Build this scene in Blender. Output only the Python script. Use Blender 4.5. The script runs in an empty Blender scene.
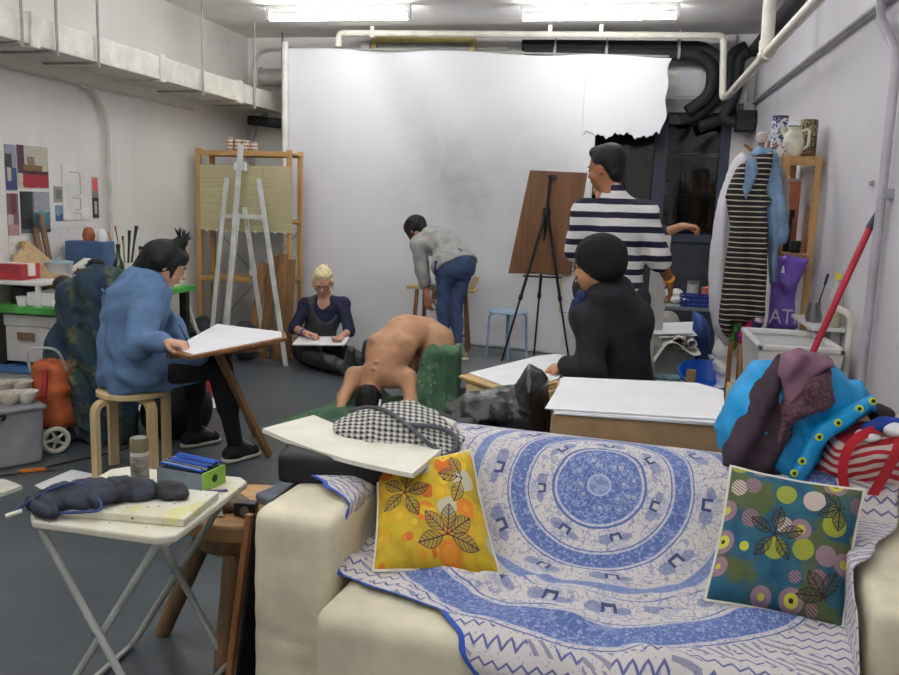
import bpy, bmesh, math, random
import numpy as np
from mathutils import Vector, Matrix, Euler

random.seed(7)
SC = bpy.context.scene
COL = SC.collection
PI = math.pi
def V(*a): return Vector(a[0] if len(a) == 1 else a)
def nrm(v): v = np.array(v, float); return v/np.linalg.norm(v)

# ------------------------------------------------------------------ object helpers
def props(o, label=None, cat=None, group=None, kind=None):
    if label: o['label'] = label
    if cat: o['category'] = cat
    if group: o['group'] = group
    if kind: o['kind'] = kind
    return o
def thing(name, label, cat, loc, group=None, rotz=0):
    o = bpy.data.objects.new(name, None); COL.objects.link(o)
    o.empty_display_size = .1
    o.location = loc; o.rotation_euler = (0, 0, rotz)
    return props(o, label, cat, group)
def world_of(o):
    m = Matrix.LocRotScale(o.location, o.rotation_euler, o.scale)
    return (world_of(o.parent) @ m) if o.parent else m
def link_mesh(name, me, mats, parent=None, smooth=True, local=False):
    """me has world coordinates (or the parent's own when local); origin moves to its base"""
    if not isinstance(mats, (list, tuple)): mats = [mats]
    for m in mats: me.materials.append(m)
    n = len(me.vertices)
    co = np.empty(n*3, np.float32); me.vertices.foreach_get('co', co); co = co.reshape(-1, 3)
    if parent is None:
        off = np.array([(co[:, 0].min()+co[:, 0].max())/2, (co[:, 1].min()+co[:, 1].max())/2, co[:, 2].min()])
        co = co-off
        o = bpy.data.objects.new(name, me); COL.objects.link(o); o.location = off
    else:
        if not local:
            M = np.array(world_of(parent).inverted())
            co = co @ M[:3, :3].T + M[:3, 3]
        o = bpy.data.objects.new(name, me); COL.objects.link(o); o.parent = parent
    me.vertices.foreach_set('co', co.astype(np.float32).ravel())
    me.polygons.foreach_set('use_smooth', [smooth]*len(me.polygons))
    me.update()
    return o
def dup(root, loc=None, rotz=None, label=None, name=None, group=None):
    r = root.copy(); COL.objects.link(r)
    if loc is not None: r.location = loc
    if rotz is not None: r.rotation_euler = (0, 0, rotz)
    if label: r['label'] = label
    if group: r['group'] = group
    for ch in list(root.children):
        c = ch.copy(); COL.objects.link(c); c.parent = r
        for g in ch.children:
            d = g.copy(); COL.objects.link(d); d.parent = c
    return r
def bevel(o, w=.004, seg=2, ang=.6):
    m = o.modifiers.new('b', 'BEVEL'); m.width = w; m.segments = seg; m.limit_method = 'ANGLE'; m.angle_limit = ang
    return o

class MB:
    """collects simple shapes in world coordinates, builds them as one mesh"""
    def __init__(s): s.v = []; s.f = []; s.mi = []; s.cur = 0
    def add(s, vs, fs):
        n = len(s.v); s.v += [tuple(p) for p in vs]
        for f in fs: s.f.append([i+n for i in f]); s.mi.append(s.cur)
        return s
    def box(s, c, size, rot=None, taper=1.0):
        hx, hy, hz = size[0]/2, size[1]/2, size[2]/2
        R = Euler(rot).to_matrix() if rot is not None and not isinstance(rot, Matrix) else (rot or Matrix.Identity(3))
        vs = []
        for z in (-1, 1):
            t = 1 if z < 0 else taper
            for x, y in ((-1, -1), (1, -1), (1, 1), (-1, 1)):
                vs.append(V(c)+R @ V(x*hx*t, y*hy*t, z*hz))
        return s.add(vs, [(3, 2, 1, 0), (4, 5, 6, 7), (0, 1, 5, 4), (1, 2, 6, 5), (2, 3, 7, 6), (3, 0, 4, 7)])
    def box2(s, a, b):
        return s.box([(a[i]+b[i])/2 for i in range(3)], [abs(b[i]-a[i]) for i in range(3)])
    def bar(s, a, b, w, t, up=(0, 0, 1)):
        a, b = V(a), V(b); d = b-a; L = d.length; d.normalize()
        u = V(up); x = d.cross(u)
        if x.length < 1e-4: x = d.cross(V(1, 0, 0))
        x.normalize(); y = x.cross(d)
        R = Matrix((x, y, d)).transposed()
        return s.box((a+b)/2, (w, t, L), R)
    def tube(s, pts, r, n=10, caps=True, closed=False):
        pts = [V(p) for p in pts]; N = len(pts)
        rs = r if isinstance(r, (list, tuple)) else [r]*N
        t0 = (pts[1]-pts[0]).normalized()
        x = t0.orthogonal().normalized(); vs = []
        for i, p in enumerate(pts):
            if i == 0: t = (pts[1]-pts[0])
            elif i == N-1: t = pts[-1]-pts[-2]
            else: t = (pts[i+1]-pts[i]).normalized()+(pts[i]-pts[i-1]).normalized()
            if t.length < 1e-9: t = t0.copy()
            t.normalize(); x = (x-t*x.dot(t)); x.normalize(); y = t.cross(x)
            k = 1.0
            for j in range(n):
                a = 2*PI*j/n; vs.append(p+(x*math.cos(a)+y*math.sin(a))*rs[i]*k)
        fs = []
        for i in range(N-1):
            for j in range(n):
                j2 = (j+1) % n; fs.append((i*n+j, i*n+j2, (i+1)*n+j2, (i+1)*n+j))
        if caps: fs.append(tuple(range(n-1, -1, -1))); fs.append(tuple((N-1)*n+j for j in range(n)))
        return s.add(vs, fs)
    def lathe(s, c, prof, n=20, axis=(0, 0, 1)):
        """prof: (radius, height) pairs from bottom to top"""
        R = V(0, 0, 1).rotation_difference(V(axis).normalized()).to_matrix(); vs = []
        for r, h in prof:
            for j in range(n):
                a = 2*PI*j/n; vs.append(V(c)+R @ V(max(r, 1e-4)*math.cos(a), max(r, 1e-4)*math.sin(a), h))
        fs = []; N = len(prof)
        for i in range(N-1):
            for j in range(n):
                j2 = (j+1) % n; fs.append((i*n+j, i*n+j2, (i+1)*n+j2, (i+1)*n+j))
        if prof[0][0] > 1e-3: fs.append(tuple(range(n-1, -1, -1)))
        if prof[-1][0] > 1e-3: fs.append(tuple((N-1)*n+j for j in range(n)))
        return s.add(vs, fs)
    def slab(s, poly, z0, z1):
        """vertical prism over an xy polygon (counter-clockwise)"""
        n = len(poly); vs = [(p[0], p[1], z0) for p in poly]+[(p[0], p[1], z1) for p in poly]
        fs = [tuple(range(n-1, -1, -1)), tuple(range(n, 2*n))]
        for i in range(n): j = (i+1) % n; fs.append((i, j, n+j, n+i))
        return s.add(vs, fs)
    def plate(s, pts, th):
        """planar polygon of 3d points thickened by th along its normal"""
        pts = [V(p) for p in pts]; nn = (pts[1]-pts[0]).cross(pts[2]-pts[0]).normalized()*th
        n = len(pts); vs = pts+[p+nn for p in pts]
        fs = [tuple(range(n-1, -1, -1)), tuple(range(n, 2*n))]
        for i in range(n): j = (i+1) % n; fs.append((i, j, n+j, n+i))
        return s.add(vs, fs)
    def grid(s, P, th=0.0):
        """P: array (nu, nv, 3); th>0 gives it thickness"""
        P = np.asarray(P, float); nu, nv, _ = P.shape
        def quads(o, flip):
            r = []
            for i in range(nu-1):
                for j in range(nv-1):
                    q = (o+i*nv+j, o+(i+1)*nv+j, o+(i+1)*nv+j+1, o+i*nv+j+1)
                    r.append(q[::-1] if flip else q)
            return r
        if th <= 0: return s.add(P.reshape(-1, 3), quads(0, False))
        du = np.gradient(P, axis=0); dv = np.gradient(P, axis=1); N = np.cross(du, dv)
        N /= (np.linalg.norm(N, axis=2, keepdims=True)+1e-9)
        Q = P-N*th; m = nu*nv
        fs = quads(0, False)+quads(m, True)
        for i in range(nu-1):
            fs.append((i*nv, m+i*nv, m+(i+1)*nv, (i+1)*nv)); a = i*nv+nv-1
            fs.append((a, a+nv, m+a+nv, m+a))
        for j in range(nv-1):
            fs.append((j, j+1, m+j+1, m+j)); a = (nu-1)*nv+j
            fs.append((a, m+a, m+a+1, a+1))
        return s.add(np.concatenate([P.reshape(-1, 3), Q.reshape(-1, 3)]), fs)
    def mesh(s, name='m'):
        me = bpy.data.meshes.new(name); me.from_pydata(s.v, [], s.f); 
        if any(s.mi): me.polygons.foreach_set('material_index', s.mi)
        me.validate(); return me
    def build(s, name, mat, parent=None, smooth=False, bev=0, local=False):
        o = link_mesh(name, s.mesh(name), mat, parent, smooth, local)
        if smooth:
            bm = bmesh.new(); bm.from_mesh(o.data); bmesh.ops.recalc_face_normals(bm, faces=bm.faces)
            for e in bm.edges:
                if len(e.link_faces) == 2 and e.calc_face_angle(0) > .7: e.smooth = False
            bm.to_mesh(o.data); bm.free()
        if bev: bevel(o, bev)
        return o

def arc(c, r, a0, a1, n, ax=(1, 0, 0), ay=(0, 0, 1)):
    c, ax, ay = V(c), V(ax), V(ay)
    return [c+ax*r*math.cos(a0+(a1-a0)*i/n)+ay*r*math.sin(a0+(a1-a0)*i/n) for i in range(n+1)]
def bend(pts, r, n=5):
    """round the corners of a polyline"""
    pts = [V(p) for p in pts]; out = [pts[0]]
    for i in range(1, len(pts)-1):
        a, b, c = pts[i-1], pts[i], pts[i+1]
        d1 = (a-b).normalized(); d2 = (c-b).normalized()
        q = min(r, (a-b).length*.48, (c-b).length*.48); p1 = b+d1*q; p2 = b+d2*q
        for k in range(n+1):
            t = k/n; out.append(p1*(1-t)**2+b*2*t*(1-t)+p2*t*t)
    out.append(pts[-1]); return out

# ------------------------------------------------------------------ smooth solids
def basis(f, u):
    """columns right, forward, up"""
    f = nrm(f); u = np.array(u, float); r = nrm(np.cross(f, u)); u = np.cross(r, f)
    return np.stack([r, f, u], 1)
class Sdf:
    def __init__(s, h=.01): s.h = h; s.ops = []; s.dis = []
    def cap(s, a, b, ra, rb=None, k=.03, flat=None, sub=False):
        s.ops.append(('cap', np.array(a, float), np.array(b, float), ra, ra if rb is None else rb, k, flat, sub)); return s
    def path(s, pts, rs, k=.02, flat=None):
        if not isinstance(rs, (list, tuple)): rs = [rs]*len(pts)
        for i in range(len(pts)-1): s.cap(pts[i], pts[i+1], rs[i], rs[i+1], k, flat)
        return s
    def ell(s, c, r, B=None, k=.03, sub=False):
        s.ops.append(('ell', np.array(c, float), np.array(r, float), np.eye(3) if B is None else B, k, sub)); return s
    def box(s, c, half, B=None, rd=.02, k=.02, sub=False):
        s.ops.append(('box', np.array(c, float), np.array(half, float), np.eye(3) if B is None else B, rd, k, sub)); return s
    def cloth(s, name, T, W, y=None, lean=0., leanx=0., k=.015):
        """a thick draped shape: outline in the x-z plane, swelling to +-T away from its edge"""
        y0, pts = OUTLINES[name]; s.ops.append(('poly', np.array(pts, float), y0 if y is None else y, T, W, lean, leanx, k, False)); return s
    def cut(s, p, n, k=.004): s.ops.append(('cut', np.array(p, float), nrm(n), k)); return s
    def disp(s, fn): s.dis.append(fn); return s
    def merge(s, o): s.ops += o.ops; return s
    def bounds(s, o):
        if o[0] == 'cap':
            r = max(o[3], o[4]); lo = np.minimum(o[1], o[2])-r; hi = np.maximum(o[1], o[2])+r
        elif o[0] == 'ell':
            e = np.sqrt(((o[3]*o[2])**2).sum(1)); lo = o[1]-e; hi = o[1]+e
        elif o[0] == 'box':
            e = np.abs(o[3]) @ (o[2]+0); lo = o[1]-e; hi = o[1]+e
        elif o[0] == 'poly':
            a, b = o[1].min(0), o[1].max(0); e = o[3]+abs(o[5])*(b[1]-a[1])+abs(o[6])*(b[0]-a[0]); lo = np.array([a[0], o[2]-e, a[1]]); hi = np.array([b[0], o[2]+e, b[1]])
        else: return None
        return lo, hi
    def field(s):
        h = s.h; los = []; his = []
        for o in s.ops:
            if o[0] == 'cut' or o[-1] is True: continue
            lo, hi = s.bounds(o); los.append(lo); his.append(hi)
        lo = np.min(los, 0)-.03-2*h; hi = np.max(his, 0)+.03+2*h
        n = np.ceil((hi-lo)/h).astype(int)+1
        F = np.full(n, .3, np.float32)
        ax = [lo[i]+h*np.arange(n[i]) for i in range(3)]
        for o in s.ops:
            b = s.bounds(o)
            if b is None: i0 = np.zeros(3, int); i1 = n
            else:
                m = .05+2*h; i0 = np.clip(((b[0]-m-lo)/h).astype(int), 0, n); i1 = np.clip(((b[1]+m-lo)/h).astype(int)+2, 0, n)
            if (i1 <= i0).any(): continue
            sl = tuple(slice(i0[i], i1[i]) for i in range(3))
            X, Y, Z = np.meshgrid(*[ax[i][sl[i]].astype(np.float32) for i in range(3)], indexing='ij', sparse=True)
            if o[0] == 'cut':
                _, p, nn, k = o
                d = (X-p[0])*nn[0]+(Y-p[1])*nn[1]+(Z-p[2])*nn[2]
                F[sl] = np.maximum(F[sl], d); continue
            if o[0] == 'cap':
                _, a, bb, ra, rb, k, flat, sub = o
                ab = bb-a; L = max(ab @ ab, 1e-12)
                x, y, z = X-a[0], Y-a[1], Z-a[2]
                t = np.clip((x*ab[0]+y*ab[1]+z*ab[2])/L, 0, 1)
                x = x-t*ab[0]; y = y-t*ab[1]; z = z-t*ab[2]
                if flat is not None:
                    fa, fs = nrm(flat[0]), flat[1]; c = (x*fa[0]+y*fa[1]+z*fa[2])*(1/fs-1)
                    x = x+c*fa[0]; y = y+c*fa[1]; z = z+c*fa[2]
                d = np.sqrt(x*x+y*y+z*z)-(ra+(rb-ra)*t)
            elif o[0] == 'poly':
                _, pts, y0, T, W, lean, leanx, k, sub = o
                x = X[:, 0, :]+0*Z[0, 0, :]; z = Z[0, 0, :]+0*x; d2 = np.full(x.shape, 9., np.float32); ins = np.zeros(x.shape, bool); n_ = len(pts)
                for i in range(n_):
                    a, b = pts[i], pts[(i+1) % n_]; e = b-a; L = e @ e+1e-12
                    t = np.clip(((x-a[0])*e[0]+(z-a[1])*e[1])/L, 0, 1); d2 = np.minimum(d2, np.hypot(x-a[0]-t*e[0], z-a[1]-t*e[1]))
                    if abs(e[1]) > 1e-9: ins ^= ((a[1] > z) != (b[1] > z)) & (x < a[0]+(z-a[1])*e[0]/e[1])
                d2 = np.where(ins, -d2, d2); m = pts.mean(0); yc = y0+lean*(z-m[1])+leanx*(x-m[0])
                q_ = np.clip(-d2/W, 0, 1); th = (T*np.sqrt(q_*(2-q_)))[:, None, :]; d3 = d2[:, None, :]; dy = np.abs(Y-yc[:, None, :])
                d = np.where(d3 > 0, np.sqrt(d3*d3+dy*dy), (dy-th)*.75)
            elif o[0] == 'ell':
                _, c, r, B, k, sub = o
                x, y, z = X-c[0], Y-c[1], Z-c[2]
                q = [(x*B[0, i]+y*B[1, i]+z*B[2, i])/r[i] for i in range(3)]
                k0 = np.sqrt(q[0]**2+q[1]**2+q[2]**2); k1 = np.sqrt((q[0]/r[0])**2+(q[1]/r[1])**2+(q[2]/r[2])**2)+1e-9
                d = k0*(k0-1)/k1
            else:
                _, c, hf, B, rd, k, sub = o
                x, y, z = X-c[0], Y-c[1], Z-c[2]
                q = [np.abs(x*B[0, i]+y*B[1, i]+z*B[2, i])-(hf[i]-rd) for i in range(3)]
                d = np.sqrt(np.maximum(q[0], 0)**2+np.maximum(q[1], 0)**2+np.maximum(q[2], 0)**2)+np.minimum(np.maximum(q[0], np.maximum(q[1], q[2])), 0)-rd
            A = F[sl]
            if sub:
                k = max(k, 1e-4); hh = np.clip(.5-.5*(A+d)/k, 0, 1); F[sl] = A*(1-hh)-d*hh+k*hh*(1-hh)
            else:
                k = max(k, 1e-4); hh = np.clip(.5+.5*(A-d)/k, 0, 1); F[sl] = A*(1-hh)+d*hh-k*hh*(1-hh)
        if s.dis:
            m = np.abs(F) < .07; idx = np.argwhere(m); P = lo+idx*h; v = F[m].astype(float)
            for fn in s.dis: v = v+fn(P[:, 0], P[:, 1], P[:, 2])
            F[m] = v
        return F, lo
    def mesh(s, name='m', grow=0.0):
        F, lo = s.field(); F = F-grow; h = s.h
        F[0] = F[-1] = 1; F[:, 0] = F[:, -1] = 1; F[:, :, 0] = F[:, :, -1] = 1
        I = F < 0
        c = [(0, 0, 0), (1, 0, 0), (0, 1, 0), (1, 1, 0), (0, 0, 1), (1, 0, 1), (0, 1, 1), (1, 1, 1)]
        nx, ny, nz = F.shape
        def sh(A, o): return A[o[0]:nx-1+o[0], o[1]:ny-1+o[1], o[2]:nz-1+o[2]]
        anyi = np.zeros((nx-1, ny-1, nz-1), bool); alli = np.ones((nx-1, ny-1, nz-1), bool)
        for o in c: q = sh(I, o); anyi |= q; alli &= q
        act = np.argwhere(anyi & ~alli); N = len(act)
        idx = -np.ones((nx-1, ny-1, nz-1), np.int64); idx[act[:, 0], act[:, 1], act[:, 2]] = np.arange(N)
        vals = np.stack([F[act[:, 0]+o[0], act[:, 1]+o[1], act[:, 2]+o[2]] for o in c], 1).astype(float)
        pos = np.zeros((N, 3)); cnt = np.zeros(N)
        for a in range(8):
            for b in range(a+1, 8):
                if sum(abs(c[a][i]-c[b][i]) for i in range(3)) != 1: continue
                cr = (vals[:, a] < 0) != (vals[:, b] < 0)
                t = np.where(cr, vals[:, a]/(vals[:, a]-vals[:, b]+1e-12), 0)
                for i in range(3): pos[:, i] += np.where(cr, c[a][i]+t*(c[b][i]-c[a][i]), 0)
                cnt += cr
        P = lo+(act+pos/cnt[:, None])*h
        faces = []
        for axn in range(3):
            o2 = [i for i in range(3) if i != axn]
            e = [0, 0, 0]; e[axn] = 1
            A = I[:-1] if axn == 0 else (I[:, :-1] if axn == 1 else I[:, :, :-1])
            B = I[1:] if axn == 0 else (I[:, 1:] if axn == 1 else I[:, :, 1:])
            w = np.argwhere(A != B); w = w[(w[:, o2[0]] > 0) & (w[:, o2[1]] > 0)]
            w = w[(w[:, o2[0]] < F.shape[o2[0]]-1) & (w[:, o2[1]] < F.shape[o2[1]]-1)]
            def cell(d0, d1):
                q = w.copy(); q[:, o2[0]] -= d0; q[:, o2[1]] -= d1; return idx[q[:, 0], q[:, 1], q[:, 2]]
            Q = np.stack([cell(1, 1), cell(0, 1), cell(0, 0), cell(1, 0)], 1)
            flip = ~A[w[:, 0], w[:, 1], w[:, 2]]
            if axn == 1: flip = ~flip
            Q[flip] = Q[flip][:, ::-1]
            faces.append(Q)
        Q = np.concatenate(faces); Q = Q[(Q >= 0).all(1)]
        return P, Q
    def build(s, name, mat, parent=None, extra=None, grow=0.0, smooth=2):
        P, Q = s.mesh(name, grow)
        if smooth:      # light relaxation of the surface
            n = len(P); nb = np.zeros((n, 3)); ct = np.zeros(n)
            E = np.concatenate([Q[:, [0, 1]], Q[:, [1, 2]], Q[:, [2, 3]], Q[:, [3, 0]]])
            for _ in range(smooth):
                nb[:] = 0; ct[:] = 0
                for i in range(3): nb[:, i] = np.bincount(E[:, 0], P[E[:, 1], i], n)+np.bincount(E[:, 1], P[E[:, 0], i], n)
                ct = np.bincount(E[:, 0], minlength=n)+np.bincount(E[:, 1], minlength=n)
                P = P*.6+.4*nb/np.maximum(ct, 1)[:, None]
        vs = P; fs = Q.tolist()
        if extra is not None:
            k = len(P); vs = np.concatenate([P, np.array([tuple(v) for v in extra.v])]); fs = fs+[[i+k for i in f] for f in extra.f]
        me = bpy.data.meshes.new(name); me.from_pydata(vs.tolist(), [], fs)
        return link_mesh(name, me, mat, parent, True)

def folds(d, freq, amp, warp=1.5, wf=None, seed=0, sharp=1.0):
    """wavy cloth folds: crests run across direction d"""
    d = nrm(d); rng = np.random.RandomState(seed); w = rng.normal(size=(3, 3)); wf = wf or freq*.45
    ph = rng.rand(4)*6
    def fn(x, y, z):
        t = x*d[0]+y*d[1]+z*d[2]
        q = sum(np.sin(wf*(x*w[i, 0]+y*w[i, 1]+z*w[i, 2])+ph[i]) for i in range(3))
        v = np.sin(freq*t+warp*q+ph[3])
        if sharp != 1: v = 1-2*np.abs(v)**sharp
        return amp*v
    return fn
def lumps(freq, amp, seed=0):
    rng = np.random.RandomState(seed); w = rng.normal(size=(6, 3)); ph = rng.rand(6)*6
    def fn(x, y, z): return amp*sum(np.sin(freq*(x*w[i, 0]+y*w[i, 1]+z*w[i, 2])+ph[i]) for i in range(6))/2.5
    return fn

# ------------------------------------------------------------------ materials
class E:
    """arithmetic on shader sockets"""
    nt = None
    def __init__(s, v): s.v = v
    @staticmethod
    def m(op, *a, clamp=False):
        n = E.nt.nodes.new('ShaderNodeMath'); n.operation = op; n.use_clamp = clamp
        for i, x in enumerate(a):
            if isinstance(x, E): E.nt.links.new(x.v, n.inputs[i])
            else: n.inputs[i].default_value = float(x)
        return E(n.outputs[0])
    def __add__(s, o): return E.m('ADD', s, o)
    __radd__ = __add__
    def __sub__(s, o): return E.m('SUBTRACT', s, o)
    def __rsub__(s, o): return E.m('SUBTRACT', o, s)
    def __mul__(s, o): return E.m('MULTIPLY', s, o)
    __rmul__ = __mul__
    def __truediv__(s, o): return E.m('DIVIDE', s, o)
    def __lt__(s, o): return E.m('LESS_THAN', s, o)
    def __gt__(s, o): return E.m('GREATER_THAN', s, o)
def esin(a): return E.m('SINE', a)
def eabs(a): return E.m('ABSOLUTE', a)
def efract(a): return E.m('FRACT', a)
def efloor(a): return E.m('FLOOR', a)
def emin(a, b): return E.m('MINIMUM', a, b)
def emax(a, b): return E.m('MAXIMUM', a, b)
def elen(x, y): return E.m('SQRT', x*x+y*y)
def eatan(y, x): return E.m('ARCTAN2', y, x)
def inside(a, lo, hi): return (a > lo)*(a < hi)
def sm(a, lo, hi):
    n = E.nt.nodes.new('ShaderNodeMapRange'); n.interpolation_type = 'SMOOTHSTEP'
    E.nt.links.new(a.v, n.inputs[0]); n.inputs[1].default_value = lo; n.inputs[2].default_value = hi
    return E(n.outputs[0])
def vec(x, y, z=0.0):
    n = E.nt.nodes.new('ShaderNodeCombineXYZ')
    for i, a in enumerate((x, y, z)):
        if isinstance(a, E): E.nt.links.new(a.v, n.inputs[i])
        else: n.inputs[i].default_value = a
    return E(n.outputs[0])
def xyz(s):
    n = E.nt.nodes.new('ShaderNodeSeparateXYZ'); E.nt.links.new(s.v, n.inputs[0]); return [E(o) for o in n.outputs]
def coord(kind='Object'):
    n = E.nt.nodes.new('ShaderNodeTexCoord'); return E(n.outputs[kind])
def attr(name):
    n = E.nt.nodes.new('ShaderNodeAttribute'); n.attribute_name = name; return E(n.outputs['Vector'])
def noise(v, scale, detail=3, rough=.5, dist=0, out=0):
    n = E.nt.nodes.new('ShaderNodeTexNoise'); E.nt.links.new(v.v, n.inputs['Vector'])
    n.inputs['Scale'].default_value = scale; n.inputs['Detail'].default_value = detail; n.inputs['Roughness'].default_value = rough; n.inputs['Distortion'].default_value = dist
    return E(n.outputs[out])
def voro(v, scale, feat='F1', out='Distance', rnd=1.0):
    n = E.nt.nodes.new('ShaderNodeTexVoronoi'); n.feature = feat; E.nt.links.new(v.v, n.inputs['Vector'])
    n.inputs['Scale'].default_value = scale; n.inputs['Randomness'].default_value = rnd
    return E(n.outputs[out])
def wn(v, out='Color'):
    n = E.nt.nodes.new('ShaderNodeTexWhiteNoise'); E.nt.links.new(v.v, n.inputs['Vector']); return E(n.outputs[out])
def rgb(c):
    if isinstance(c, E): return c
    n = E.nt.nodes.new('ShaderNodeRGB'); n.outputs[0].default_value = (*lin(c), 1); return E(n.outputs[0])
def mix(f, a, b):
    n = E.nt.nodes.new('ShaderNodeMix'); n.data_type = 'RGBA'
    if isinstance(f, E): E.nt.links.new(f.v, n.inputs[0])
    else: n.inputs[0].default_value = f
    for i, x in ((6, a), (7, b)):
        if isinstance(x, E): E.nt.links.new(x.v, n.inputs[i])
        else: n.inputs[i].default_value = (*lin(x), 1)
    return E(n.outputs[2])
def lin(c):
    """0-255 display colour to linear"""
    r = []
    for x in c[:3]:
        x = x/255.; r.append(x/12.92 if x <= .04045 else ((x+.055)/1.055)**2.4)
    return r
MATS = {}
def mat(name, col, rough=.6, var=.08, vs=6., bump=0., bs=60., metal=0., spec=.4, fn=None, sheen=0., trans=0., alpha=1., emit=None, coat=0., bumpfn=None):
    """col in display 0-255; var: gentle mottling; fn(): gives the colour socket"""
    if name in MATS: return MATS[name]
    m = bpy.data.materials.new(name); m.use_nodes = True; nt = m.node_tree; E.nt = nt
    b = nt.nodes['Principled BSDF']; b.inputs['Roughness'].default_value = rough
    b.inputs['Metallic'].default_value = metal; b.inputs['Specular IOR Level'].default_value = spec
    if sheen: b.inputs['Sheen Weight'].default_value = sheen
    if trans: b.inputs['Transmission Weight'].default_value = trans
    if coat: b.inputs['Coat Weight'].default_value = coat; b.inputs['Coat Roughness'].default_value = .1
    b.inputs['Alpha'].default_value = alpha
    if fn: c = fn()
    else:
        P = coord('Object'); f = noise(P, vs, 4, .6)
        d = [max(0, x*(1-var*1.6)) for x in col]; l = [min(255, x*(1+var*1.3)) for x in col]
        c = mix(sm(f, .3, .7), d, l)
    nt.links.new(c.v, b.inputs['Base Color'])
    if emit:
        b.inputs['Emission Color'].default_value = (*lin(emit[0]), 1); b.inputs['Emission Strength'].default_value = emit[1]
    if bump or bumpfn:
        bn = nt.nodes.new('ShaderNodeBump'); bn.inputs['Strength'].default_value = bump or .4; bn.inputs['Distance'].default_value = .01
        hgt = bumpfn() if bumpfn else noise(coord('Object'), bs, 4, .6)
        nt.links.new(hgt.v, bn.inputs['Height']); nt.links.new(bn.outputs[0], b.inputs['Normal'])
    MATS[name] = m; return m
def wood(name, a, b, scale=1., axis=2, rough=.55):
    def f():
        x, y, z = xyz(coord('Object')); q = [x*22*scale, y*22*scale, z*22*scale]; q[axis] = q[axis]*.09
        n1 = noise(vec(*q), 1.6, 5, .65, .6)
        return mix(sm(n1, .32, .7), a, b)
    return mat(name, a, rough, fn=f, bump=.05, bs=90)
def uvattr(o, uv):
    """store per-vertex pattern coordinates"""
    a = o.data.attributes.new('pat', 'FLOAT_VECTOR', 'POINT'); a.data.foreach_set('vector', np.asarray(uv, np.float32).ravel())

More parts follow.
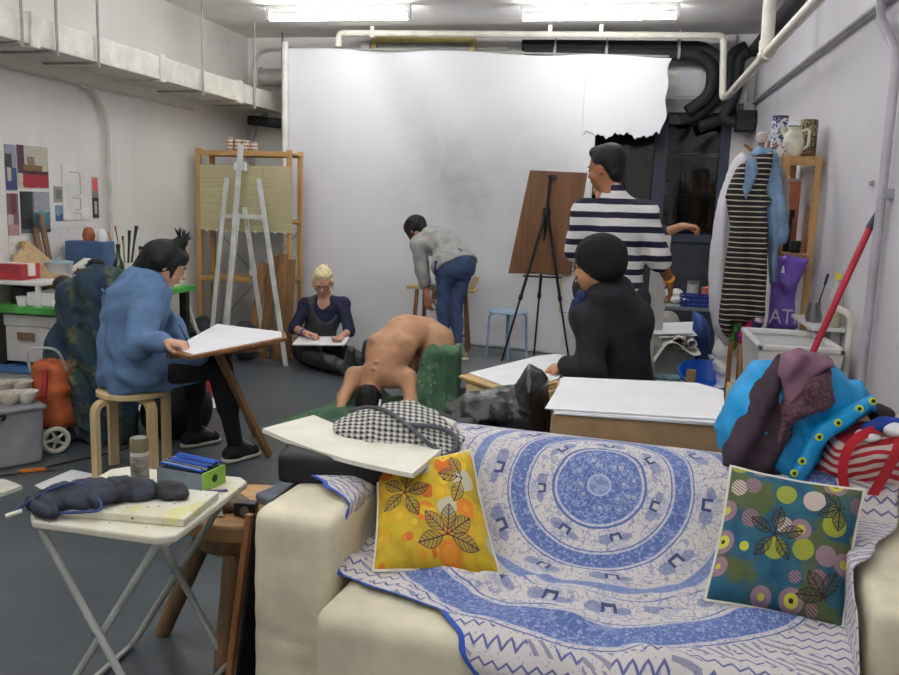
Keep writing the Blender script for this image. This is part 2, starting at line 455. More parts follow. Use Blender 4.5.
# outlines (metres, x and z) of the hanging and heaped cloth things, each at its own distance y
OUTLINES = {
'JACK': (2.64, [(0.468, 1.017), (0.412, 1.010), (0.383, 0.974), (0.345, 0.910), (0.324, 0.845), (0.315, 0.810), (0.323, 0.748), (0.342, 0.733), (0.454, 0.681), (0.504, 0.670), (0.546, 0.651), (0.566, 0.653), (0.589, 0.687), (0.607, 0.736), (0.622, 0.787), (0.664, 0.818), (0.730, 0.876), (0.766, 0.900), (0.749, 0.929), (0.717, 0.977), (0.691, 0.966), (0.643, 1.005), (0.630, 1.025), (0.567, 1.045), (0.506, 1.035)]),
'HEM': (2.56, [(0.505, 0.712), (0.521, 0.684), (0.545, 0.692), (0.566, 0.730), (0.589, 0.795), (0.613, 0.829), (0.657, 0.862), (0.706, 0.907), (0.736, 0.938), (0.721, 0.960), (0.677, 0.934), (0.627, 0.901), (0.577, 0.864), (0.549, 0.824), (0.532, 0.772)]),
'LIN': (2.62, [(0.729, 0.889), (0.759, 0.919), (0.801, 0.904), (0.813, 0.887), (0.789, 0.864), (0.745, 0.864)]),
'DARK': (2.57, [(0.468, 1.041), (0.454, 1.014), (0.409, 0.963), (0.365, 0.884), (0.339, 0.821), (0.327, 0.752), (0.338, 0.722), (0.405, 0.701), (0.479, 0.702), (0.492, 0.740), (0.505, 0.781), (0.532, 0.819), (0.520, 0.869), (0.498, 0.922), (0.484, 0.986)]),
'SMOO': (2.55, [(0.466, 1.059), (0.498, 1.070), (0.560, 1.068), (0.608, 1.046), (0.620, 1.026), (0.591, 1.024), (0.556, 0.992), (0.525, 0.949), (0.496, 0.908), (0.480, 0.934), (0.464, 1.024)]),
'KNIT': (2.54, [(0.601, 1.032), (0.612, 1.010), (0.612, 0.975), (0.613, 0.917), (0.601, 0.901), (0.532, 0.881), (0.505, 0.846), (0.469, 0.786), (0.468, 0.828), (0.482, 0.921), (0.513, 0.971), (0.549, 1.017)]),
'RBAG': (2.60, [(0.607, 0.769), (0.616, 0.819), (0.652, 0.840), (0.722, 0.858), (0.770, 0.865), (0.813, 0.889), (0.906, 0.909), (0.945, 0.680), (0.754, 0.673), (0.628, 0.691), (0.583, 0.721)]),
'BIN': (3.20, [(-0.322, 0.854), (-0.267, 0.834), (-0.246, 0.801), (-0.242, 0.719), (-0.232, 0.521), (-0.222, 0.071), (-0.522, 0.036), (-0.676, 0.480), (-0.671, 0.612), (-0.637, 0.667), (-0.563, 0.722), (-0.503, 0.730), (-0.434, 0.759), (-0.376, 0.767), (-0.350, 0.809)]),
'ROBE': (5.05, [(0.620, 1.775), (0.654, 1.749), (0.715, 1.685), (0.700, 0.803), (0.670, 0.696), (0.610, 0.686), (0.547, 0.787), (0.510, 0.901), (0.489, 1.107), (0.490, 1.238), (0.504, 1.408), (0.526, 1.542), (0.552, 1.686), (0.584, 1.753)]),
'DRES': (4.93, [(0.624, 1.726), (0.673, 1.753), (0.734, 1.770), (0.763, 1.787), (0.769, 1.718), (0.753, 1.611), (0.741, 1.563), (0.792, 1.516), (0.753, 1.488), (0.773, 1.370), (0.787, 1.147), (0.795, 0.875), (0.697, 0.847), (0.633, 0.843), (0.624, 0.752), (0.590, 0.773), (0.553, 0.839), (0.563, 0.986), (0.564, 1.170), (0.574, 1.379), (0.535, 1.530), (0.546, 1.590), (0.581, 1.677)]),
'DENI': (4.90, [(0.639, 1.740), (0.680, 1.746), (0.701, 1.678), (0.668, 1.587), (0.640, 1.490), (0.606, 1.580), (0.609, 1.671)]),
'DENJ': (4.99, [(0.654, 1.778), (0.698, 1.811), (0.761, 1.801), (0.795, 1.770), (0.817, 1.690), (0.837, 1.583), (0.868, 1.470), (0.894, 1.357), (0.884, 1.291), (0.839, 1.261), (0.851, 1.073), (0.815, 1.060), (0.777, 1.319), (0.702, 1.519), (0.668, 1.735)]),
'PURP': (5.10, [(0.846, 1.206), (0.925, 1.220), (1.028, 1.202), (1.022, 1.151), (0.988, 1.059), (0.981, 0.956), (1.017, 0.803), (0.839, 0.792), (0.844, 0.983), (0.854, 1.121)]),
'PLAI': (4.40, [(-3.188, 0.917), (-3.088, 0.969), (-2.989, 1.025), (-2.912, 1.040), (-2.824, 1.010), (-2.721, 0.842), (-2.746, 0.009), (-2.902, -0.140), (-3.035, -0.140), (-3.147, -0.107), (-3.245, -0.035), (-3.266, 0.088), (-3.256, 0.162), (-3.325, 0.280), (-3.332, 0.401), (-3.272, 0.545), (-3.198, 0.710), (-3.206, 0.816)]),
'HOUN': (2.60, [(-0.903, 0.721), (-0.834, 0.757), (-0.729, 0.789), (-0.659, 0.795), (-0.575, 0.772), (-0.508, 0.734), (-0.462, 0.712), (-0.464, 0.675), (-0.492, 0.636), (-0.554, 0.617), (-0.581, 0.638), (-0.692, 0.634), (-0.760, 0.648), (-0.833, 0.679), (-0.885, 0.702)]),
}

# ------------------------------------------------------------------ materials used in many places
def wallcol(base, dirt):
    def f():
        P = coord('Object'); n1 = noise(P, 1.1, 5, .6); x, y, z = xyz(P)
        n2 = noise(vec(x*1.0, y*6, z*.5), 2.0, 4, .6)
        c = mix(sm(n1, .35, .75)*.5+sm(n2, .5, .8)*.3, base, dirt)
        s = voro(P, 3.2); return mix(sm(s, .022, .012)*.5, c, (120, 116, 110))
    return f
M_WALL = mat('wall_paint', None, .7, fn=wallcol((228, 226, 222), (208, 205, 199)), bump=.12, bs=14)
M_WALLR = mat('wall_paint_lilac', None, .65, fn=wallcol((214, 212, 218), (200, 197, 204)), bump=.12, bs=14)
M_CEIL = mat('ceiling_paint', (238, 236, 233), .8, .03, 1.5)
def floorcol():
    P = coord('Object'); n = noise(P, 1.3, 6, .6); n2 = noise(P, 9, 4, .7)
    c = mix(sm(n, .3, .7), (66, 73, 78), (84, 91, 95)); c = mix(sm(n2, .55, .8)*.35, c, (112, 118, 120))
    s = voro(P, 5.5); return mix(sm(s, .035, .02)*.6, c, (150, 152, 150))
M_FLOOR = mat('floor_paint', None, .34, fn=floorcol, bump=.06, bs=9, spec=.45)
M_WHITE = mat('white_paint', (222, 221, 218), .45, .03)
M_OFFW = mat('aged_white_paint', (214, 211, 200), .5, .05)
M_PVC = mat('cream_pipe_plastic', (222, 218, 205), .35, .03)
M_BLACK = mat('black_rubber_foam', (36, 37, 40), .75, .12)
M_GREYP = mat('grey_conduit', (158, 156, 160), .45, .05)
M_STEEL = mat('bare_steel', (150, 150, 150), .3, .05, metal=.9)
M_DARKMET = mat('black_metal', (28, 28, 30), .4, .05)
M_ROD = mat('dull_rod_metal', (150, 150, 146), .45, .05)
M_PINE = wood('pine', (196, 156, 102), (174, 134, 82))
M_PINEX = wood('pine_along_x', (196, 156, 102), (174, 134, 82), axis=0)
M_BIRCH = wood('birch', (214, 190, 145), (200, 172, 124))
M_OAK = wood('oak', (142, 96, 56), (110, 70, 40))
M_OAKX = wood('oak_along_x', (142, 96, 56), (110, 70, 40), axis=0)
M_PAPER = mat('white_paper', (240, 240, 243), .7, .01)
M_CREAMP = mat('cream_paper', (232, 229, 214), .7, .02)
M_SKIN = mat('skin_tone_light', (206, 158, 132), .5, .05, spec=.35)
M_SKINT = mat('skin_tone_tan', (190, 138, 104), .5, .06, spec=.35)
M_SKIND = mat('skin_tone_brown', (150, 100, 72), .5, .06, spec=.35)
M_HAIRK = mat('black_hair', (20, 18, 20), .6, .25, 30, spec=.3)
M_SOLE = mat('white_rubber', (205, 200, 186), .6, .05)

XL, XR, YF, YB, ZC = -3.9, 1.1, -1.6, 8.5, 3.05
def struct(name, mb, m, **k):
    o = mb.build(name, m, **k); return props(o, kind='structure')

struct('floor', MB().box2((XL-.1, YF-.1, -.1), (XR+.1, YB+1.3, 0)), M_FLOOR)
struct('ceiling', MB().box2((XL-.1, YF-.1, ZC), (XR+.1, YB+1.3, ZC+.1)), M_CEIL)
struct('wall_left', MB().box2((XL-.12, YF-.1, 0), (XL, YB+.1, ZC)), M_WALL)
struct('wall_right', MB().box2((XR, YF-.1, 0), (XR+.12, YB+.1, ZC)), M_WALLR)
struct('wall_front', MB().box2((XL, YF-.12, 0), (XR, YF, ZC)), M_WALL)
b = MB()   # back wall with the opening of the glazed partition
b.box2((XL, YB, 0), (-.5, YB+.12, ZC)); b.box2((.93, YB-.02, 0), (XR, YB+.12, ZC)); b.box2((-.5, YB, 2.33), (.93, YB+.12, ZC))
struct('wall_back', b, M_WALL)

# glazed dark partition, a dim store room behind it
M_FRAME = mat('dark_blue_frame_paint', (54, 62, 76), .4, .06)
M_PANEL = mat('dark_grey_panel', (52, 56, 62), .45, .08)
M_GLASS = mat('dark_window_glass', (205, 210, 215), .04, 0, trans=1.0, spec=.5)
w = thing('window_1', None, None, (.2, YB, 0)); props(w, kind='structure')
f = MB()
for x0, x1 in ((-.5, -.44), (.24, .36), (.84, .93)): f.box2((x0, YB-.03, 0), (x1, YB+.09, 2.33))
f.box2((-.5, YB-.03, 2.24), (.93, YB+.09, 2.33)); f.box2((-.44, YB-.02, 1.14), (.84, YB+.08, 1.22)); f.box2((-.44, YB-.02, 0), (.84, YB+.08, .1))
f.build('window_frame', M_FRAME, w, bev=.004)
MB().box2((-.44, YB+.01, .1), (.24, YB+.05, 1.14)).box2((.36, YB+.01, .1), (.84, YB+.05, 1.14)).build('lower_panel', M_PANEL, w)
for x0, x1 in ((-.44, .24), (.36, .84)): MB().box2((x0, YB+.03, 1.22), (x1, YB+.036, 2.24)).build('window_pane', M_GLASS, w)
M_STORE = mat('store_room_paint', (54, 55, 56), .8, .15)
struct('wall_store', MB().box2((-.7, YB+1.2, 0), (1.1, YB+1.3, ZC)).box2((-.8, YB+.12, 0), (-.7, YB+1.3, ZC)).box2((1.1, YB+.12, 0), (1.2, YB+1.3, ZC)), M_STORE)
t = thing('storage_rack', 'dim metal rack of dark bottles seen through the dark glazed partition', 'rack', (.62, YB+.8, 0))
b = MB()
for x in (.3, .95):
    for y in (YB+.65, YB+.95): b.box2((x-.015, y-.015, 0), (x+.015, y+.015, 2.1))
b.build('rack_post', M_ROD, t)
for z in (1.25, 1.6, 2.0): MB().box2((.28, YB+.63, z), (.97, YB+.97, z+.02)).build('shelf', M_ROD, t)
M_JAR = mat('dim_grey_jar', (128, 126, 122), .4, .1); M_JARD = mat('dark_brown_jar', (64, 52, 46), .4, .1)
for i, (x, z, r, h, m) in enumerate(((.4, 1.271, .045, .17, M_JAR), (.52, 1.27, .035, .22, M_JARD), (.66, 1.27, .06, .13, M_JARD), (.82, 1.27, .04, .2, M_JAR), (.42, 1.62, .05, .16, M_JARD), (.58, 1.62, .03, .25, M_JARD), (.7, 1.62, .05, .12, M_JAR), (.86, 1.62, .045, .2, M_JARD))):
    o = MB().lathe((x, YB+.8, z), [(r, 0), (r, h*.65), (r*.45, h*.8), (r*.4, h)], 14).build('storage_jar', m, smooth=True)
    o.location.z += .003; props(o, 'dark jar on the dim rack behind the glazed partition', 'jar', 'jars behind the dark glass')
o = MB().box2((-.22, YB+.55, 1.0), (.02, YB+.9, 1.55)).box2((-.16, YB+.53, 1.55), (-.02, YB+.7, 1.95)).build('machine_cabinet', mat('pale_grey_casing', (120, 122, 124), .5, .05), bev=.01)
props(o, 'pale grey machine behind the left dark pane above the striped shirt', 'machine')
MB().box2((-.3, YB+.5, 0), (.1, YB+.95, 1.0)).build('machine_stand', M_PANEL).__setitem__('label', 'dark stand under the pale machine behind the dark glass'); bpy.data.objects['machine_stand']['category'] = 'stand'
o = MB().box2((.40, YB-.02, 2.5), (.63, YB-.001, 2.83)).build('transom_panel', mat('pale_transom_glass', (214, 216, 220), .3, .02)); props(o, 'pale square transom panel above the dark glazed partition', 'panel')
o = MB().box2((.1, YB-.12, 2.34), (.93, YB-.001, 2.40)).box2((.1, YB-.06, 2.40), (.93, YB-.001, 2.47)).build('lintel_rail', mat('grey_rail_paint', (140, 142, 146), .5, .06), bev=.004); props(o, 'grey rail running over the top of the dark partition', 'rail')

# raised platform
o = MB().slab([(-1.48, 5.83), (.10, 5.88), (.10, 8.2), (-1.48, 8.2)], 0, .15).build('platform', mat('platform_grey_paint', (98, 103, 106), .45, .08), bev=.006)
props(o, 'low grey platform in front of the white backdrop', 'platform')

# ------------------------------------------------------------------ left duct and hangers
t = thing('ventilation_duct', 'long white rectangular duct hung along the left wall', 'duct', (-3.62, 4.5, 2.28))
MB().box2((-3.8, YF+.02, 2.285), (-3.45, 8.32, 2.455)).build('duct_body', M_OFFW, t, bev=.006)
for y in (1.2, 3.0, 4.6, 6.02, 7.35): MB().box2((-3.82, y-.035, 2.27), (-3.435, y+.035, 2.47)).build('flange', M_OFFW, t, bev=.004)
for y in (2.2, 4.47, 4.78, 5.2, 6.62, 7.62):
    r = MB().tube([(-3.43, y, 2.25), (-3.43, y, 3.05)], .009 if y != 7.62 else .013, 8).build('hanger_rod', M_ROD, t)
    MB().box2((-3.84, y-.009, 2.270), (-3.425, y+.009, 2.284)).build('hanger_strap', M_ROD, r)
o = MB().box2((-3.89, YF+.1, 2.20), (-3.85, 7.3, 2.215)).build('cable_tray', M_OFFW); props(o, 'thin grey cable tray under the white duct', 'cable tray')
o = MB().tube(bend([(-3.86, 5.62, 2.2), (-3.86, 5.75, 2.19), (-3.86, 5.93, 2.0), (-3.86, 5.95, .05)], .08), .017, 8).build('wall_conduit', mat('painted_white_conduit', (200, 198, 192), .5, .03), smooth=True); props(o, 'thin white vertical conduit on the left wall beside the green desk', 'conduit')
# bent pipe and silver duct elbow behind the backdrop's left edge
t = thing('silver_duct', 'silver round duct elbow between left duct and backdrop', 'duct', (-3.5, 8.2, 2.5))
MB().tube([(-3.66, 8.25, 2.62), (-2.6, 8.25, 2.62)], .085, 18).build('duct_pipe', mat('silver_duct_skin', (176, 176, 172), .35, .05, metal=.5), t, smooth=True)
MB().tube([(-3.69, 8.25, 2.62), (-3.64, 8.25, 2.62)], .105, 18).build('duct_collar', mat('bright_collar', (214, 214, 210), .3, .03, metal=.4), t, smooth=True)
MB().tube([(-3.42, 8.25, 2.7), (-3.42, 8.25, 3.05)], .008, 6).build('hanger_rod', M_DARKMET, t)
o = MB().tube(bend([(-3.83, 8.47, 2.0), (-3.83, 8.47, 2.93), (-1.2, 8.47, 2.93)], .22), .016, 8).build('ceiling_conduit', mat('painted_wall_conduit', (196, 194, 190), .5, .03), smooth=True); props(o, 'thin bent conduit on the back wall above the backdrop', 'conduit')
o = MB().tube(bend([(-3.6, 8.3, 2.27), (-3.72, 8.3, 2.2), (-3.8, 8.35, 2.0), (-3.8, 8.4, 1.2)], .1), .025, 8).build('drop_pipe', M_GREYP, smooth=True); props(o, 'grey pipe dropping behind the corner shelf', 'pipe')
o = MB().tube([(-3.75, 8.2, 2.2), (-3.3, 8.2, 2.16)], .05, 10).build('dark_pipe_elbow', M_BLACK, smooth=True); props(o, 'short dark pipe below the duct end by the backdrop', 'pipe')

# ------------------------------------------------------------------ lamps
M_TUBE = mat('lit_tube', (255, 255, 255), .4, 0, emit=((252, 252, 252), 26.0))
def lamp(x, y, label, name='ceiling_lamp'):
    t = thing(name, label, 'lamp', (x, y, 2.9), 'fluorescent ceiling lamps')
    MB().box((x, y, 3.03), (1.26, .05, .04)).build('lamp_housing', M_WHITE, t, bev=.004)
    MB().tube([(x-.6, y, 2.95), (x+.6, y, 2.95)], .026, 14).build('tube', M_TUBE, t, smooth=True)
    for s in (-1, 1): MB().box((x+s*.615, y, 2.975), (.03, .05, .09)).build('end_cap', M_WHITE, t, bev=.004)
    return t
L1 = lamp(-2.45, 7.1, 'left of the two glowing tube lamps above the backdrop')
lamp(-.3, 7.18, 'right of the two glowing tube lamps above the backdrop')
for i, (x, y) in enumerate(((-2.5, 5.5), (-.2, 5.55), (-2.5, 3.2), (-.2, 3.2), (-2.5, .7), (-.2, .7), (-1.35, 2.2), (-1.35, -.4))):  # tube lamps out of view; the last two are added to brighten the foreground
    dup(L1, (x, y, 2.9), 0, ['tube lamp overhead near the left wall above the desk', 'tube lamp overhead above the striped shirt', 'tube lamp overhead above the bentwood stool', 'tube lamp overhead above the cardboard box', 'tube lamp overhead on the left in front of the folding table', 'tube lamp overhead on the right in front of the sofa', 'added fill tube lamp midway above the folding table and sofa arm', 'added fill tube lamp nearest the front wall'][i])

# ------------------------------------------------------------------ pipes at the back and right
t = thing('cream_pipe', 'cream pipe running above the backdrop and along the right wall', 'pipe', (.8, 7.9, 2.3))
yb = 7.95
MB().tube(bend([(-2.73, yb, 2.86), (-2.73, yb, 2.985), (.745, yb, 2.94), (.775, yb, 2.42), (.80, yb-.1, 2.42), (.80, YF+.05, 2.42)], .05), .03, 12).build('pipe_run', M_PVC, t, smooth=True)
MB().tube([(.80, 5.75, 2.42), (.79, 5.75, 3.05)], .04, 12).build('riser', M_PVC, t, smooth=True)
MB().tube([(.80, 5.68, 2.42), (.80, 5.82, 2.42)], .045, 12).tube([(.80, 5.75, 2.44), (.80, 5.75, 2.50)], .048, 12).build('tee_joint', M_PVC, t, smooth=True)
for x in (-2.4, -.75, -.3): MB().box((x, yb, 2.99), (.035, .05, .1)).build('pipe_clip', M_WHITE, t)
o = MB().tube([(1.07, 8.3, 2.42), (1.07, YF+.05, 2.37)], .016, 10).build('wall_conduit', M_GREYP, smooth=True); props(o, 'thin grey conduit running level along the right wall', 'conduit')
t = thing('bent_conduit', 'grey conduit dropping down the right wall beside the picture edge', 'conduit', (1.06, 4.0, 1))
MB().tube(bend([(1.06, 4.27, 3.04), (1.06, 4.27, 2.34), (1.06, 3.93, 2.12), (1.06, 3.93, .03)], .08), .02, 10).build('conduit_tube', mat('lilac_grey_conduit', (178, 174, 182), .5, .04), t, smooth=True)
MB().box((1.08, 3.93, 1.55), (.04, .07, .04)).build('clip', M_GREYP, t)
o = MB().tube([(1.035, YF+.1, 2.86), (1.035, 8.2, 2.86)], .055, 12).build('insulated_pipe', M_BLACK, smooth=True); props(o, 'thick black insulated pipe high on the right wall', 'pipe')
# black insulated bundle above the dark partition
BP = [[(-1.04, 8.3, 2.93), (.62, 8.3, 2.91), (.78, 8.3, 2.78), (.80, 8.3, 2.5), (.6, 8.28, 2.3), (.45, 8.3, 2.26)],
      [(-1.0, 8.22, 2.85), (.56, 8.22, 2.83), (.70, 8.22, 2.72), (.70, 8.22, 2.48), (.5, 8.2, 2.33)],
      [(.98, 8.35, 2.92), (.86, 8.33, 2.86), (.86, 8.3, 2.5), (.9, 8.28, 2.3), (.62, 8.25, 2.2)],
      [(1.0, 8.1, 2.84), (.92, 8.22, 2.8), (.92, 8.22, 2.45), (.78, 8.2, 2.26), (1.03, 8.15, 2.22)]]
for p, r, l in zip(BP, (.052, .055, .05, .045), ('upper black insulated pipe level above the torn backdrop edge', 'lower black insulated pipe level above the torn backdrop edge', 'black pipe curving down beside the cream pipe elbow', 'black pipe turning toward the right wall above the door frame')):
    o = MB().tube(bend(p, .14, 7), r, 14).build('insulated_pipe', M_BLACK, smooth=True); props(o, l, 'pipe')
for x, y, z in ((-.72, 8.2, 2.84), (-.25, 8.2, 2.85), (.39, 8.2, 2.84), (.39, 8.28, 2.92)):
    o = MB().tube([(x-.012, y, z), (x+.012, y, z)], .06, 14).tube([(x, y, z), (x, y, 3.04)], .008, 6).build('pipe_hanger', M_GREYP, smooth=True); props(o, 'grey ring hanger holding the black pipes under the ceiling', 'hanger', 'hangers of the black pipes')
o = MB().box((.97, 8.4, 2.48), (.12, .1, .12)).build('junction_box', M_WHITE, bev=.006); props(o, 'small white junction box under the cream pipe elbow', 'junction box')
o = MB().box((1.04, 8.3, 2.37), (.1, .1, .1)).build('junction_box', M_GREYP, bev=.006); props(o, 'small grey box at the far end of the level wall conduit', 'junction box')
o = MB().box2((.93, 8.1, 2.16), (1.09, 8.3, 2.34)).build('valve_box', M_BLACK, bev=.01); props(o, 'black valve box on the right wall at the black pipes', 'valve box')
o = MB().box2((.83, 8.42, 2.5), (.9, 8.48, 3.04)).build('trunking', mat('trunking_grey', (190, 190, 192), .5, .03), bev=.003); props(o, 'vertical pale trunking in the corner by the cream pipe', 'trunking')
# wooden framed panel above the backdrop
t = thing('wall_hatch', 'grey hatch with a yellow wooden frame above the backdrop', 'hatch', (-2.04, 8.46, 2.6))
f = MB(); f.box2((-2.56, 8.43, 2.98), (-1.52, 8.5, 3.045)).box2((-2.56, 8.43, 2.45), (-2.51, 8.5, 2.98)).box2((-1.57, 8.43, 2.45), (-1.52, 8.5, 2.98)).box2((-2.56, 8.43, 2.4), (-1.52, 8.5, 2.45))
f.build('hatch_frame', mat('yellowed_wood', (206, 188, 120), .5, .06), t, bev=.003); MB().box2((-2.51, 8.46, 2.45), (-1.57, 8.49, 2.98)).build('hatch_board', mat('hatch_grey', (168, 168, 166), .6, .05), t)
o = MB().box((-2.62, 8.46, 2.96), (.1, .06, .07)).build('junction_box', M_WHITE, bev=.004); props(o, 'small white box beside the yellow framed hatch', 'junction box')

# ------------------------------------------------------------------ backdrop paper
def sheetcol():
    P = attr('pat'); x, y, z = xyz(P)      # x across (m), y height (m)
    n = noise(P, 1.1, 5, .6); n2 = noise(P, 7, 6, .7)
    # diagonal fold shading painted into the paper colour, then a smudged grey cloud
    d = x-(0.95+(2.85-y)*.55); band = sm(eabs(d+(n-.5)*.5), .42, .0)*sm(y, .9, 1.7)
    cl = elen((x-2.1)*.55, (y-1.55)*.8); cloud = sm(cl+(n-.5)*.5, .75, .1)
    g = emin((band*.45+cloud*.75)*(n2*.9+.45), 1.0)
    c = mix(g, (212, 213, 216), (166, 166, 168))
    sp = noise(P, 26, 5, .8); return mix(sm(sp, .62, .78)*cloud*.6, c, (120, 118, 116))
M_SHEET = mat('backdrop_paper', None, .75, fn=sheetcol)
t = thing('backdrop', 'huge white paper backdrop hanging from ceiling to platform, torn at its lower right', 'backdrop', (-1.5, 7.8, 0))
def sheet_part(xa, xb, nu, nv, torn, off):
    P = np.zeros((nu, nv, 3)); UV = np.zeros((nu, nv, 3))
    for i in range(nu):
        X0 = xa+(xb-xa)*i/(nu-1); u = (X0+3.25)/3.58; ztop = 2.845-.085*u+.012*math.sin(u*17)
        for j in range(nv):
            v = j/(nv-1); z0 = .005 if X0 < -1.5 else .156
            if torn: z0 = 2.08+.012*math.sin(X0*47)+.018*math.sin(X0*19+2)+.008*math.sin(X0*113)
            z = ztop+(z0-ztop)*v; X = X0
            if torn:
                redge = .33-.06*max(0, (2.8-z))/.7+.012*math.sin(z*23)+.015*math.sin(z*9); X = xa+(X0-xa)*(redge-xa)/(.33-xa)
            v = (ztop-z)/(ztop-.08); bot = 7.66-.28*max(0, min(1, (X+1.6)/1.2))
            yy = 7.93+(bot-7.93)*max(v, 0)**1.3+.012*math.sin(9*u*PI+2*v)*(1-.3*v)+.02*math.sin(3.1*u*PI+v*2.0)+.006*math.sin(31*u+7*v)-off
            P[i, j] = (X+(.10*v*(1-u)), yy, z); UV[i, j] = (3.49*u, z, 0)
    b = MB().grid(P); me = bpy.data.meshes.new('paper'); me.from_pydata(b.v, [], [f[::-1] for f in b.f])
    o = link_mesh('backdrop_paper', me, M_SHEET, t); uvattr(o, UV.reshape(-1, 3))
    s = o.modifiers.new('s', 'SOLIDIFY'); s.thickness = .002
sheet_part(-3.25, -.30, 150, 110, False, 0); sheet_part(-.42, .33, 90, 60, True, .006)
MB().tube([(-3.26, 7.94, 2.90), (-3.15, 7.66, .005)], .032, 14).build('edge_roll', M_WHITE, t, smooth=True)
o = MB().tube([(-3.26, 7.985, 2.86), (.3, 7.985, 2.775)], .010, 8).build('backdrop_rail', M_ROD, t)
o['label'] = 'thin metal rail'
# two pins and a small tear flap

# ================================================================== left side: desk, shelf, easel
M_GREEN = mat('green_edge_paint', (66, 150, 62), .45, .08)
M_DESKTOP = mat('worn_white_top', (206, 204, 196), .5, .08)
t = thing('desk', 'long desk with bright green edges along the left wall', 'desk', (-3.62, 5.45, 0))
MB().box2((-3.88, 4.6, .685), (-3.35, 6.3, .725)).build('desk_top', M_GREEN, t, bev=.004)
MB().box2((-3.875, 4.62, .7255), (-3.37, 6.28, .728)).build('top_sheet', mat('green_top_laminate', (96, 170, 88), .5, .08), t)
for x, y in ((-3.82, 4.68), (-3.41, 4.75), (-3.82, 6.22), (-3.41, 6.22)): MB().box2((x-.03, y-.03, 0), (x+.03, y+.03, .685)).build('leg', M_DARKMET, t, bev=.003)

def lathe_thing(name, c, prof, m, label, cat, group=None, n=20, extra=None):
    o = MB().lathe(c, prof, n).build(name, m, smooth=True); props(o, label, cat, group); return o
M_CLEAR = mat('cloudy_plastic', (205, 208, 206), .35, .03, alpha=.75)
M_WHITEPL = mat('white_plastic', (224, 224, 222), .35, .02)
M_REDPL = mat('red_plastic', (168, 52, 58), .4, .08)
M_GLASSG = mat('green_bottle_glass', (26, 58, 36), .08, .1, spec=.6)
M_AMBER = mat('amber_jar_contents', (190, 152, 60), .12, .15, spec=.6)
M_BLACKPL = mat('black_plastic', (26, 27, 30), .4, .05)
# back riser shelf standing on the desk
t = thing('desk_riser', 'white raised tray shelf at the near end of the green desk', 'shelf', (-3.72, 4.85, .728))
MB().box2((-3.86, 4.62, .86), (-3.5, 5.2, .885)).build('tray_board', M_WHITE, t, bev=.004)
for x, y in ((-3.84, 4.64), (-3.84, 5.18), (-3.53, 4.64), (-3.53, 5.18)): MB().box2((x-.012, y-.012, .728), (x+.012, y+.012, .86)).build('leg', M_WHITE, t)
# things on the riser
t = thing('red_box', 'red and white carton on the raised tray', 'box', (-3.62, 4.62, .886)); MB().box2((-3.83, 4.66, .886), (-3.66, 4.84, .985)).build('carton', M_REDPL, t, bev=.004); MB().box2((-3.84, 4.72, .91), (-3.65, 4.78, .987)).build('band', M_CREAMP, t)
t = thing('plastic_tub', 'cloudy tub with a pale blue lid on the raised tray', 'tub', (-3.6, 4.95, .886))
MB().lathe((-3.62, 4.97, .886), [(.075, 0), (.085, .09)], 20).build('tub_body', M_CLEAR, t, smooth=True); MB().lathe((-3.62, 4.97, .976), [(.09, 0), (.09, .012), (.03, .02), (.03, .035)], 20).build('lid', mat('pale_blue_plastic', (160, 182, 186), .4, .05), t, smooth=True)
t = thing('pigment_jar', 'small jar of brownish red pigment at the tray end', 'jar', (-3.56, 5.12, .886)); MB().lathe((-3.56, 5.12, .886), [(.028, 0), (.028, .05)], 14).build('jar_body', mat('brown_red_pigment', (120, 62, 52), .4, .1), t, smooth=True); MB().lathe((-3.56, 5.12, .936), [(.03, 0), (.03, .012)], 14).build('lid', M_WHITEPL, t, smooth=True)
# under and in front of the riser
t = thing('black_pot', 'black enamel pot under the raised tray', 'pot', (-3.75, 4.78, .729)); MB().lathe((-3.75, 4.78, .729), [(.06, 0), (.07, .02), (.07, .1), (.075, .105)], 20).build('pot_body', M_BLACKPL, t, smooth=True); MB().tube(arc((-3.68, 4.78, .79), .03, -PI/2, PI/2, 8), .006, 6).build('handle', M_BLACKPL, t, smooth=True)
props(MB().lathe((-3.66, 4.66, .729), [(.03, 0), (.036, .05), (.036, .06)], 16).build('mug', M_WHITEPL, smooth=True), 'small white mug beside the black pot', 'mug')
props(MB().lathe((-3.68, 4.93, .729), [(.03, 0), (.03, .09), (.01, .11)], 14).build('glue_bottle', mat('yellow_plastic', (206, 176, 44), .4, .05), smooth=True), 'small yellow glue bottle under the raised tray', 'bottle')
t = thing('storage_tray', 'white shallow plastic tray on the green desk edge', 'tray', (-3.53, 4.79, .729)); MB().box((-3.53, 4.79, .735), (.17, .26, .012)).build('tray_base', M_WHITEPL, t); b = MB(); b.box((-3.615, 4.79, .775), (.01, .28, .08)).box((-3.445, 4.79, .775), (.01, .28, .08)).box((-3.53, 4.655, .775), (.17, .01, .08)).box((-3.53, 4.925, .775), (.17, .01, .08)); b.build('tray_wall', M_WHITEPL, t, bev=.003)
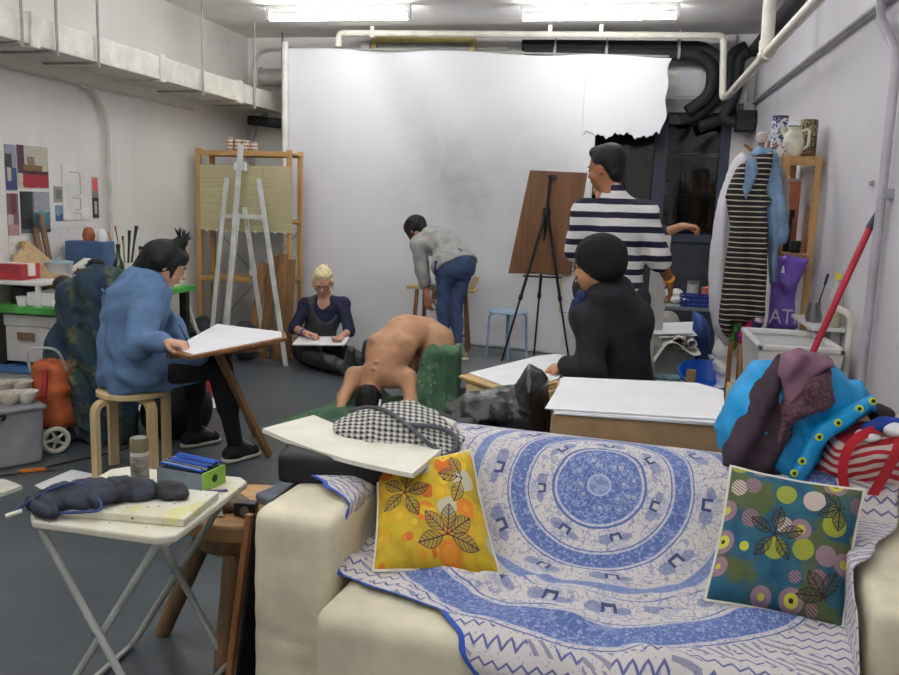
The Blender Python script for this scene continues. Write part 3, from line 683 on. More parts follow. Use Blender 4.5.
# wood offcuts leaning on the wall
M_STICK = [wood('offcut_a', (168, 136, 98), (146, 112, 74)), wood('offcut_b', (122, 96, 70), (98, 76, 54)), wood('offcut_c', (196, 170, 130), (176, 148, 108))]
for i, (y, h, w_, m) in enumerate(((4.93, .38, .05, 0), (5.0, .28, .035, 2), (5.06, .46, .045, 1), (5.12, .56, .045, 1), (4.86, .30, .06, 2))):
    o = MB().bar((-3.76, y, .729), (-3.875, y+.03, .729+h), w_, .018, up=(1, 0, 0)).build('wood_offcut', M_STICK[m], bev=.002)
    props(o, ['pale brown wood offcut, left of the two tall dark ones', 'shortest thin wood offcut leaning on the left wall', 'dark wood offcut, shorter of the two tall ones', 'tallest dark wood offcut leaning on the left wall', 'wide pale offcut leaning at the near end of the row'][i], 'wood offcut', 'wood offcuts leaning on the wall')
props(MB().plate([(-3.5, 4.93, .89), (-3.86, 4.72, .89), (-3.87, 5.0, 1.12)], .008).build('set_square', M_STICK[2]), 'brown triangular board leaning behind the red carton', 'board')
# clip lamp and jar
t = thing('glass_jar', 'glass jar with a black lid beside the plaid coat', 'jar', (-3.55, 5.28, .729))
MB().lathe((-3.5, 5.2, .729), [(.05, 0), (.055, .02), (.055, .2), (.045, .22)], 20).build('jar_body', M_CLEAR, t, smooth=True); MB().lathe((-3.5, 5.2, .949), [(.052, 0), (.055, .03), (.03, .05)], 20).build('lid', M_BLACKPL, t, smooth=True)
props(MB().plate([(-3.66, 5.05, .9), (-3.66, 5.3, .99), (-3.60, 5.3, .99), (-3.6, 5.05, .9)], .01).build('paint_palette', M_CREAMP), 'cream palette resting against the black lidded jar', 'palette')
# blue panel box, bottles, brush pot
t = thing('blue_box', 'flat blue box standing on the green desk', 'box', (-3.62, 5.5, .729))
MB().box((-3.705, 5.44, .915), (.30, .14, .37), (0, 0, .03)).build('box_body', mat('denim_blue_card', (70, 100, 140), .6, .05), t, bev=.005)
props(MB().lathe((-3.70, 5.42, 1.101), [(.035, 0), (.045, .04), (.03, .09), (.012, .1)], 14).build('clay_pot', mat('terracotta', (158, 92, 60), .6, .1), smooth=True), 'small terracotta pot on top of the blue box', 'pot')
props(MB().lathe((-3.61, 5.44, 1.101), [(.03, 0), (.035, .05), (.02, .085)], 14).build('plaster_cone', M_PAPER, smooth=True), 'small white plaster cone on top of the blue box', 'ornament')
def bottle(c, r, h, m, label, capm=None, name='bottle'):
    t = thing(name, label, 'bottle', c)
    MB().lathe(c, [(r*.9, 0), (r, .01), (r, h*.55), (r*.85, h*.64), (r*.36, h*.76), (r*.34, h*.95)], 18).build('bottle_body', m, t, smooth=True)
    MB().lathe((c[0], c[1], c[2]+h*.93), [(r*.4, 0), (r*.4, h*.07)], 14).build('cap', capm or M_BLACKPL, t, smooth=True); return t
bottle((-3.46, 5.40, .729), .04, .36, M_GLASSG, 'dark green glass bottle beside the blue box')
bottle((-3.48, 5.72, .729), .042, .33, M_AMBER, 'amber bottle with a black neck behind the denim shirt')
bottle((-3.63, 5.56, .729), .03, .2, M_WHITEPL, 'small white bottle behind the green bottle', M_WHITEPL)
t = thing('brush_pot', 'cream pot full of paint brushes on the green desk', 'pot', (-3.55, 5.85, .729))
pc = (-3.6, 5.72, .729)
MB().lathe(pc, [(.045, 0), (.05, .01), (.05, .20), (.045, .205), (.045, .02)], 18).build('pot_body', M_CREAMP, t, smooth=True)
M_BR = [mat('brush_wood', (190, 150, 90), .5, .08), mat('brush_dark', (40, 40, 48), .5, .08), mat('brush_red', (150, 50, 44), .5, .08)]
for i, (dx, dy, h, m, r) in enumerate(((-.03, -.17, .28, 0, .007), (-.02, -.10, .33, 2, .006), (0, -.04, .24, 1, .008), (.02, .02, .29, 1, .013), (.03, .10, .33, 1, .014), (.0, .06, .22, 0, .006), (.02, -.06, .2, 0, .007))):
    props(MB().tube([(pc[0]+dx*.15, pc[1]+dy*.15, .76), (pc[0]+dx*.7, pc[1]+dy*.8, .729+.2+h*.5), (pc[0]+dx, pc[1]+dy, .729+.21+h*.8)], [r*.5, r*.6, r], 8).build('paint_brush', M_BR[m], smooth=True), 'paint brush standing in the cream pot on the green desk', 'brush', 'brushes in the cream pot')
for i, (x, y, r, h, c, l) in enumerate(((-3.74, 5.60, .03, .3, (150, 86, 60), 'tall reddish tin behind the green bottle'), (-3.78, 5.66, .035, .34, (120, 80, 60), 'brown tin behind the green bottle'), (-3.55, 5.60, .028, .16, (200, 190, 170), 'pale little tub between the bottles'), (-3.72, 5.84, .03, .2, (186, 180, 168), 'pale tin between the small white bottle and brush pot'))):
    lathe_thing('paint_tin', (x, y, .729), [(r, 0), (r, h*.9), (r*.8, h)], mat('tin_%d' % i, c, .4, .1), l, 'tin')
props(MB().box((-3.48, 6.13, .745), (.14, .2, .03), (0, 0, .2)).build('notebook', M_CREAMP, bev=.003), 'cream notebook at the far end of the green desk', 'notebook')

# pictures and drawings on the left wall
def photo(y0, y1, z0, z1, label, fn, name='wall_photo', cat='photograph'):
    y = (y0+y1)/2
    o = MB().box2((XL+.001, y0, z0), (XL+.004, y1, z1)).build(name, mat(name+label, None, .3, fn=fn)); props(o, label, cat); return o
def pic(dom, stops):
    """layers: list of (lo y, hi y, lo z, hi z, colour) in 0..1 of the picture"""
    def f():
        P = coord('Generated'); x, y, z = xyz(P); n = noise(P, 6, 3, .6); yy = y+(n-.5)*.08; zz = z+(n-.5)*.08
        c = rgb(dom)
        for a, b_, c_, d_, col in stops: c = mix(inside(yy, a, b_)*inside(zz, c_, d_), c, col)
        n2 = noise(P, 14, 4, .7); return mix(sm(n2, .35, .8)*.35, c, (70, 66, 70))
    return f
photo(4.86, 4.965, 1.44, 1.73, 'photo of a blue figure at the picture edge, upper row', pic((150, 150, 165), [(0, 1, 0, .5, (60, 72, 120)), (0, .6, .5, .8, (60, 60, 60)), (.15, .5, .2, .5, (190, 185, 160))]))
photo(4.975, 5.28, 1.455, 1.735, 'photo of red cloth before a pale box, upper row', pic((196, 190, 172), [(0, .22, .35, 1, (78, 44, 62)), (.3, .55, .55, .75, (130, 118, 96)), (.18, .8, .4, .55, (120, 92, 52)), (.15, 1, .02, .35, (158, 34, 52)), (.15, 1, .33, .42, (70, 30, 36))]))
photo(4.86, 4.965, 1.15, 1.42, 'photo in reddish tones at the picture edge, lower row', pic((120, 92, 110), [(0, .5, .2, .5, (190, 185, 180)), (0, 1, 0, .25, (176, 140, 140)), (.3, .8, .5, 1, (104, 50, 60))]))
photo(4.985, 5.28, 1.16, 1.435, 'photo of turquoise cloth in a dark corner, lower row', pic((100, 98, 112), [(0, .4, .1, 1, (36, 40, 40)), (.45, 1, .5, 1, (160, 158, 165)), (.45, .95, .15, .5, (44, 118, 128)), (.6, .8, .3, .55, (70, 150, 150))]))
photo(5.33, 5.44, 1.365, 1.475, 'small grey sketch photo beside the white panel drawing', pic((150, 146, 138), [(.2, .8, .2, .8, (110, 112, 112))]))
photo(5.34, 5.44, 1.235, 1.345, 'small blue photo beside the white panel drawing', pic((120, 140, 170), [(0, 1, 0, .45, (56, 82, 136)), (.1, .4, .3, .8, (130, 160, 150))]))
photo(5.77, 5.845, 1.41, 1.555, 'little red and pink picture, top of the narrow strip', pic((196, 150, 150), [(.1, .9, .2, .9, (220, 88, 88)), (0, 1, 0, .3, (120, 130, 140))]))
photo(5.77, 5.845, 1.25, 1.405, 'little black and white picture, bottom of the narrow strip', pic((40, 42, 46), [(.3, .7, .2, .8, (190, 190, 190))]))
def sketch(seed):
    def f():
        P = coord('Generated'); x, y, z = xyz(P); v = vec(y*3+seed, z*3)
        d = voro(v, 1.6, 'DISTANCE_TO_EDGE'); n = noise(v, 2.2, 3, .6)
        return mix(sm(d, .03, .012)*sm(n, .5, .56)*.55, (222, 220, 216), (104, 112, 140))
    return f
photo(4.86, 5.22, .98, 1.14, 'white sheet of blue pen sketches behind the offcuts', sketch(1), 'wall_sketch', 'drawing')
photo(5.24, 5.5, .95, 1.18, 'sheet of grey pencil scribbles above the blue box', sketch(5), 'wall_sketch', 'drawing')
photo(5.3, 5.7, 1.185, 1.215, 'long narrow paper strip under the white panel drawing', sketch(8), 'wall_sketch', 'drawing')
t = thing('panel_drawing', 'white embossed paper panel pinned between photos and strip', 'drawing', (XL, 5.55, 1.23))
MB().box2((XL+.001, 5.42, 1.24), (XL+.008, 5.72, 1.63)).build('panel_sheet', M_WHITE, t, bev=.002)
b = MB()
for pts in ([(5.5, 1.58), (5.62, 1.58), (5.62, 1.42), (5.56, 1.42)], [(5.52, 1.4), (5.62, 1.4), (5.62, 1.31), (5.56, 1.31)], [(5.54, 1.29), (5.62, 1.29), (5.62, 1.25)]):
    b.tube(bend([(XL+.009, y, z) for y, z in pts], .02), .004, 6)
b.build('embossed_line', mat('soft_pink_grey', (196, 184, 182), .6, .03), t, smooth=True)

# under the desk
t = thing('archive_box', 'white archive box with a label under the desk', 'box', (-3.7, 4.9, .34))
MB().box2((-3.86, 4.66, .37), (-3.42, 4.98, .66)).build('box_body', mat('archive_white', (202, 200, 196), .6, .03), t, bev=.004); MB().box2((-3.87, 4.65, .6), (-3.41, 4.99, .67)).build('lid', MATS['archive_white'], t, bev=.004)
MB().box2((-3.7, 4.646, .51), (-3.58, 4.649, .56)).build('label_plate', mat('brown_label', (120, 92, 70), .5, .05), t)
t = thing('storage_crate', 'cloudy storage crate with blue lid under the archive box', 'crate', (-3.65, 4.9, 0))
MB().box2((-3.87, 4.64, 0), (-3.4, 5.1, .3)).build('crate_body', M_CLEAR, t, bev=.01); MB().box2((-3.89, 4.62, .3), (-3.38, 5.12, .345)).build('lid', mat('mid_blue_plastic', (70, 112, 165), .4, .05), t, bev=.006)
props(MB().box2((-3.85, 5.25, 0), (-3.45, 5.9, .45)).build('cardboard_box', mat('grey_brown_card', (126, 116, 108), .7, .06), bev=.004), 'greyish cardboard box deep under the green desk', 'box')

# clear tub with bowls, near left
M_GREYTUB = mat('frosted_grey_plastic', (150, 152, 156), .3, .06, alpha=.92)
t = thing('storage_tub', 'frosted grey storage tub with black handle at the left edge', 'tub', (-3.2, 3.85, 0), rotz=0)
R = Matrix.Rotation(-.607, 3, 'Z')
c0 = V(-3.30, 3.815, 0)
MB().box(c0+V(0, 0, .15), (.42, .50, .30), R, taper=1.06).build('tub_body', M_GREYTUB, t, bev=.015)
MB().box(c0+V(0, 0, .31), (.47, .55, .025), R).build('lid', M_GREYTUB, t, bev=.008)
MB().tube(bend([c0+R@V(.225, -.12, .27), c0+R@V(.255, -.12, .3), c0+R@V(.255, .06, .3), c0+R@V(.225, .06, .27)], .02), .009, 8).build('handle', M_BLACKPL, t, smooth=True)
BOWL = [(.03, 0), (.035, .008), (.06, .035), (.068, .065), (.063, .065), (.05, .03), (0.001, .012)]
for i, (x, y, s, c, l) in enumerate(((-3.13, 3.85, 1.0, (214, 206, 190), 'cream bowl on the grey tub, nearest its handle'), (-3.08, 3.91, .95, (220, 216, 206), 'white bowl on the grey tub, nearest the wheel'), (-3.32, 4.03, 1.1, (196, 186, 170), 'beige bowl on the grey tub at the picture edge'), (-3.26, 4.10, 1.0, (210, 204, 194), 'pale bowl at the back of the grey tub'))):
    o = MB().lathe((x, y, .323), [(r*s, z*s) for r, z in BOWL], 24).build('bowl', mat('glazed_%d' % i, c, .3, .1), smooth=True); props(o, l, 'bowl', 'bowls on the grey tub')

# shopping trolley: orange bag on wheels
M_ORANGE = mat('orange_bag_cloth', (180, 92, 54), .7, .12, bump=.15, bs=25)
t = thing('shopping_trolley', 'orange shopping trolley bag with white wheels and clear handle', 'trolley', (-3.15, 4.2, 0))
S = Sdf(.012); S.box((-3.15, 4.24, .29), (.105, .10, .20), rd=.05).disp(folds((0, 0, 1), 28, .008, seed=4)).disp(lumps(14, .008, 3)); S.build('bag', M_ORANGE, t)
MB().box((-3.13, 4.13, .38), (.03, .012, .16), (0, .1, .2)).build('strap', M_REDPL, t)
def wheel(c, ax, r):
    w = MB().tube([V(c)-V(ax)*.015, V(c)+V(ax)*.015], .02, 12); m = w.build('wheel_hub', M_GREYP, t)
    n = V(ax).normalized(); x = n.orthogonal().normalized(); y = n.cross(x)
    ring = [V(c)+x*r*math.cos(a)+y*r*math.sin(a) for a in [2*PI*i/28 for i in range(29)]]
    tr = MB().tube(ring, .014, 8, caps=False); 
    for i in range(5):
        a = 2*PI*i/5; tr.tube([V(c), V(c)+(x*math.cos(a)+y*math.sin(a))*r], .008, 6)
    tr.build('wheel', M_SOLE, t, smooth=True)
wheel((-3.02, 4.06, .078), (.75, -.6, 0), .064); wheel((-3.25, 4.38, .078), (.75, -.6, 0), .064)
MB().tube([(-3.02, 4.06, .078), (-3.25, 4.38, .078)], .008, 8).build('axle', M_STEEL, t)
MB().tube(bend([(-3.22, 4.14, .44), (-3.22, 4.10, .58), (-3.06, 4.16, .58), (-3.05, 4.22, .44)], .06), .008, 8).build('handle', M_CLEAR, t, smooth=True)
# cables and knife on the floor
props(MB().tube(bend([(-3.5, 3.5, .006), (-3.0, 3.62, .006), (-2.85, 3.95, .006), (-2.7, 4.2, .006), (-2.75, 4.8, .006)], .3), .006, 6).build('power_cable', M_BLACKPL, smooth=True), 'black cable lying on the floor beside the grey tub', 'cable')
t = thing('paint_scraper', 'orange handled scraper on the floor beside the white paper', 'tool', (-2.9, 3.77, 0))
MB().bar((-2.98, 3.71, .012), (-2.88, 3.78, .012), .022, .016).build('handle', mat('orange_plastic', (214, 120, 40), .4, .05), t, bev=.003); MB().bar((-2.88, 3.78, .012), (-2.83, 3.81, .012), .03, .003).build('blade', M_STEEL, t)
def paper(pts, label, m=M_PAPER, th=.003, name='paper_sheet', cat='paper'):
    o = MB().plate(pts, th).build(name, m); return props(o, label, cat)
paper([(-2.78, 3.56, .002), (-2.56, 3.44, .002), (-2.46, 3.76, .002), (-2.76, 3.83, .002)], 'white paper on the floor in front of the bentwood stool')
paper([(-3.1, 3.42, .002), (-2.82, 3.38, .002), (-2.8, 3.5, .002), (-2.95, 3.56, .002)], 'cream pad on the floor at the left picture edge', M_CREAMP, .02, 'sketch_pad', 'pad')
paper([(-2.95, 5.1, .002), (-2.65, 5.3, .002), (-2.6, 5.58, .002), (-2.98, 5.5, .002)], 'white paper on the floor seen between the legs in black leggings')
paper([(-3.0, 5.1, .003), (-2.98, 5.0, .003), (-3.4, 5.1, .003), (-3.4, 5.3, .003)], 'white scrap on the floor beside the desk leg')

SHELF0 = set(bpy.data.objects)
# corner shelf with matting hung over it
t = thing('pine_shelf', 'tall pine shelf in the left corner behind the easel', 'shelf', (-3.4, 7.3, 0))
for x in (-3.86, -2.99):
    for y in (7.22, 7.48): MB().box2((x-.022, y-.018, 0), (x+.022, y+.018, 1.86)).build('post', M_PINE, t, bev=.003)
for z in (.1, .67, 1.2, 1.8):
    b = MB().box2((-3.88, 7.2, z), (-2.97, 7.24, z+.045)).box2((-3.88, 7.46, z), (-2.97, 7.5, z+.045))
    for i in range(5): b.box2((-3.87, 7.25+i*.042, z+.02), (-2.98, 7.285+i*.042, z+.038))
    b.build('shelf_board', M_PINEX, t, bev=.002)
MB().tube([(-3.84, 7.5, .2), (-3.0, 7.5, 1.15)], .005, 6).tube([(-3.0, 7.5, .2), (-3.84, 7.5, 1.15)], .005, 6).build('cross_brace', M_STEEL, t)
def matcol():
    P = coord('Object'); x, y, z = xyz(P); s = efract(z*70); n = noise(vec(x*2, y, z*60), 1.5, 3, .7)
    return mix(sm(n, .3, .7), (196, 186, 150), (176, 166, 130))
M_MAT = mat('reed_matting', None, .8, fn=matcol)
rng = random.Random(5)
for x0, x1, l in ((-3.82, -3.22, 'wide yellowish reed matting hung behind the white easel'), (-3.215, -2.95, 'narrow reed matting hung beside the backdrop edge')):
    n = 40; P = np.zeros((n, 8, 3))
    for i in range(n):
        X = x0+(x1-x0)*i/(n-1)
        for j in range(8):
            v = j/7; P[i, j] = (X+.02*v*(X+3.4), 7.17-.01*math.sin(v*3+X*6), 1.715-(.575+.012*rng.random()*(j == 7))*v)
    props(MB().grid(P[::-1], .008).build('reed_mat', M_MAT, smooth=True), l, 'matting')
for i in range(9):
    x = -3.76+.094*i
    props(MB().lathe((x, 7.165, 1.115), [(.001, 0), (.009, .008), (.011, .016), (.001, .028)], 8).build('hanging_bead', M_PAPER, smooth=True), 'small pale bead hanging from the lower edge of the matting', 'bead', 'beads on the matting')
def cup_pat():
    P = coord('Object'); x, y, z = xyz(P); a = eatan(y, x)
    u = efract(a*2.546+(efract(efloor(z*32)*.5)))-.5; v = efract(z*32)-.5
    return mix(sm(elen(u*1.0, v*1.0), .36, .3), (226, 214, 200), (84, 34, 44))
M_CUPS = mat('dotted_crimson_pattern', None, .5, fn=cup_pat)
for i, x in enumerate((-3.585, -3.505, -3.43, -3.36)):
    o = MB().lathe((x-.02, 7.33, 1.845), [(.034, 0), (.038, .01), (.038, .12-.012*i), (.034, .122-.012*i), (.033, .02)], 20).build('patterned_cup', M_CUPS, smooth=True)
    props(o, 'white cup with dark crimson dots in the row on the pine shelf', 'cup', 'dotted cups on the pine shelf')
M_PLANK = [wood('plank_a', (150, 112, 74), (122, 86, 52)), wood('plank_b', (134, 98, 62), (108, 76, 46))]
for i, (x, lean, h) in enumerate(((-3.22, .10, .86), (-3.12, .08, .93), (-3.03, .03, .95), (-2.96, .01, .9))):
    o = MB().bar((x-lean, 7.1, 0), (x, 7.19, h), .085, .02, up=(0, 1, 0)).build('plank', M_PLANK[i % 2], bev=.002)
    props(o, ['most slanted brown plank leaning on the pine shelf', 'second brown plank leaning on the pine shelf', 'tallest brown plank leaning on the pine shelf', 'brown plank leaning nearest the backdrop edge'][i], 'plank', 'planks leaning on the pine shelf')
props(MB().box((-3.4, 7.35, .75), (.05, .05, .06)).build('matchbox', M_PAPER, bev=.003), 'small white box on the middle shelf board behind the easel', 'box')
for o in set(bpy.data.objects)-SHELF0:
    if o.parent is None: o.location.x += .065
# rubbish at the shelf foot
S = Sdf(.014); S.ell((-3.62, 6.92, .17), (.15, .13, .2)).ell((-3.5, 7.0, .12), (.14, .12, .15)).disp(lumps(22, .012, 9)).cut((0, 0, .003), (0, 0, -1))
props(S.build('dark_bag', mat('charcoal_cloth', (48, 50, 58), .7, .15)), 'dark cloth bag slumped at the foot of the pine shelf', 'bag')
S = Sdf(.014); S.ell((-3.25, 7.0, .17), (.12, .1, .18)).disp(lumps(20, .01, 19)).cut((0, 0, .003), (0, 0, -1))
props(S.build('dark_bag', MATS['charcoal_cloth']), 'dark sack behind the easel legs', 'bag')
t = thing('green_basket', 'bright green plastic basket beside the dark bag', 'basket', (-3.5, 6.6, 0))
MB().lathe((-3.57, 6.62, 0), [(.09, 0), (.12, .26), (.13, .27), (.11, .26), (.08, .02), (.001, .015)], 20).build('basket_body', mat('bright_green_plastic', (38, 160, 70), .4, .06), t, smooth=True)
S = Sdf(.012); S.ell((-3.58, 6.62, .27), (.08, .08, .06)).disp(lumps(40, .01, 2)); S.build('contents', M_BLACKPL, t)
props(MB().tube(bend([(-3.85, 6.45, .72), (-3.7, 6.5, .7), (-3.58, 6.55, .6), (-3.52, 6.58, .35), (-3.5, 6.6, .28)], .1), .018, 10).build('drain_hose', M_PVC, smooth=True), 'cream hose curving down behind the desk end', 'hose')
def bucket(c, r, h, m, label, name='bucket'):
    t = thing(name, label, 'bucket', c)
    MB().lathe(c, [(r*.8, 0), (r, h), (r*1.06, h), (r*1.06, h-.02), (r*.98, h-.02), (r*.97, h-.005), (r*.77, .01), (.001, .01)], 24).build('bucket_body', m, t, smooth=True)
    MB().tube([V(c)+V(r*1.04*math.cos(a), .05*math.sin(a)-.02, h-.01-r*.9*math.sin(a)*.9) for a in [PI*i/12 for i in range(13)]], .004, 6).build('handle', M_STEEL, t, smooth=True); return t
bucket((-3.0, 5.75, 0), .13, .27, M_REDPL, 'red bucket standing beyond the drawing table leg')
props(MB().box((-2.93, 5.72, .27), (.05, .12, .16), (.3, .3, .2)).build('packet', mat('yellow_green_packet', (196, 204, 50), .5, .2), bev=.004), 'yellow green packet sticking out of the red bucket', 'packet')

# white easel
M_EASEL = mat('easel_white_paint', (206, 208, 206), .5, .05)
t = thing('easel', 'white painted wooden easel in front of the pine shelf', 'easel', (-3.2, 6.9, 0))
MB().bar((-3.52, 6.84, 0), (-3.43, 7.03, 1.6), .04, .022, (0, 1, 0)).build('leg', M_EASEL, t, bev=.003)
MB().bar((-2.80, 6.84, 0), (-3.13, 7.03, 1.6), .04, .022, (0, 1, 0)).build('leg', M_EASEL, t, bev=.003)
MB().bar((-3.12, 7.16, 0), (-3.28, 7.06, 1.35), .04, .022, (0, 1, 0)).build('leg', M_EASEL, t, bev=.003)
MB().bar((-3.36, 6.84, .2), (-3.28, 7.0, 1.88), .045, .022, (0, 1, 0)).build('mast', M_EASEL, t, bev=.003)
MB().bar((-3.40, 6.86, .1), (-3.30, 6.965, 1.3), .05, .02, (0, 1, 0)).build('front_slat', M_EASEL, t, bev=.003)
MB().box((-3.28, 6.985, 1.70), (.11, .04, .075)).build('canvas_clamp', M_EASEL, t, bev=.004)
MB().box((-3.28, 6.995, 1.27), (.40, .03, .035)).build('crossbar', M_EASEL, t, bev=.003)
MB().box((-3.22, 6.83, .215), (.74, .09, .02)).build('tray', M_EASEL, t, bev=.003)
t = thing('ink_bottle', 'small dark ink bottle on the easel tray', 'bottle', (-3.05, 6.83, .225)); MB().lathe((-3.03, 6.83, .226), [(.025, 0), (.025, .045), (.014, .055)], 14).build('bottle_body', M_BLACKPL, t, smooth=True); MB().lathe((-3.03, 6.83, .28), [(.018, 0), (.018, .02)], 12).build('cap', M_DARKMET, t, smooth=True)
props(MB().box((-3.28, 6.82, .236), (.12, .04, .02), (0, 0, .3)).build('blue_rag', mat('blue_grey_rag', (80, 100, 130), .8, .2), bev=.004), 'small blue rag on the easel tray', 'rag')

# ================================================================== sofa
SP = V(-.85, 2.3, 0); SR = Matrix.Translation(SP) @ Matrix.Rotation(-.115, 4, 'Z') @ Matrix.Translation(-SP)
def turn(o):          # the sofa stands slightly turned towards the camera at its right end
    o.matrix_world = SR @ Matrix.LocRotScale(o.location, o.rotation_euler, o.scale); return o
M_LINEN = mat('cream_linen', (224, 216, 190), .85, .04, 5, bump=.12, bs=160)
t = thing('sofa', 'cream two-seat sofa with rounded arms under a blue and white throw', 'sofa', (-.04, 2.3, 0))
wr = folds((0, 0, 1), 42, .0016, warp=2.2, wf=7, seed=5)
def armf(x0, x1, yf, nm):
    S = Sdf(.012); S.box(((x0+x1)/2, (yf+2.86)/2, .335), ((x1-x0)/2, (2.86-yf)/2, .275), rd=.034).disp(wr).disp(folds((0, 1, 0), 30, .0012, seed=8))
    return S.build(nm, M_LINEN, t)
armf(-.925, -.685, 2.06, 'arm'); armf(.625, .905, 2.07, 'arm')
S = Sdf(.012); S.box((-.02, 2.355, .235), (.655, .42, .19), rd=.05).disp(folds((1, 0, 0), 60, .0016, warp=2.5, wf=6, seed=2)); S.build('seat', M_LINEN, t)
Bk = basis((0, 1, .0), (0, -.30, 1)); S = Sdf(.012); Bk = basis((0, 1, -.0), (0, 0, 1))
B2 = np.stack([nrm((1, 0, 0)), nrm((0, 1, -.28)), nrm((0, .28, 1))], 1)
S.box((-.02, 2.655, .385), (.66, .12, .315), B2, rd=.06).box((-.02, 2.75, .35), (.66, .1, .325), rd=.05); S.build('backrest', M_LINEN, t)
for x in (-.9, .82):
    for y in (2.1, 2.78): MB().lathe((x, y, 0), [(.022, 0), (.03, .065)], 12).build('foot', M_OAK, t)
MB().box2((-.955, 2.03, .075), (-.705, 2.022, .08)).build('seam', M_LINEN, t)

turn(t)
# ------------------------------------------------------------------ throw
def prof(v):          # along the cloth, from behind the back, over it and forward across the seat
    pts = [(2.875, .45), (2.87, .64), (2.85, .69), (2.76, .706), (2.67, .700), (2.60, .665), (2.52, .58), (2.43, .49), (2.36, .448), (2.28, .438), (2.1, .438), (1.99, .436), (1.945, .42), (1.922, .385), (1.915, .30), (1.912, .06)]
    L = [0]
    for a, b in zip(pts, pts[1:]): L.append(L[-1]+math.dist(a, b))
    d = v*L[-1]; i = max(k for k in range(len(L)) if L[k] <= d+1e-9); i = min(i, len(pts)-2); q = (d-L[i])/(L[i+1]-L[i])
    return pts[i][0]+(pts[i+1][0]-pts[i][0])*q, pts[i][1]+(pts[i+1][1]-pts[i][1])*q, d
TC = None
nv, nu = 170, 230
prf = [prof(j/(nv-1)) for j in range(nv)]
tc = min(prf, key=lambda p: abs(p[1]-.638) + (10 if p[0] > 2.6 else 0))[2]
tseat = min(prf, key=lambda p: abs(p[0]-2.30))[2]
def lerpt(tab, y):
    tab = sorted(tab); 
    if y <= tab[0][0]: return tab[0][1]
    for a, b in zip(tab, tab[1:]):
        if y <= b[0]: 
            q = (y-a[0])/(b[0]-a[0]); q = q*q*(3-2*q); return a[1]+(b[1]-a[1])*q
    return tab[-1][1]
LTAB = [(1.5, -.02), (1.70, -.13), (1.83, -.21), (1.93, -.28), (2.02, -.35), (2.05, -.45), (2.085, -.60), (2.12, -.72), (2.18, -.86), (2.26, -.98), (2.36, -1.09), (2.44, -1.12), (2.9, -1.13)]
RTAB = [(1.5, .585), (1.9, .60), (2.0, .64), (2.15, .74), (2.35, .84), (2.6, .93), (2.9, 1.0)]
def acrossp(s):        # s: cloth coordinate sideways; returns x, arm height
    if s < -.67:
        a = -.67-s
        if a < .03: return s, .0
        if a < .20: return -.70+.0*a, .44+(a-.03)*1.0
        if a < .25: q = (a-.2)/.05; return -.70-.045*q, .61+.022*q
        if a < .44: return -.745-(a-.25), .632
        return -.935-(a-.44)*.5, .632-(a-.44)*.6
    if s > .595:
        a = s-.595
        if a < .02: return s, 0.
        if a < .19: return .615, .44+(a-.02)
        if a < .24: q = (a-.19)/.05; return .615+.045*q, .61+.022*q
        return .66+(a-.24), .632
    return s, 0.
P = np.zeros((nu, nv, 3)); UV = np.zeros((nu, nv, 3))
for j in range(nv):
    Y, Z, d = prf[j]; yk = Y if Y > 2.3 else 2.3-(d-tseat); sl = lerpt(LTAB, yk); sr = lerpt(RTAB, yk)
    for i in range(nu):
        s = sl+(sr-sl)*i/(nu-1); x, za = acrossp(s)
        z = max(Z, za) if Y < 2.86 else Z
        t_ = d-tc; seat = 1/(1+math.exp((Y-2.34)*40)); edge = min(1, (s-sl)/.1)
        w = .010*math.sin(9*s+6*t_+2*math.sin(5*s))*seat + .006*math.sin(24*(s*.7+t_)+3*math.sin(4*s-t_*6))*seat
        # two long soft ridges on the seat, a crumple near the left pillow
        r1 = math.exp(-((t_-.41-.05*math.sin(3*s+1)+.12*s)/.018)**2)*.016*seat
        r2 = math.exp(-(((s+.22)*.55+(t_-.42)*.8)/.014)**2)*.034*math.exp(-((s+.25)/.16)**2)*seat
        r3 = math.exp(-(((s+.05)*.35-(t_-.57)*.9)/.02)**2)*.014*seat
        r4 = math.exp(-((t_-.36+.25*(s-.1)**2)/.012)**2)*.010
        wb = .0025*math.sin(17*s+9*t_)
        h = .006+max(0, w+.008)+r1+r2+r3+r4
        if za > 0 and z == za: h = .008+.004*math.sin(22*Y+9*s)+.003
        if edge < 1: h = .005+(h-.005)*edge
        yy = Y
        nY, nZ = (0, 1)
        if 2.36 < Y < 2.62: nY, nZ = -.78, .62; h = .006+abs(wb)+r4*1.2+max(0, w)*.4
        if Y > 2.86: nY, nZ = 1, 0; h = .006+.004*math.sin(20*s)
        if Y < 1.95: nY, nZ = -1, .1; h += .006*math.sin(26*s)
        P[i, j] = (x+(.012*math.copysign(1, -x) if za > 0 and z == za and za < .62 else 0), yy+nY*h, z+nZ*h)
        UV[i, j] = (s+.048, t_, s-sl)
def smooth_grid(P, n):
    for _ in range(n):
        Q = P.copy(); Q[1:-1, 1:-1] = .5*P[1:-1, 1:-1]+.125*(P[2:, 1:-1]+P[:-2, 1:-1]+P[1:-1, 2:]+P[1:-1, :-2])
        P = Q
    return P
P = smooth_grid(P, 3)
BLU, BLU2, WHT, DKB = (84, 106, 164), (134, 150, 190), (214, 208, 206), (56, 66, 106)
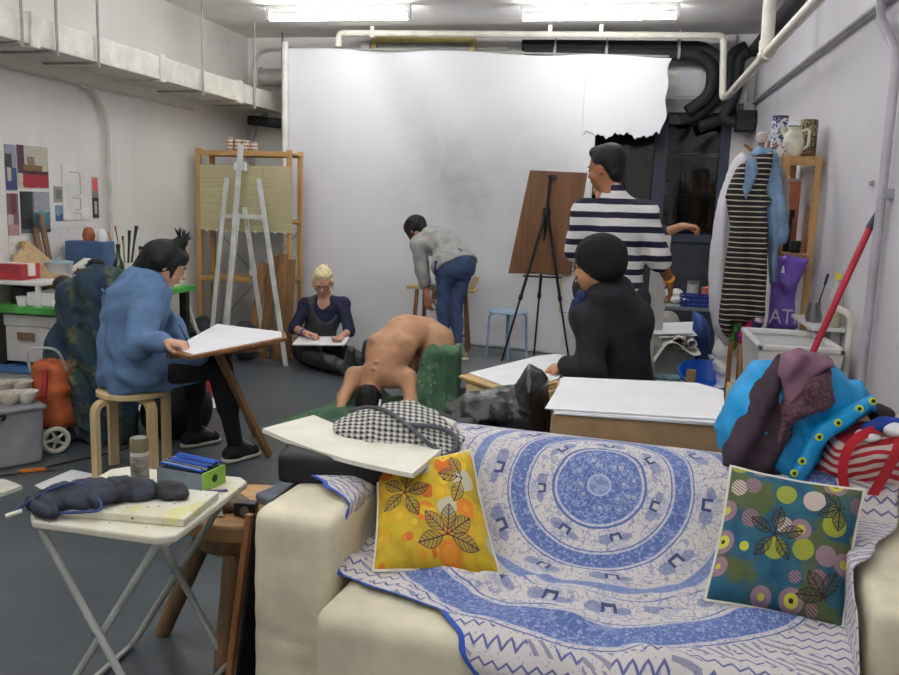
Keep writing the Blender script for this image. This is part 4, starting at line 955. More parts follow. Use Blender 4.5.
def throwcol():
    x, y, ed = xyz(attr('pat')); nz = noise(vec(x, y), 5, 3, .5); x = x*1.09+(nz-.5)*.012; y = y*1.09+(nz-.5)*.012
    r = elen(x, y); th = eatan(y, x)
    # small scattered flowers and leaves everywhere
    v1 = voro(vec(x, y), 75); v2 = voro(vec(x+3, y), 130); n1 = noise(vec(x, y), 60, 2, .6)
    edge = voro(vec(x, y), 34, 'DISTANCE_TO_EDGE')
    spray = emax(sm(v1, .28, .18), sm(v2, .22, .14)*.7)
    white = mix(spray*.72, WHT, (122, 126, 162)); white = mix((sm(n1, .58, .66))*.5, white, (128, 118, 132))
    vine = sm(eabs(noise(vec(x, y), 26, 1, .4)-.5), .03, .012); white = mix(vine*.5, white, BLU)
    dots = sm(v1, .42, .3); blue = mix(dots*.6, BLU, (170, 182, 214)); blue = mix(sm(edge, .05, .02)*.55, blue, (150, 164, 206)); blue = mix(sm(n1, .55, .66)*.4, blue, DKB)
    c = white
    def band(c, a, b_, k): return mix(inside(r, a, b_), c, k)
    def motif(c, N, rc, w, ph):
        """square arch figures set in a ring"""
        u = (efract(th*(N/(2*PI))+ph)-.5)*(2*PI*rc/N); v = r-rc
        q = emax(eabs(u), eabs(v)); ring = inside(q, w*.55, w)*((v < w*.45)); core = inside(q, -1, w*.3)
        body = (elen((u-w*1.9)*.8, (v+w*.1)) < w*.95); body = emax(body, elen((u+w*1.7)*.7, (v-w*.2)*1.2) < w*.75)
        halo = inside(elen(u, v), 0, w*1.9)
        c = mix(halo*.30, c, BLU2); c = mix(body*.62, c, BLU); c = mix(ring, c, DKB); return mix(core*.7, c, WHT)
    c = motif(c, 7, .19, .018, .22); c = motif(c, 10, .345, .022, .4); c = motif(c, 20, .53, .022, .1)
    c = band(c, 0, .137, blue); c = mix(inside(r, .05, .125)*(voro(vec(x, y), 30) < .25)*.45, c, WHT); c = mix(inside(r, .05, .125)*sm(eabs(voro(vec(x, y), 30)-.45), .07, .03)*.5, c, (160, 174, 212))
    c = band(c, 0, .036, (150, 160, 196)); c = mix((noise(vec(x, y), 40) > .52)*inside(r, 0, .03)*.6, c, BLU)
    c = band(c, .237, .290, blue); c = band(c, .402, .438, mix(.5, blue, BLU2)); c = band(c, .625, .725, blue)
    for k in (.036, .137, .146, .150, .229, .237, .290, .298, .402, .438, .47, .612, .625, .725, .738):
        c = mix(inside(r, k-.0022, k+.0022), c, (190, 192, 208) if k in (.137, .237, .29, .402, .438, .625, .725, .036) else BLU)
    # outer field: zigzags and strokes in blue and grey violet
    zz = eabs(efract(x*26)-.5)*.035; zig = sm(eabs(efract((y+zz)*24)-.5), .12, .06)
    cell = wn(vec(efloor(x*14), efloor(y*22)), 'Value'); stroke = esin((x*(cell*2-1)+y)*230+cell*40) > .35
    outer = mix(zig*(cell > .45), WHT, (92, 98, 150)); outer = mix(stroke*(cell < .45)*.75, outer, (112, 112, 148)); outer = mix(spray*.4, outer, BLU)
    c = mix(r > .745, c, outer)
    return mix(inside(ed, -1, .017), c, (46, 84, 176))
M_THROW = mat('printed_cotton_throw', None, .85, fn=throwcol, bump=.1, bs=220, sheen=.1)
mb = MB(); mb.grid(P, 0)
me = bpy.data.meshes.new('throw'); me.from_pydata(mb.v, [], [f[::-1] for f in mb.f])
o = link_mesh('throw_blanket', me, M_THROW); uvattr(o, UV.reshape(-1, 3)); turn(props(o, 'blue and white printed throw with round medallion spread over the sofa', 'throw'))
s = o.modifiers.new('s', 'SOLIDIFY'); s.thickness = .003; s.offset = 0

# ------------------------------------------------------------------ pillows
def leafset(u, v, c, leaves, fillc, linec):
    for cx, cy, a, L, W in leaves:
        du, dv = u-cx, v-cy; ca, sa = math.cos(a), math.sin(a); p = du*ca+dv*sa; q = dv*ca-du*sa
        wdt = (1-((p-L*.5)/(L*.5))*((p-L*.5)/(L*.5)))*W
        m = (eabs(q) < wdt)*inside(p, 0, L)
        st = efract((p-eabs(q)*.9)*26) < .38
        c = mix(m*.5, c, fillc); c = mix(m*st*(eabs(q) > .006)*.6, c, linec); c = mix(inside(eabs(q)-wdt, -.008, .0)*inside(p, 0, L)*.8, c, linec); c = mix((eabs(q) < .005)*inside(p, -.04, L), c, linec)
    return c
def pillow_a():
    u, v, z = xyz(attr('pat')); P = vec(u, v)
    col = voro(P, 5.2, 'F1', 'Color', .55); d = voro(P, 5.2, 'F1', 'Distance', .55); r_, g_, b_ = xyz(col)
    c = mix(sm(noise(P, 5), .4, .6), (206, 176, 44), (186, 156, 40))
    k = mix(r_ > .4, (214, 170, 40), (218, 126, 36)); k = mix(r_ > .68, k, (196, 192, 170)); k = mix(r_ > .84, k, (204, 96, 34))
    c = mix(sm(d, .52, .49)*.9, c, k); c = mix(inside(d, .0, .3)*(r_ < .7)*.8, c, mix(g_ > .5, (226, 190, 50), (224, 148, 48)))
    P2 = vec(u+3.3, v+1.7); d2 = voro(P2, 6.2, 'F1', 'Distance', .9); c2 = xyz(voro(P2, 6.2, 'F1', 'Color', .9))[0]
    c = mix(inside(d2, 0, .3)*(c2 > .5)*.75, c, (228, 196, 60)); c = mix((inside(d2, 0, .11))*(c2 > .3), c, (60, 44, 40))
    L = []
    for cx, cy, angs, l, w in ((.27, .60, (.2, 1.35, 2.5, 3.7, 5.2), .21, .062), (.84, .70, (1.9, 2.9, 4.2), .2, .06), (.62, .22, (.55, 1.35, 2.3, 3.4, -.35), .23, .07)):
        for a_ in angs: L.append((cx+.035*math.cos(a_), cy+.035*math.sin(a_), a_, l, w))
    return leafset(u, v, c, L, (142, 118, 70), (48, 44, 58))
def pillow_b():
    u, v, z = xyz(attr('pat')); P = vec(u, v)
    c = mix(sm(noise(P, 6), .35, .6), (22, 74, 104), (36, 92, 112)); sp = voro(P, 30); c = mix(sm(sp, .12, .06)*.5, c, (90, 140, 160))
    g = noise(vec(u*.8+2, v), 3.2, 2, .5); c = mix(sm(g, .48, .6)*.85, c, (84, 92, 34))
    d = voro(P, 5.2, 'F1', 'Distance', .5); q = xyz(voro(P, 5.2, 'F1', 'Color', .5))
    k = mix(q[0] > .55, (150, 120, 132), (150, 156, 44)); k = mix(q[0] > .85, k, (206, 190, 178))
    c = mix(sm(d, .47, .45)*(q[1] > .12)*.9, c, k)
    st = efract((u*.6+v)*42) < .38; c = mix(sm(d, .47, .45)*st*(q[2] > .55)*.8, c, (62, 44, 50))
    c = mix(inside(d, .10, .27)*(q[0] < .45)*.85, c, (206, 206, 50)); c = mix((d < .1)*(q[0] < .7), c, (40, 26, 30))
    L = [(.42+.03*math.cos(a), .52+.03*math.sin(a), a, .19, .05) for a in (.3, 1.5, 2.7, 4.1, 5.4)]+[(.86, .80, a, .17, .05) for a in (2.4, 3.6, 4.8)]+[(.84, .16, a, .2, .055) for a in (1.2, 2.3, 3.3)]
    return leafset(u, v, c, L, (74, 70, 30), (36, 30, 32))
def pillow(name, corners, bulge, m, label, lean):
    """corners: bl, br, tr, tl front edge; soft box pillow with piping"""
    bl, br, tr, tl = [np.array(c, float) for c in corners]; nn = nrm(np.cross(br-bl, tl-bl)); n = 46
    t = thing(name, label, 'pillow', tuple(((bl+br)/2))); vs = []; uv = []; fs = []
    for side in (1, -1):
        base = len(vs)
        for i in range(n):
            for j in range(n):
                u, v = i/(n-1), j/(n-1)
                # edges curve inwards between the corners
                uu = u+.05*(u-.5)*-(1-(2*v-1)**2)*1.0; vv = v+.05*(v-.5)*-(1-(2*u-1)**2)
                p = (bl*(1-uu)+br*uu)*(1-vv)+(tl*(1-uu)+tr*uu)*vv
                b_ = ((1-(2*u-1)**4)*(1-(2*v-1)**4))**.62*bulge+.002*math.sin(19*u+7*v)*math.sin(13*v)
                vs.append(p+nn*side*b_); uv.append((u, v, 0))
        for i in range(n-1):
            for j in range(n-1):
                q = [base+i*n+j, base+(i+1)*n+j, base+(i+1)*n+j+1, base+i*n+j+1]; fs.append(q if side > 0 else q[::-1])
    me = bpy.data.meshes.new('cover'); me.from_pydata([tuple(v) for v in vs], [], fs)
    o = link_mesh('cover', me, m, t); uvattr(o, uv)
    ring = []
    for k in range(4*(n-1)):
        e, q = divmod(k, n-1); i, j = ((q, 0), (n-1, q), (n-1-q, n-1), (0, n-1-q))[e]; ring.append(V(*vs[i*n+j]))
    ring.append(ring[0])
    MB().tube(ring, .005, 6, caps=False).build('piping', M_CREAMP, t, smooth=True); return turn(t)
pillow('throw_pillow', ((-.595, 2.15, .452), (-.26, 2.25, .450), (-.415, 2.45, .735), (-.70, 2.42, .655)), .06, mat('yellow_orange_print', None, .8, fn=pillow_a, bump=.1, bs=150), 'yellow and orange leaf print pillow leaning at the left sofa arm', 0)
pillow('throw_pillow', ((.275, 2.29, .462), (.60, 2.26, .458), (.645, 2.46, .755), (.315, 2.50, .765)), .055, mat('teal_mauve_print', None, .8, fn=pillow_b, bump=.1, bs=150), 'teal pillow with mauve and yellow spots at the right sofa arm', 0)

# ------------------------------------------------------------------ black portfolio case, pads, houndstooth scarf
M_CASE = mat('black_nylon', (26, 26, 30), .6, .15, bump=.1, bs=60)
S = Sdf(.012); Bc = basis((-.12, 1, 0), (0, 0, 1)); S.box((-.765, 2.54, .650), (.24, .20, .044), basis((-.15, 1, 0), (.0, 0, 1)), rd=.010).box((-.945, 2.60, .64), (.06, .17, .055), basis((-.15, 1, 0), (.0, 0, 1)), rd=.012).disp(lumps(16, .002, 3))
t = thing('portfolio_case', 'black nylon case lying across the left sofa arm', 'case', (-.85, 2.58, .64)); S.build('case_body', M_CASE, t)
MB().tube(bend([(-1.0, 2.50, .67), (-1.015, 2.50, .665), (-1.025, 2.6, .665), (-1.01, 2.64, .67)], .02), .008, 8).build('strap', M_CASE, t, smooth=True)
def curvedpad(name, pts, th, label, curl, m):
    a, b_, c, d = [np.array(p, float) for p in pts]; P = np.zeros((24, 10, 3))
    for i in range(24):
        for j in range(10):
            u, v = i/23, j/9; p = (a*(1-u)+b_*u)*(1-v)+(d*(1-u)+c*u)*v; p[2] += curl*((1-u)**3)*.6-curl*.5*math.sin(PI*u)*(.7); P[i, j] = p
    o = MB().grid(P, th).build(name, m, smooth=True); return props(o, label, 'pad')
curvedpad('drawing_pad', ((-1.05, 2.48, .698), (-.53, 2.22, .702), (-.50, 2.44, .704), (-.98, 2.69, .696)), .008, 'lower cream pad under the top sheet on the black case', .022, M_CREAMP)
curvedpad('drawing_pad', ((-1.09, 2.47, .706), (-.53, 2.205, .712), (-.50, 2.45, .714), (-1.00, 2.69, .704)), .014, 'top cream drawing pad curling up on the black case', .03, M_CREAMP)
def hound(sc):
    def f():
        x, y, z = xyz(coord('Object')); a = x*sc+y*sc*.25; b_ = y*sc*.75+z*sc*.9
        fa = efract(a); fb = efract(b_); A = fa < .5; B = fb < .5; dg = efract((a+b_)*2) < .5
        k = A*B+dg*(A+B-A*B*2); return mix(k, (34, 34, 38), (206, 204, 198))
    return f
M_HOUND = mat('houndstooth_cloth', None, .85, fn=hound(50))
t = thing('houndstooth_bag', 'black and white houndstooth cloth bag beside the cream pads', 'bag', (-.68, 2.63, .75))
S = Sdf(.007); S.cloth('HOUN', .10, .05, lean=.9).disp(folds((1, .4, -.5), 44, .006, warp=1.3, seed=3)).disp(folds((.3, .7, .6), 70, .004, warp=1.2, seed=9)); S.build('bag_body', M_HOUND, t)
M_GTRIM = mat('grey_felt_trim', (78, 80, 88), .8, .12)
MB().tube(bend([(-.86, 2.66, .755), (-.80, 2.66, .775), (-.72, 2.60, .785), (-.62, 2.52, .760), (-.56, 2.47, .73), (-.50, 2.45, .705)], .06), .007, 8).build('trim', M_GTRIM, t, smooth=True)
MB().tube(bend([(-.62, 2.53, .76), (-.55, 2.55, .757), (-.48, 2.56, .735), (-.462, 2.52, .70), (-.50, 2.46, .68)], .05), .008, 8).build('strap', M_GTRIM, t, smooth=True)
props(MB().tube(bend([(-.74, 2.72, .74), (-.66, 2.72, .765), (-.58, 2.69, .75), (-.50, 2.66, .735)], .04), .014, 8).build('fur_trim', M_CREAMP, smooth=True), 'cream fluffy edging behind the houndstooth bag', 'trim')
props(MB().tube([(-.78, 2.72, .74), (-.775, 2.73, .785)], .004, 6).tube([(-.77, 2.72, .745), (-.745, 2.73, .775)], .004, 6).build('cord_tip', M_PAPER, smooth=True), 'small white cord tips sticking up behind the houndstooth bag', 'cord')
S = Sdf(.012); S.ell((-.64, 3.0, .60), (.09, .07, .09)).box((-.60, 3.0, .42), (.12, .07, .24), rd=.04).disp(folds((1, .2, .6), 30, .01, seed=12))
props(S.build('black_satchel', M_CASE), 'black satchel between model and houndstooth bag behind the sofa', 'bag')

# ------------------------------------------------------------------ folding table and what lies on it
def spat():
    P = coord('Object'); n = noise(P, 5, 4, .7); c = mix(sm(n, .45, .7), (222, 220, 204), (206, 200, 168))
    v = voro(P, 38); q = xyz(voro(P, 38, 'F1', 'Color')); c = mix((v < .14)*(q[0] > .6), c, (60, 84, 110)); c = mix((v < .12)*(q[0] < .18), c, (60, 62, 60)); c = mix((noise(P, 9) > .64)*.6, c, (214, 204, 110)); return c
M_SPAT = mat('paint_spattered_white', None, .5, fn=spat)
t = thing('folding_table', 'small white folding table with crossed legs and paint spatters', 'table', (-1.28, 2.09, 0))
MB().slab([(-1.50, 1.90), (-1.46, 1.855), (-1.10, 1.84), (-1.06, 1.87), (-1.065, 2.30), (-1.10, 2.335), (-1.48, 2.33), (-1.515, 2.29)], .583, .605).build('table_top', M_SPAT, t, bev=.006)
MB().bar((-1.48, 1.90, .575), (-1.09, 1.89, .575), .015, .016).build('apron', M_SPAT, t); MB().bar((-1.48, 2.30, .575), (-1.10, 2.30, .575), .015, .016).build('apron', M_SPAT, t)
M_LEG = mat('grey_white_enamel', (180, 182, 178), .35, .06)
for y in (1.885, 2.29):
    MB().tube([(-1.45, y-.01, .575), (-1.125, y-.01, .01)], .0105, 10).build('leg', M_LEG, t, smooth=True)
    MB().tube([(-1.12, y+.012, .575), (-1.47, y+.012, .01)], .0105, 10).build('leg', M_LEG, t, smooth=True)
    MB().tube([(-1.30, y-.02, .30), (-1.30, y+.024, .30)], .008, 8).build('pivot', M_STEEL, t)
for x, dy in ((-1.125, -.01), (-1.47, .012)): MB().tube([(x, 1.885+dy, .014), (x, 2.29+dy, .014)], .009, 8).build('foot_bar', M_LEG, t, smooth=True)
props(MB().box((-1.25, 2.02, .616), (.36, .22, .022), (0, 0, .06)).build('spattered_board', M_SPAT, bev=.004), 'white spattered board lying on the folding table', 'board')
t = thing('spray_can', 'worn tall metal can standing on the folding table', 'can', (-1.335, 2.16, .605))
def cancol():
    P = coord('Object'); x, y, z = xyz(P); n = noise(P, 22, 4, .7); c = mix(sm(n, .4, .6), (112, 108, 92), (168, 164, 150)); c = mix(z > .112, c, (118, 110, 84)); return mix(inside(z, .10, .112), c, (206, 204, 196))
MB().lathe((-1.335, 2.16, .605), [(.024, 0), (.026, .004), (.026, .105), (.0265, .11), (.0265, .145), (.0245, .152), (.022, .15)], 24).build('can_body', mat('worn_can_metal', None, .35, fn=cancol), t, smooth=True)
MB().lathe((-1.335, 2.16, .752), [(.021, 0), (.018, .004), (.001, .006)], 20).build('rim', M_STEEL, t, smooth=True)
# green slotted tray with pens
t = thing('pencil_tray', 'open tray with lime green end full of blue pens', 'tray', (-1.20, 2.23, .605)); R = Matrix.Rotation(-.17, 3, 'Z'); pc = V(-1.215, 2.235, .606)
b = MB().box(pc+R@V(0, 0, .003), (.16, .10, .005), R).box(pc+R@V(0, -.05, .027), (.16, .004, .05), R).box(pc+R@V(0, .05, .027), (.16, .004, .05), R).box(pc+R@V(-.08, 0, .027), (.004, .10, .05), R)
b.build('tray_side', mat('grey_clear_plastic', (128, 140, 150), .3, .05), t)
M_LIME = mat('lime_plastic', (142, 190, 76), .45, .04)
MB().box(pc+R@V(.083, 0, .028), (.005, .106, .056), R).build('end_panel', M_LIME, t, bev=.001)
MB().lathe(tuple(pc+R@V(.0858, 0, .028)), [(.012, 0), (.012, .0012)], 16, axis=tuple(R@V(1, 0, 0))).build('finger_hole', M_BLACKPL, t)
M_PENS = [mat('blue_pen', (44, 92, 190), .35, .1), mat('navy_pen', (30, 40, 82), .35, .1), mat('silver_pen', (160, 168, 176), .3, .05)]
rng = random.Random(11)
for i in range(14):
    y = -.042+.0065*i; z = .054+.012*rng.random()
    props(MB().tube([pc+R@V(-.085+.02*rng.random(), y, z+.006), pc+R@V(.06+.015*rng.random(), y+.01*(rng.random()-.5), z)], .0038, 6).build('pen', M_PENS[(i*2+i//3) % 3 if i % 4 else 0], smooth=True), 'pen lying among the others in the green-ended tray', 'pen', 'pens in the lime green tray')
# dark blue pouch and cloths
S = Sdf(.007); S.ell((-1.40, 1.97, .64), (.115, .075, .035), basis((.1, 1, 0), (-.1, 0, 1))).ell((-1.30, 2.04, .645), (.10, .06, .026)).ell((-1.46, 1.90, .628), (.075, .03, .018), basis((.6, 1, 0), (0, 0, 1))).disp(folds((.8, .5, .4), 70, .007, warp=1.0, seed=6, sharp=.8)).cut((0, 0, .608), (0, 0, -1))
t = thing('canvas_pouch', 'dark blue canvas pouch slumped on the near table corner', 'pouch', (-1.38, 1.97, .607)); S.build('pouch_body', mat('dark_grey_blue_canvas', (46, 50, 62), .8, .2), t)
M_NAVY = mat('navy_piping', (40, 58, 112), .6, .08)
MB().tube(bend([(-1.52, 1.86, .62), (-1.47, 1.92, .66), (-1.40, 1.96, .685), (-1.33, 1.94, .668), (-1.28, 1.90, .635), (-1.34, 1.89, .628), (-1.44, 1.87, .62)], .04), .0045, 6).build('zip', M_NAVY, t, smooth=True)
props(MB().tube([(-1.53, 1.845, .613), (-1.50, 1.87, .622)], .006, 8).build('cord_end', M_CREAMP, smooth=True), 'pale cord end at the tip of the dark blue pouch', 'cord')
S = Sdf(.006); S.ell((-1.21, 2.08, .648), (.06, .035, .018), basis((.3, 1, 0), (-.3, 0, 1))).ell((-1.17, 2.05, .64), (.045, .03, .014)).disp(folds((.5, .5, .5), 60, .004, seed=7)).cut((0, 0, .629), (0, 0, -1))
props(S.build('black_glove', M_CASE), 'crumpled black glove on the spattered board', 'glove')
for i, (x, y) in enumerate(((-1.42, 2.14), (-1.39, 2.15), (-1.405, 2.19))): props(MB().lathe((x, y, .605), [(.008, 0), (.008, .006), (.004, .008)], 8).build('dark_pebble', M_NAVY, smooth=True), 'small dark round lump beside the metal can', 'pebble', 'dark lumps by the metal can')
props(MB().tube([(-1.20, 2.14, .612), (-1.08, 2.20, .609)], .004, 6).build('pencil', mat('purple_pencil', (110, 70, 130), .5, .1), smooth=True), 'purple pencil beside the lime green tray', 'pencil')

# ------------------------------------------------------------------ round stool with thick legs
M_STOOLW = wood('honey_wood', (186, 146, 96), (164, 122, 76), axis=0)
M_STOOLL = wood('brown_leg_wood', (142, 112, 82), (118, 90, 64))
t = thing('round_stool', 'low round wooden stool with thick legs behind the folding table', 'stool', (-1.17, 2.50, 0))
MB().lathe((-1.17, 2.50, .395), [(.185, 0), (.205, .008), (.205, .05), (.197, .057)], 36).build('seat', M_STOOLW, t, smooth=True)
MB().lathe((-1.17, 2.50, .33), [(.15, 0), (.165, .065)], 30).build('seat_rim', M_STOOLL, t, smooth=True)
for a, b_ in (((-1.28, 2.42, .34), (-1.43, 2.42, 0)), ((-1.14, 2.36, .34), (-1.145, 2.28, 0)), ((-1.09, 2.62, .34), (-1.06, 2.69, 0)), ((-1.24, 2.62, .34), (-1.29, 2.70, 0))):
    MB().tube([a, b_], [.032, .026], 14).build('leg', M_STOOLL, t, smooth=True)
props(MB().box((-1.075, 2.56, .475), (.085, .13, .03), (.1, .05, -.5)).build('padded_case', mat('grey_quilted_case', (96, 104, 118), .7, .15, bump=.2, bs=60), bev=.01), 'padded grey case on the round wooden stool', 'case')
t = thing('camera_body', 'small dark compact camera on the round stool', 'camera', (-1.12, 2.40, .452)); MB().box((-1.12, 2.41, .475), (.07, .04, .045), (0, 0, .1)).build('casing', M_DARKMET, t, bev=.004); MB().lathe((-1.115, 2.388, .475), [(.014, 0), (.014, .008)], 16, axis=(0, -1, 0)).build('lens', M_STEEL, t)
props(MB().box((-1.22, 2.38, .456), (.07, .05, .008), (0, 0, .4)).build('metal_tin', M_STEEL, bev=.003), 'flat silver tin on the round stool under the table edge', 'tin')
S = Sdf(.006); S.ell((-1.17, 2.44, .475), (.05, .04, .025)).disp(lumps(60, .004, 1)); props(S.build('crumpled_rag', mat('brown_grey_rag', (120, 104, 86), .8, .2)), 'crumpled brown rag on the round stool', 'rag')
# framed board leaning between stool and sofa
t = thing('framed_board', 'dark framed board leaning against the left side of the sofa', 'board', (-1.02, 2.2, 0))
MB().bar((-1.03, 2.07, 0), (-.988, 2.15, .565), .018, .03, (0, 1, 0)).build('frame_side', M_OAK, t, bev=.002)
MB().plate([(-1.02, 2.09, .0), (-1.015, 2.6, .0), (-.975, 2.66, .56), (-.98, 2.16, .56)], .008).build('board_panel', mat('dark_backing_board', (30, 26, 26), .7, .1), t)

# ------------------------------------------------------------------ cardboard box with paper behind the sofa
M_CARD = mat('brown_cardboard', (168, 138, 100), .75, .05)
t = thing('cardboard_box', 'large brown cardboard box behind the sofa under white paper', 'box', (.09, 3.2, 0))
R = Matrix.Rotation(.04, 3, 'Z')
b = MB(); b.box((.085, 3.17, .375), (.60, .60, .75), R); b.build('carton', M_CARD, t, bev=.006)
def stack(cx, cy, w, d, z, n, rot, label, th=.0035, m=M_PAPER):
    rng = random.Random(n)
    for i in range(n):
        R = Matrix.Rotation(rot+rng.uniform(-.02, .02), 3, 'Z')
        props(MB().box((cx+rng.uniform(-.008, .008), cy+rng.uniform(-.008, .008), z+th*(i+.5)+.0003*i), (w, d, th), R).build('paper_sheet', m), label, 'paper', 'sheets on the cardboard box')
stack(.09, 3.16, .59, .60, .752, 3, .04, 'large white sheet in the stack on the cardboard box')
props(MB().plate([(-.225, 2.855, .766), (.375, 2.895, .766), (.42, 3.38, .766), (.33, 3.48, .768), (-.20, 3.42, .766)], .003).build('top_sheet', M_PAPER), 'top white sheet with a torn far corner on the cardboard box', 'paper')

# ------------------------------------------------------------------ black rubbish bag
M_BIN = mat('glossy_black_film', (18, 18, 20), .27, .1, spec=.5, bump=.5, bs=26)
S = Sdf(.008); S.cloth('BIN', .15, .12).ell((-.45, 3.25, .18), (.22, .18, .18))
S.disp(folds((.45, .2, -.85), 46, .007, warp=1.1, wf=7, seed=5)).disp(folds((.9, .1, .35), 58, .005, warp=1.2, wf=9, seed=15)).disp(folds((.2, .5, .8), 95, .002, seed=25)).cut((0, 0, .002), (0, 0, -1))
props(S.build('rubbish_bag', M_BIN), 'shiny black rubbish bag between model and cardboard box', 'bag')

# ------------------------------------------------------------------ low table with drawing boards and paper (before the black hat)
t = thing('work_table', 'wooden table under boards and white paper before the black hat person', 'table', (-.35, 4.1, 0))
MB().slab([(-.66, 3.75), (-.36, 3.52), (-.24, 3.8), (-.25, 4.3), (-.32, 4.5), (-.62, 4.0)], .60, .635).build('table_top', M_BIRCH, t, bev=.003)
for x, y in ((-.58, 3.8), (-.37, 3.62), (-.28, 4.2), (-.35, 4.38)): MB().box((x, y, .3), (.04, .04, .6)).build('leg', M_BIRCH, t)
M_BOARD = mat('tan_drawing_board', (196, 164, 108), .6, .08)
for k, (dx, z, l) in enumerate(((.02, .637, 'lower tan drawing board under the white paper'), (-.005, .652, 'upper tan drawing board under the white paper'))):
    props(MB().slab([(-.70+dx, 3.80), (-.42+dx, 3.50), (-.25, 3.82), (-.24, 4.40), (-.30, 4.5)], z, z+.012).build('drawing_board', M_BOARD, bev=.002), l, 'board')
props(MB().slab([(-.665, 3.85), (-.40, 3.55), (-.25, 3.86), (-.21, 4.44), (-.31, 4.52), (-.40, 4.42)], .666, .670).build('paper_sheet', M_PAPER), 'large white sheet on the tan boards before the black hat person', 'paper')
t = thing('marker_pen', 'dark marker lying on the white sheet beside the black bag tip', 'pen', (-.4, 3.8, .672)); MB().tube([(-.36, 3.62, .68), (-.39, 3.70, .678)], .008, 8).build('barrel', M_DARKMET, t, smooth=True); MB().tube([(-.39, 3.70, .678), (-.397, 3.72, .678)], .006, 8).build('cap', M_GREYP, t, smooth=True)

# ================================================================== people
A = np.array
def up2(a, b, q): return A(a, float)*(1-q)+A(b, float)*q
def add_head(S, c, f, u, sc=1.0, neck=None):
    B = basis(f, u); T = lambda x, y, z: A(c, float)+B @ (A([x, y, z])*sc)
    S.ell(T(0, -.008, .028), A([.076, .095, .088])*sc, B, k=.02)
    S.ell(T(0, .028, -.035), A([.060, .062, .072])*sc, B, k=.03)
    S.ell(T(0, .045, -.088), A([.030, .030, .022])*sc, B, k=.03)                       # chin
    S.ell(T(0, .072, .018), A([.055, .018, .012])*sc, B, k=.015)                       # brow
    S.cap(T(0, .088, .002), T(0, .108, -.030), .008*sc, .012*sc, k=.010)               # nose
    for s in (-1, 1):
        S.ell(T(s*.016, .094, -.034), A([.009, .009, .007])*sc, B, k=.006)
        S.ell(T(s*.031, .094, -.002), A([.017, .012, .010])*sc, B, k=.012, sub=True)   # eye sockets
        S.ell(T(s*.031, .081, -.002), A([.014, .012, .011])*sc, B, k=.004)             # eyes
        S.ell(T(s*.078, -.004, -.008), A([.010, .019, .031])*sc, B, k=.008)            # ears
        S.ell(T(s*.045, .055, -.038), A([.022, .022, .022])*sc, B, k=.02)              # cheeks
    S.ell(T(0, .090, -.056), A([.022, .009, .006])*sc, B, k=.005); S.ell(T(0, .088, -.066), A([.019, .009, .007])*sc, B, k=.005)
    if neck is not None: S.cap(neck, T(0, -.012, -.05), .058*sc, .054*sc, k=.03)
    return T, B
def face_parts(T, B, p, sc=1.0, lips=(150, 84, 78), brow=M_HAIRK, closed=False, beard=None):
    """eyes, brows and lips laid on the face as small meshes of the head"""
    b = MB()
    for s in (-1, 1):
        if not closed: b.lathe(tuple(T(s*.031, .0915, -.002)), [(.0055*sc, 0), (.004*sc, .0022*sc)], 10, axis=tuple(B[:, 1]))
        else: b.tube([T(s*.020, .0935, -.004), T(s*.031, .0955, -.0065), T(s*.042, .0905, -.004)], .0016, 5)
    b.build('eyes', M_BLACKPL, p, smooth=True)
    b = MB()
    for s in (-1, 1): b.tube([T(s*.016, .094, .017), T(s*.032, .0935, .022), T(s*.047, .082, .017)], [.0022*sc, .003*sc, .0015*sc], 6)
    b.build('eyebrows', brow, p, smooth=True)
    MB().tube([T(-.022, .0925, -.060), T(-.008, .1005, -.0585), T(.008, .1005, -.0585), T(.022, .0925, -.060)], [.002*sc, .0045*sc, .0045*sc, .002*sc], 6).build('lips', mat('lips%d' % lips[0], lips, .45, .03), p, smooth=True)
def glasses(T, p, m, r=.019):
    b = MB()
    for s in (-1, 1):
        ring = [T(s*.032+r*1.15*math.cos(a), .104, .0+r*.8*math.sin(a)) for a in [2*PI*i/18 for i in range(19)]]
        b.tube(ring, .0028, 6, caps=False); b.tube([T(s*.054, .102, .004), T(s*.078, .075, .004), T(s*.082, .0, .002)], .0024, 6)
    b.tube([T(-.011, .104, .003), T(0, .108, .006), T(.011, .104, .003)], .0024, 6); b.build('glasses', m, p, smooth=True)
def add_hand(S, X, w, d, n, thumb, curl=.5, sc=1.0, spread=1.0, point=None):
    """w wrist, d hand direction, n palm normal (fingers curl that way), thumb: +1/-1 side"""
    d = nrm(d); n = nrm(A(n, float)-d*np.dot(n, d)); s = np.cross(d, n)*thumb; w = A(w, float)
    S.cap(w, w+d*.02*sc, .026*sc, .028*sc, k=.015, flat=(n, .72)); S.box(w+d*.055*sc, A([.040, .042, .014])*sc, np.stack([s, d, n], 1), rd=.013*sc, k=.02)
    for i, (o, L) in enumerate(((.030, .070), (.010, .078), (-.010, .073), (-.029, .058))):
        p = w+d*.088*sc+s*o*sc; a = 0; pts = [p-d*.03*sc, p]; dd = d+s*o*1.5*spread; dd = nrm(dd)
        c = curl if point is None or i else point
        for k in range(3):
            a += c*(.9 if k == 0 else 1.1); v = dd*math.cos(a)+n*math.sin(a); p = p+v*L*sc*(.42, .33, .25)[k]; pts.append(p)
        X.tube(bend(pts, .008, 3), [.0085*sc]*(len(bend(pts, .008, 3))-2)+[.0075*sc, .0045*sc], 8)
    p = w+d*.025*sc+s*.028*sc; q = p+(d*.45+s*.75+n*.3)*.034*sc; r = q+(d*.85+s*.05+n*.45)*.034*sc; e = r+(d*.8-s*.25+n*.5)*.022*sc
    X.tube([p-s*.012*sc, p, q, r, e], [.012*sc, .013*sc, .0105*sc, .0095*sc, .005*sc], 8)
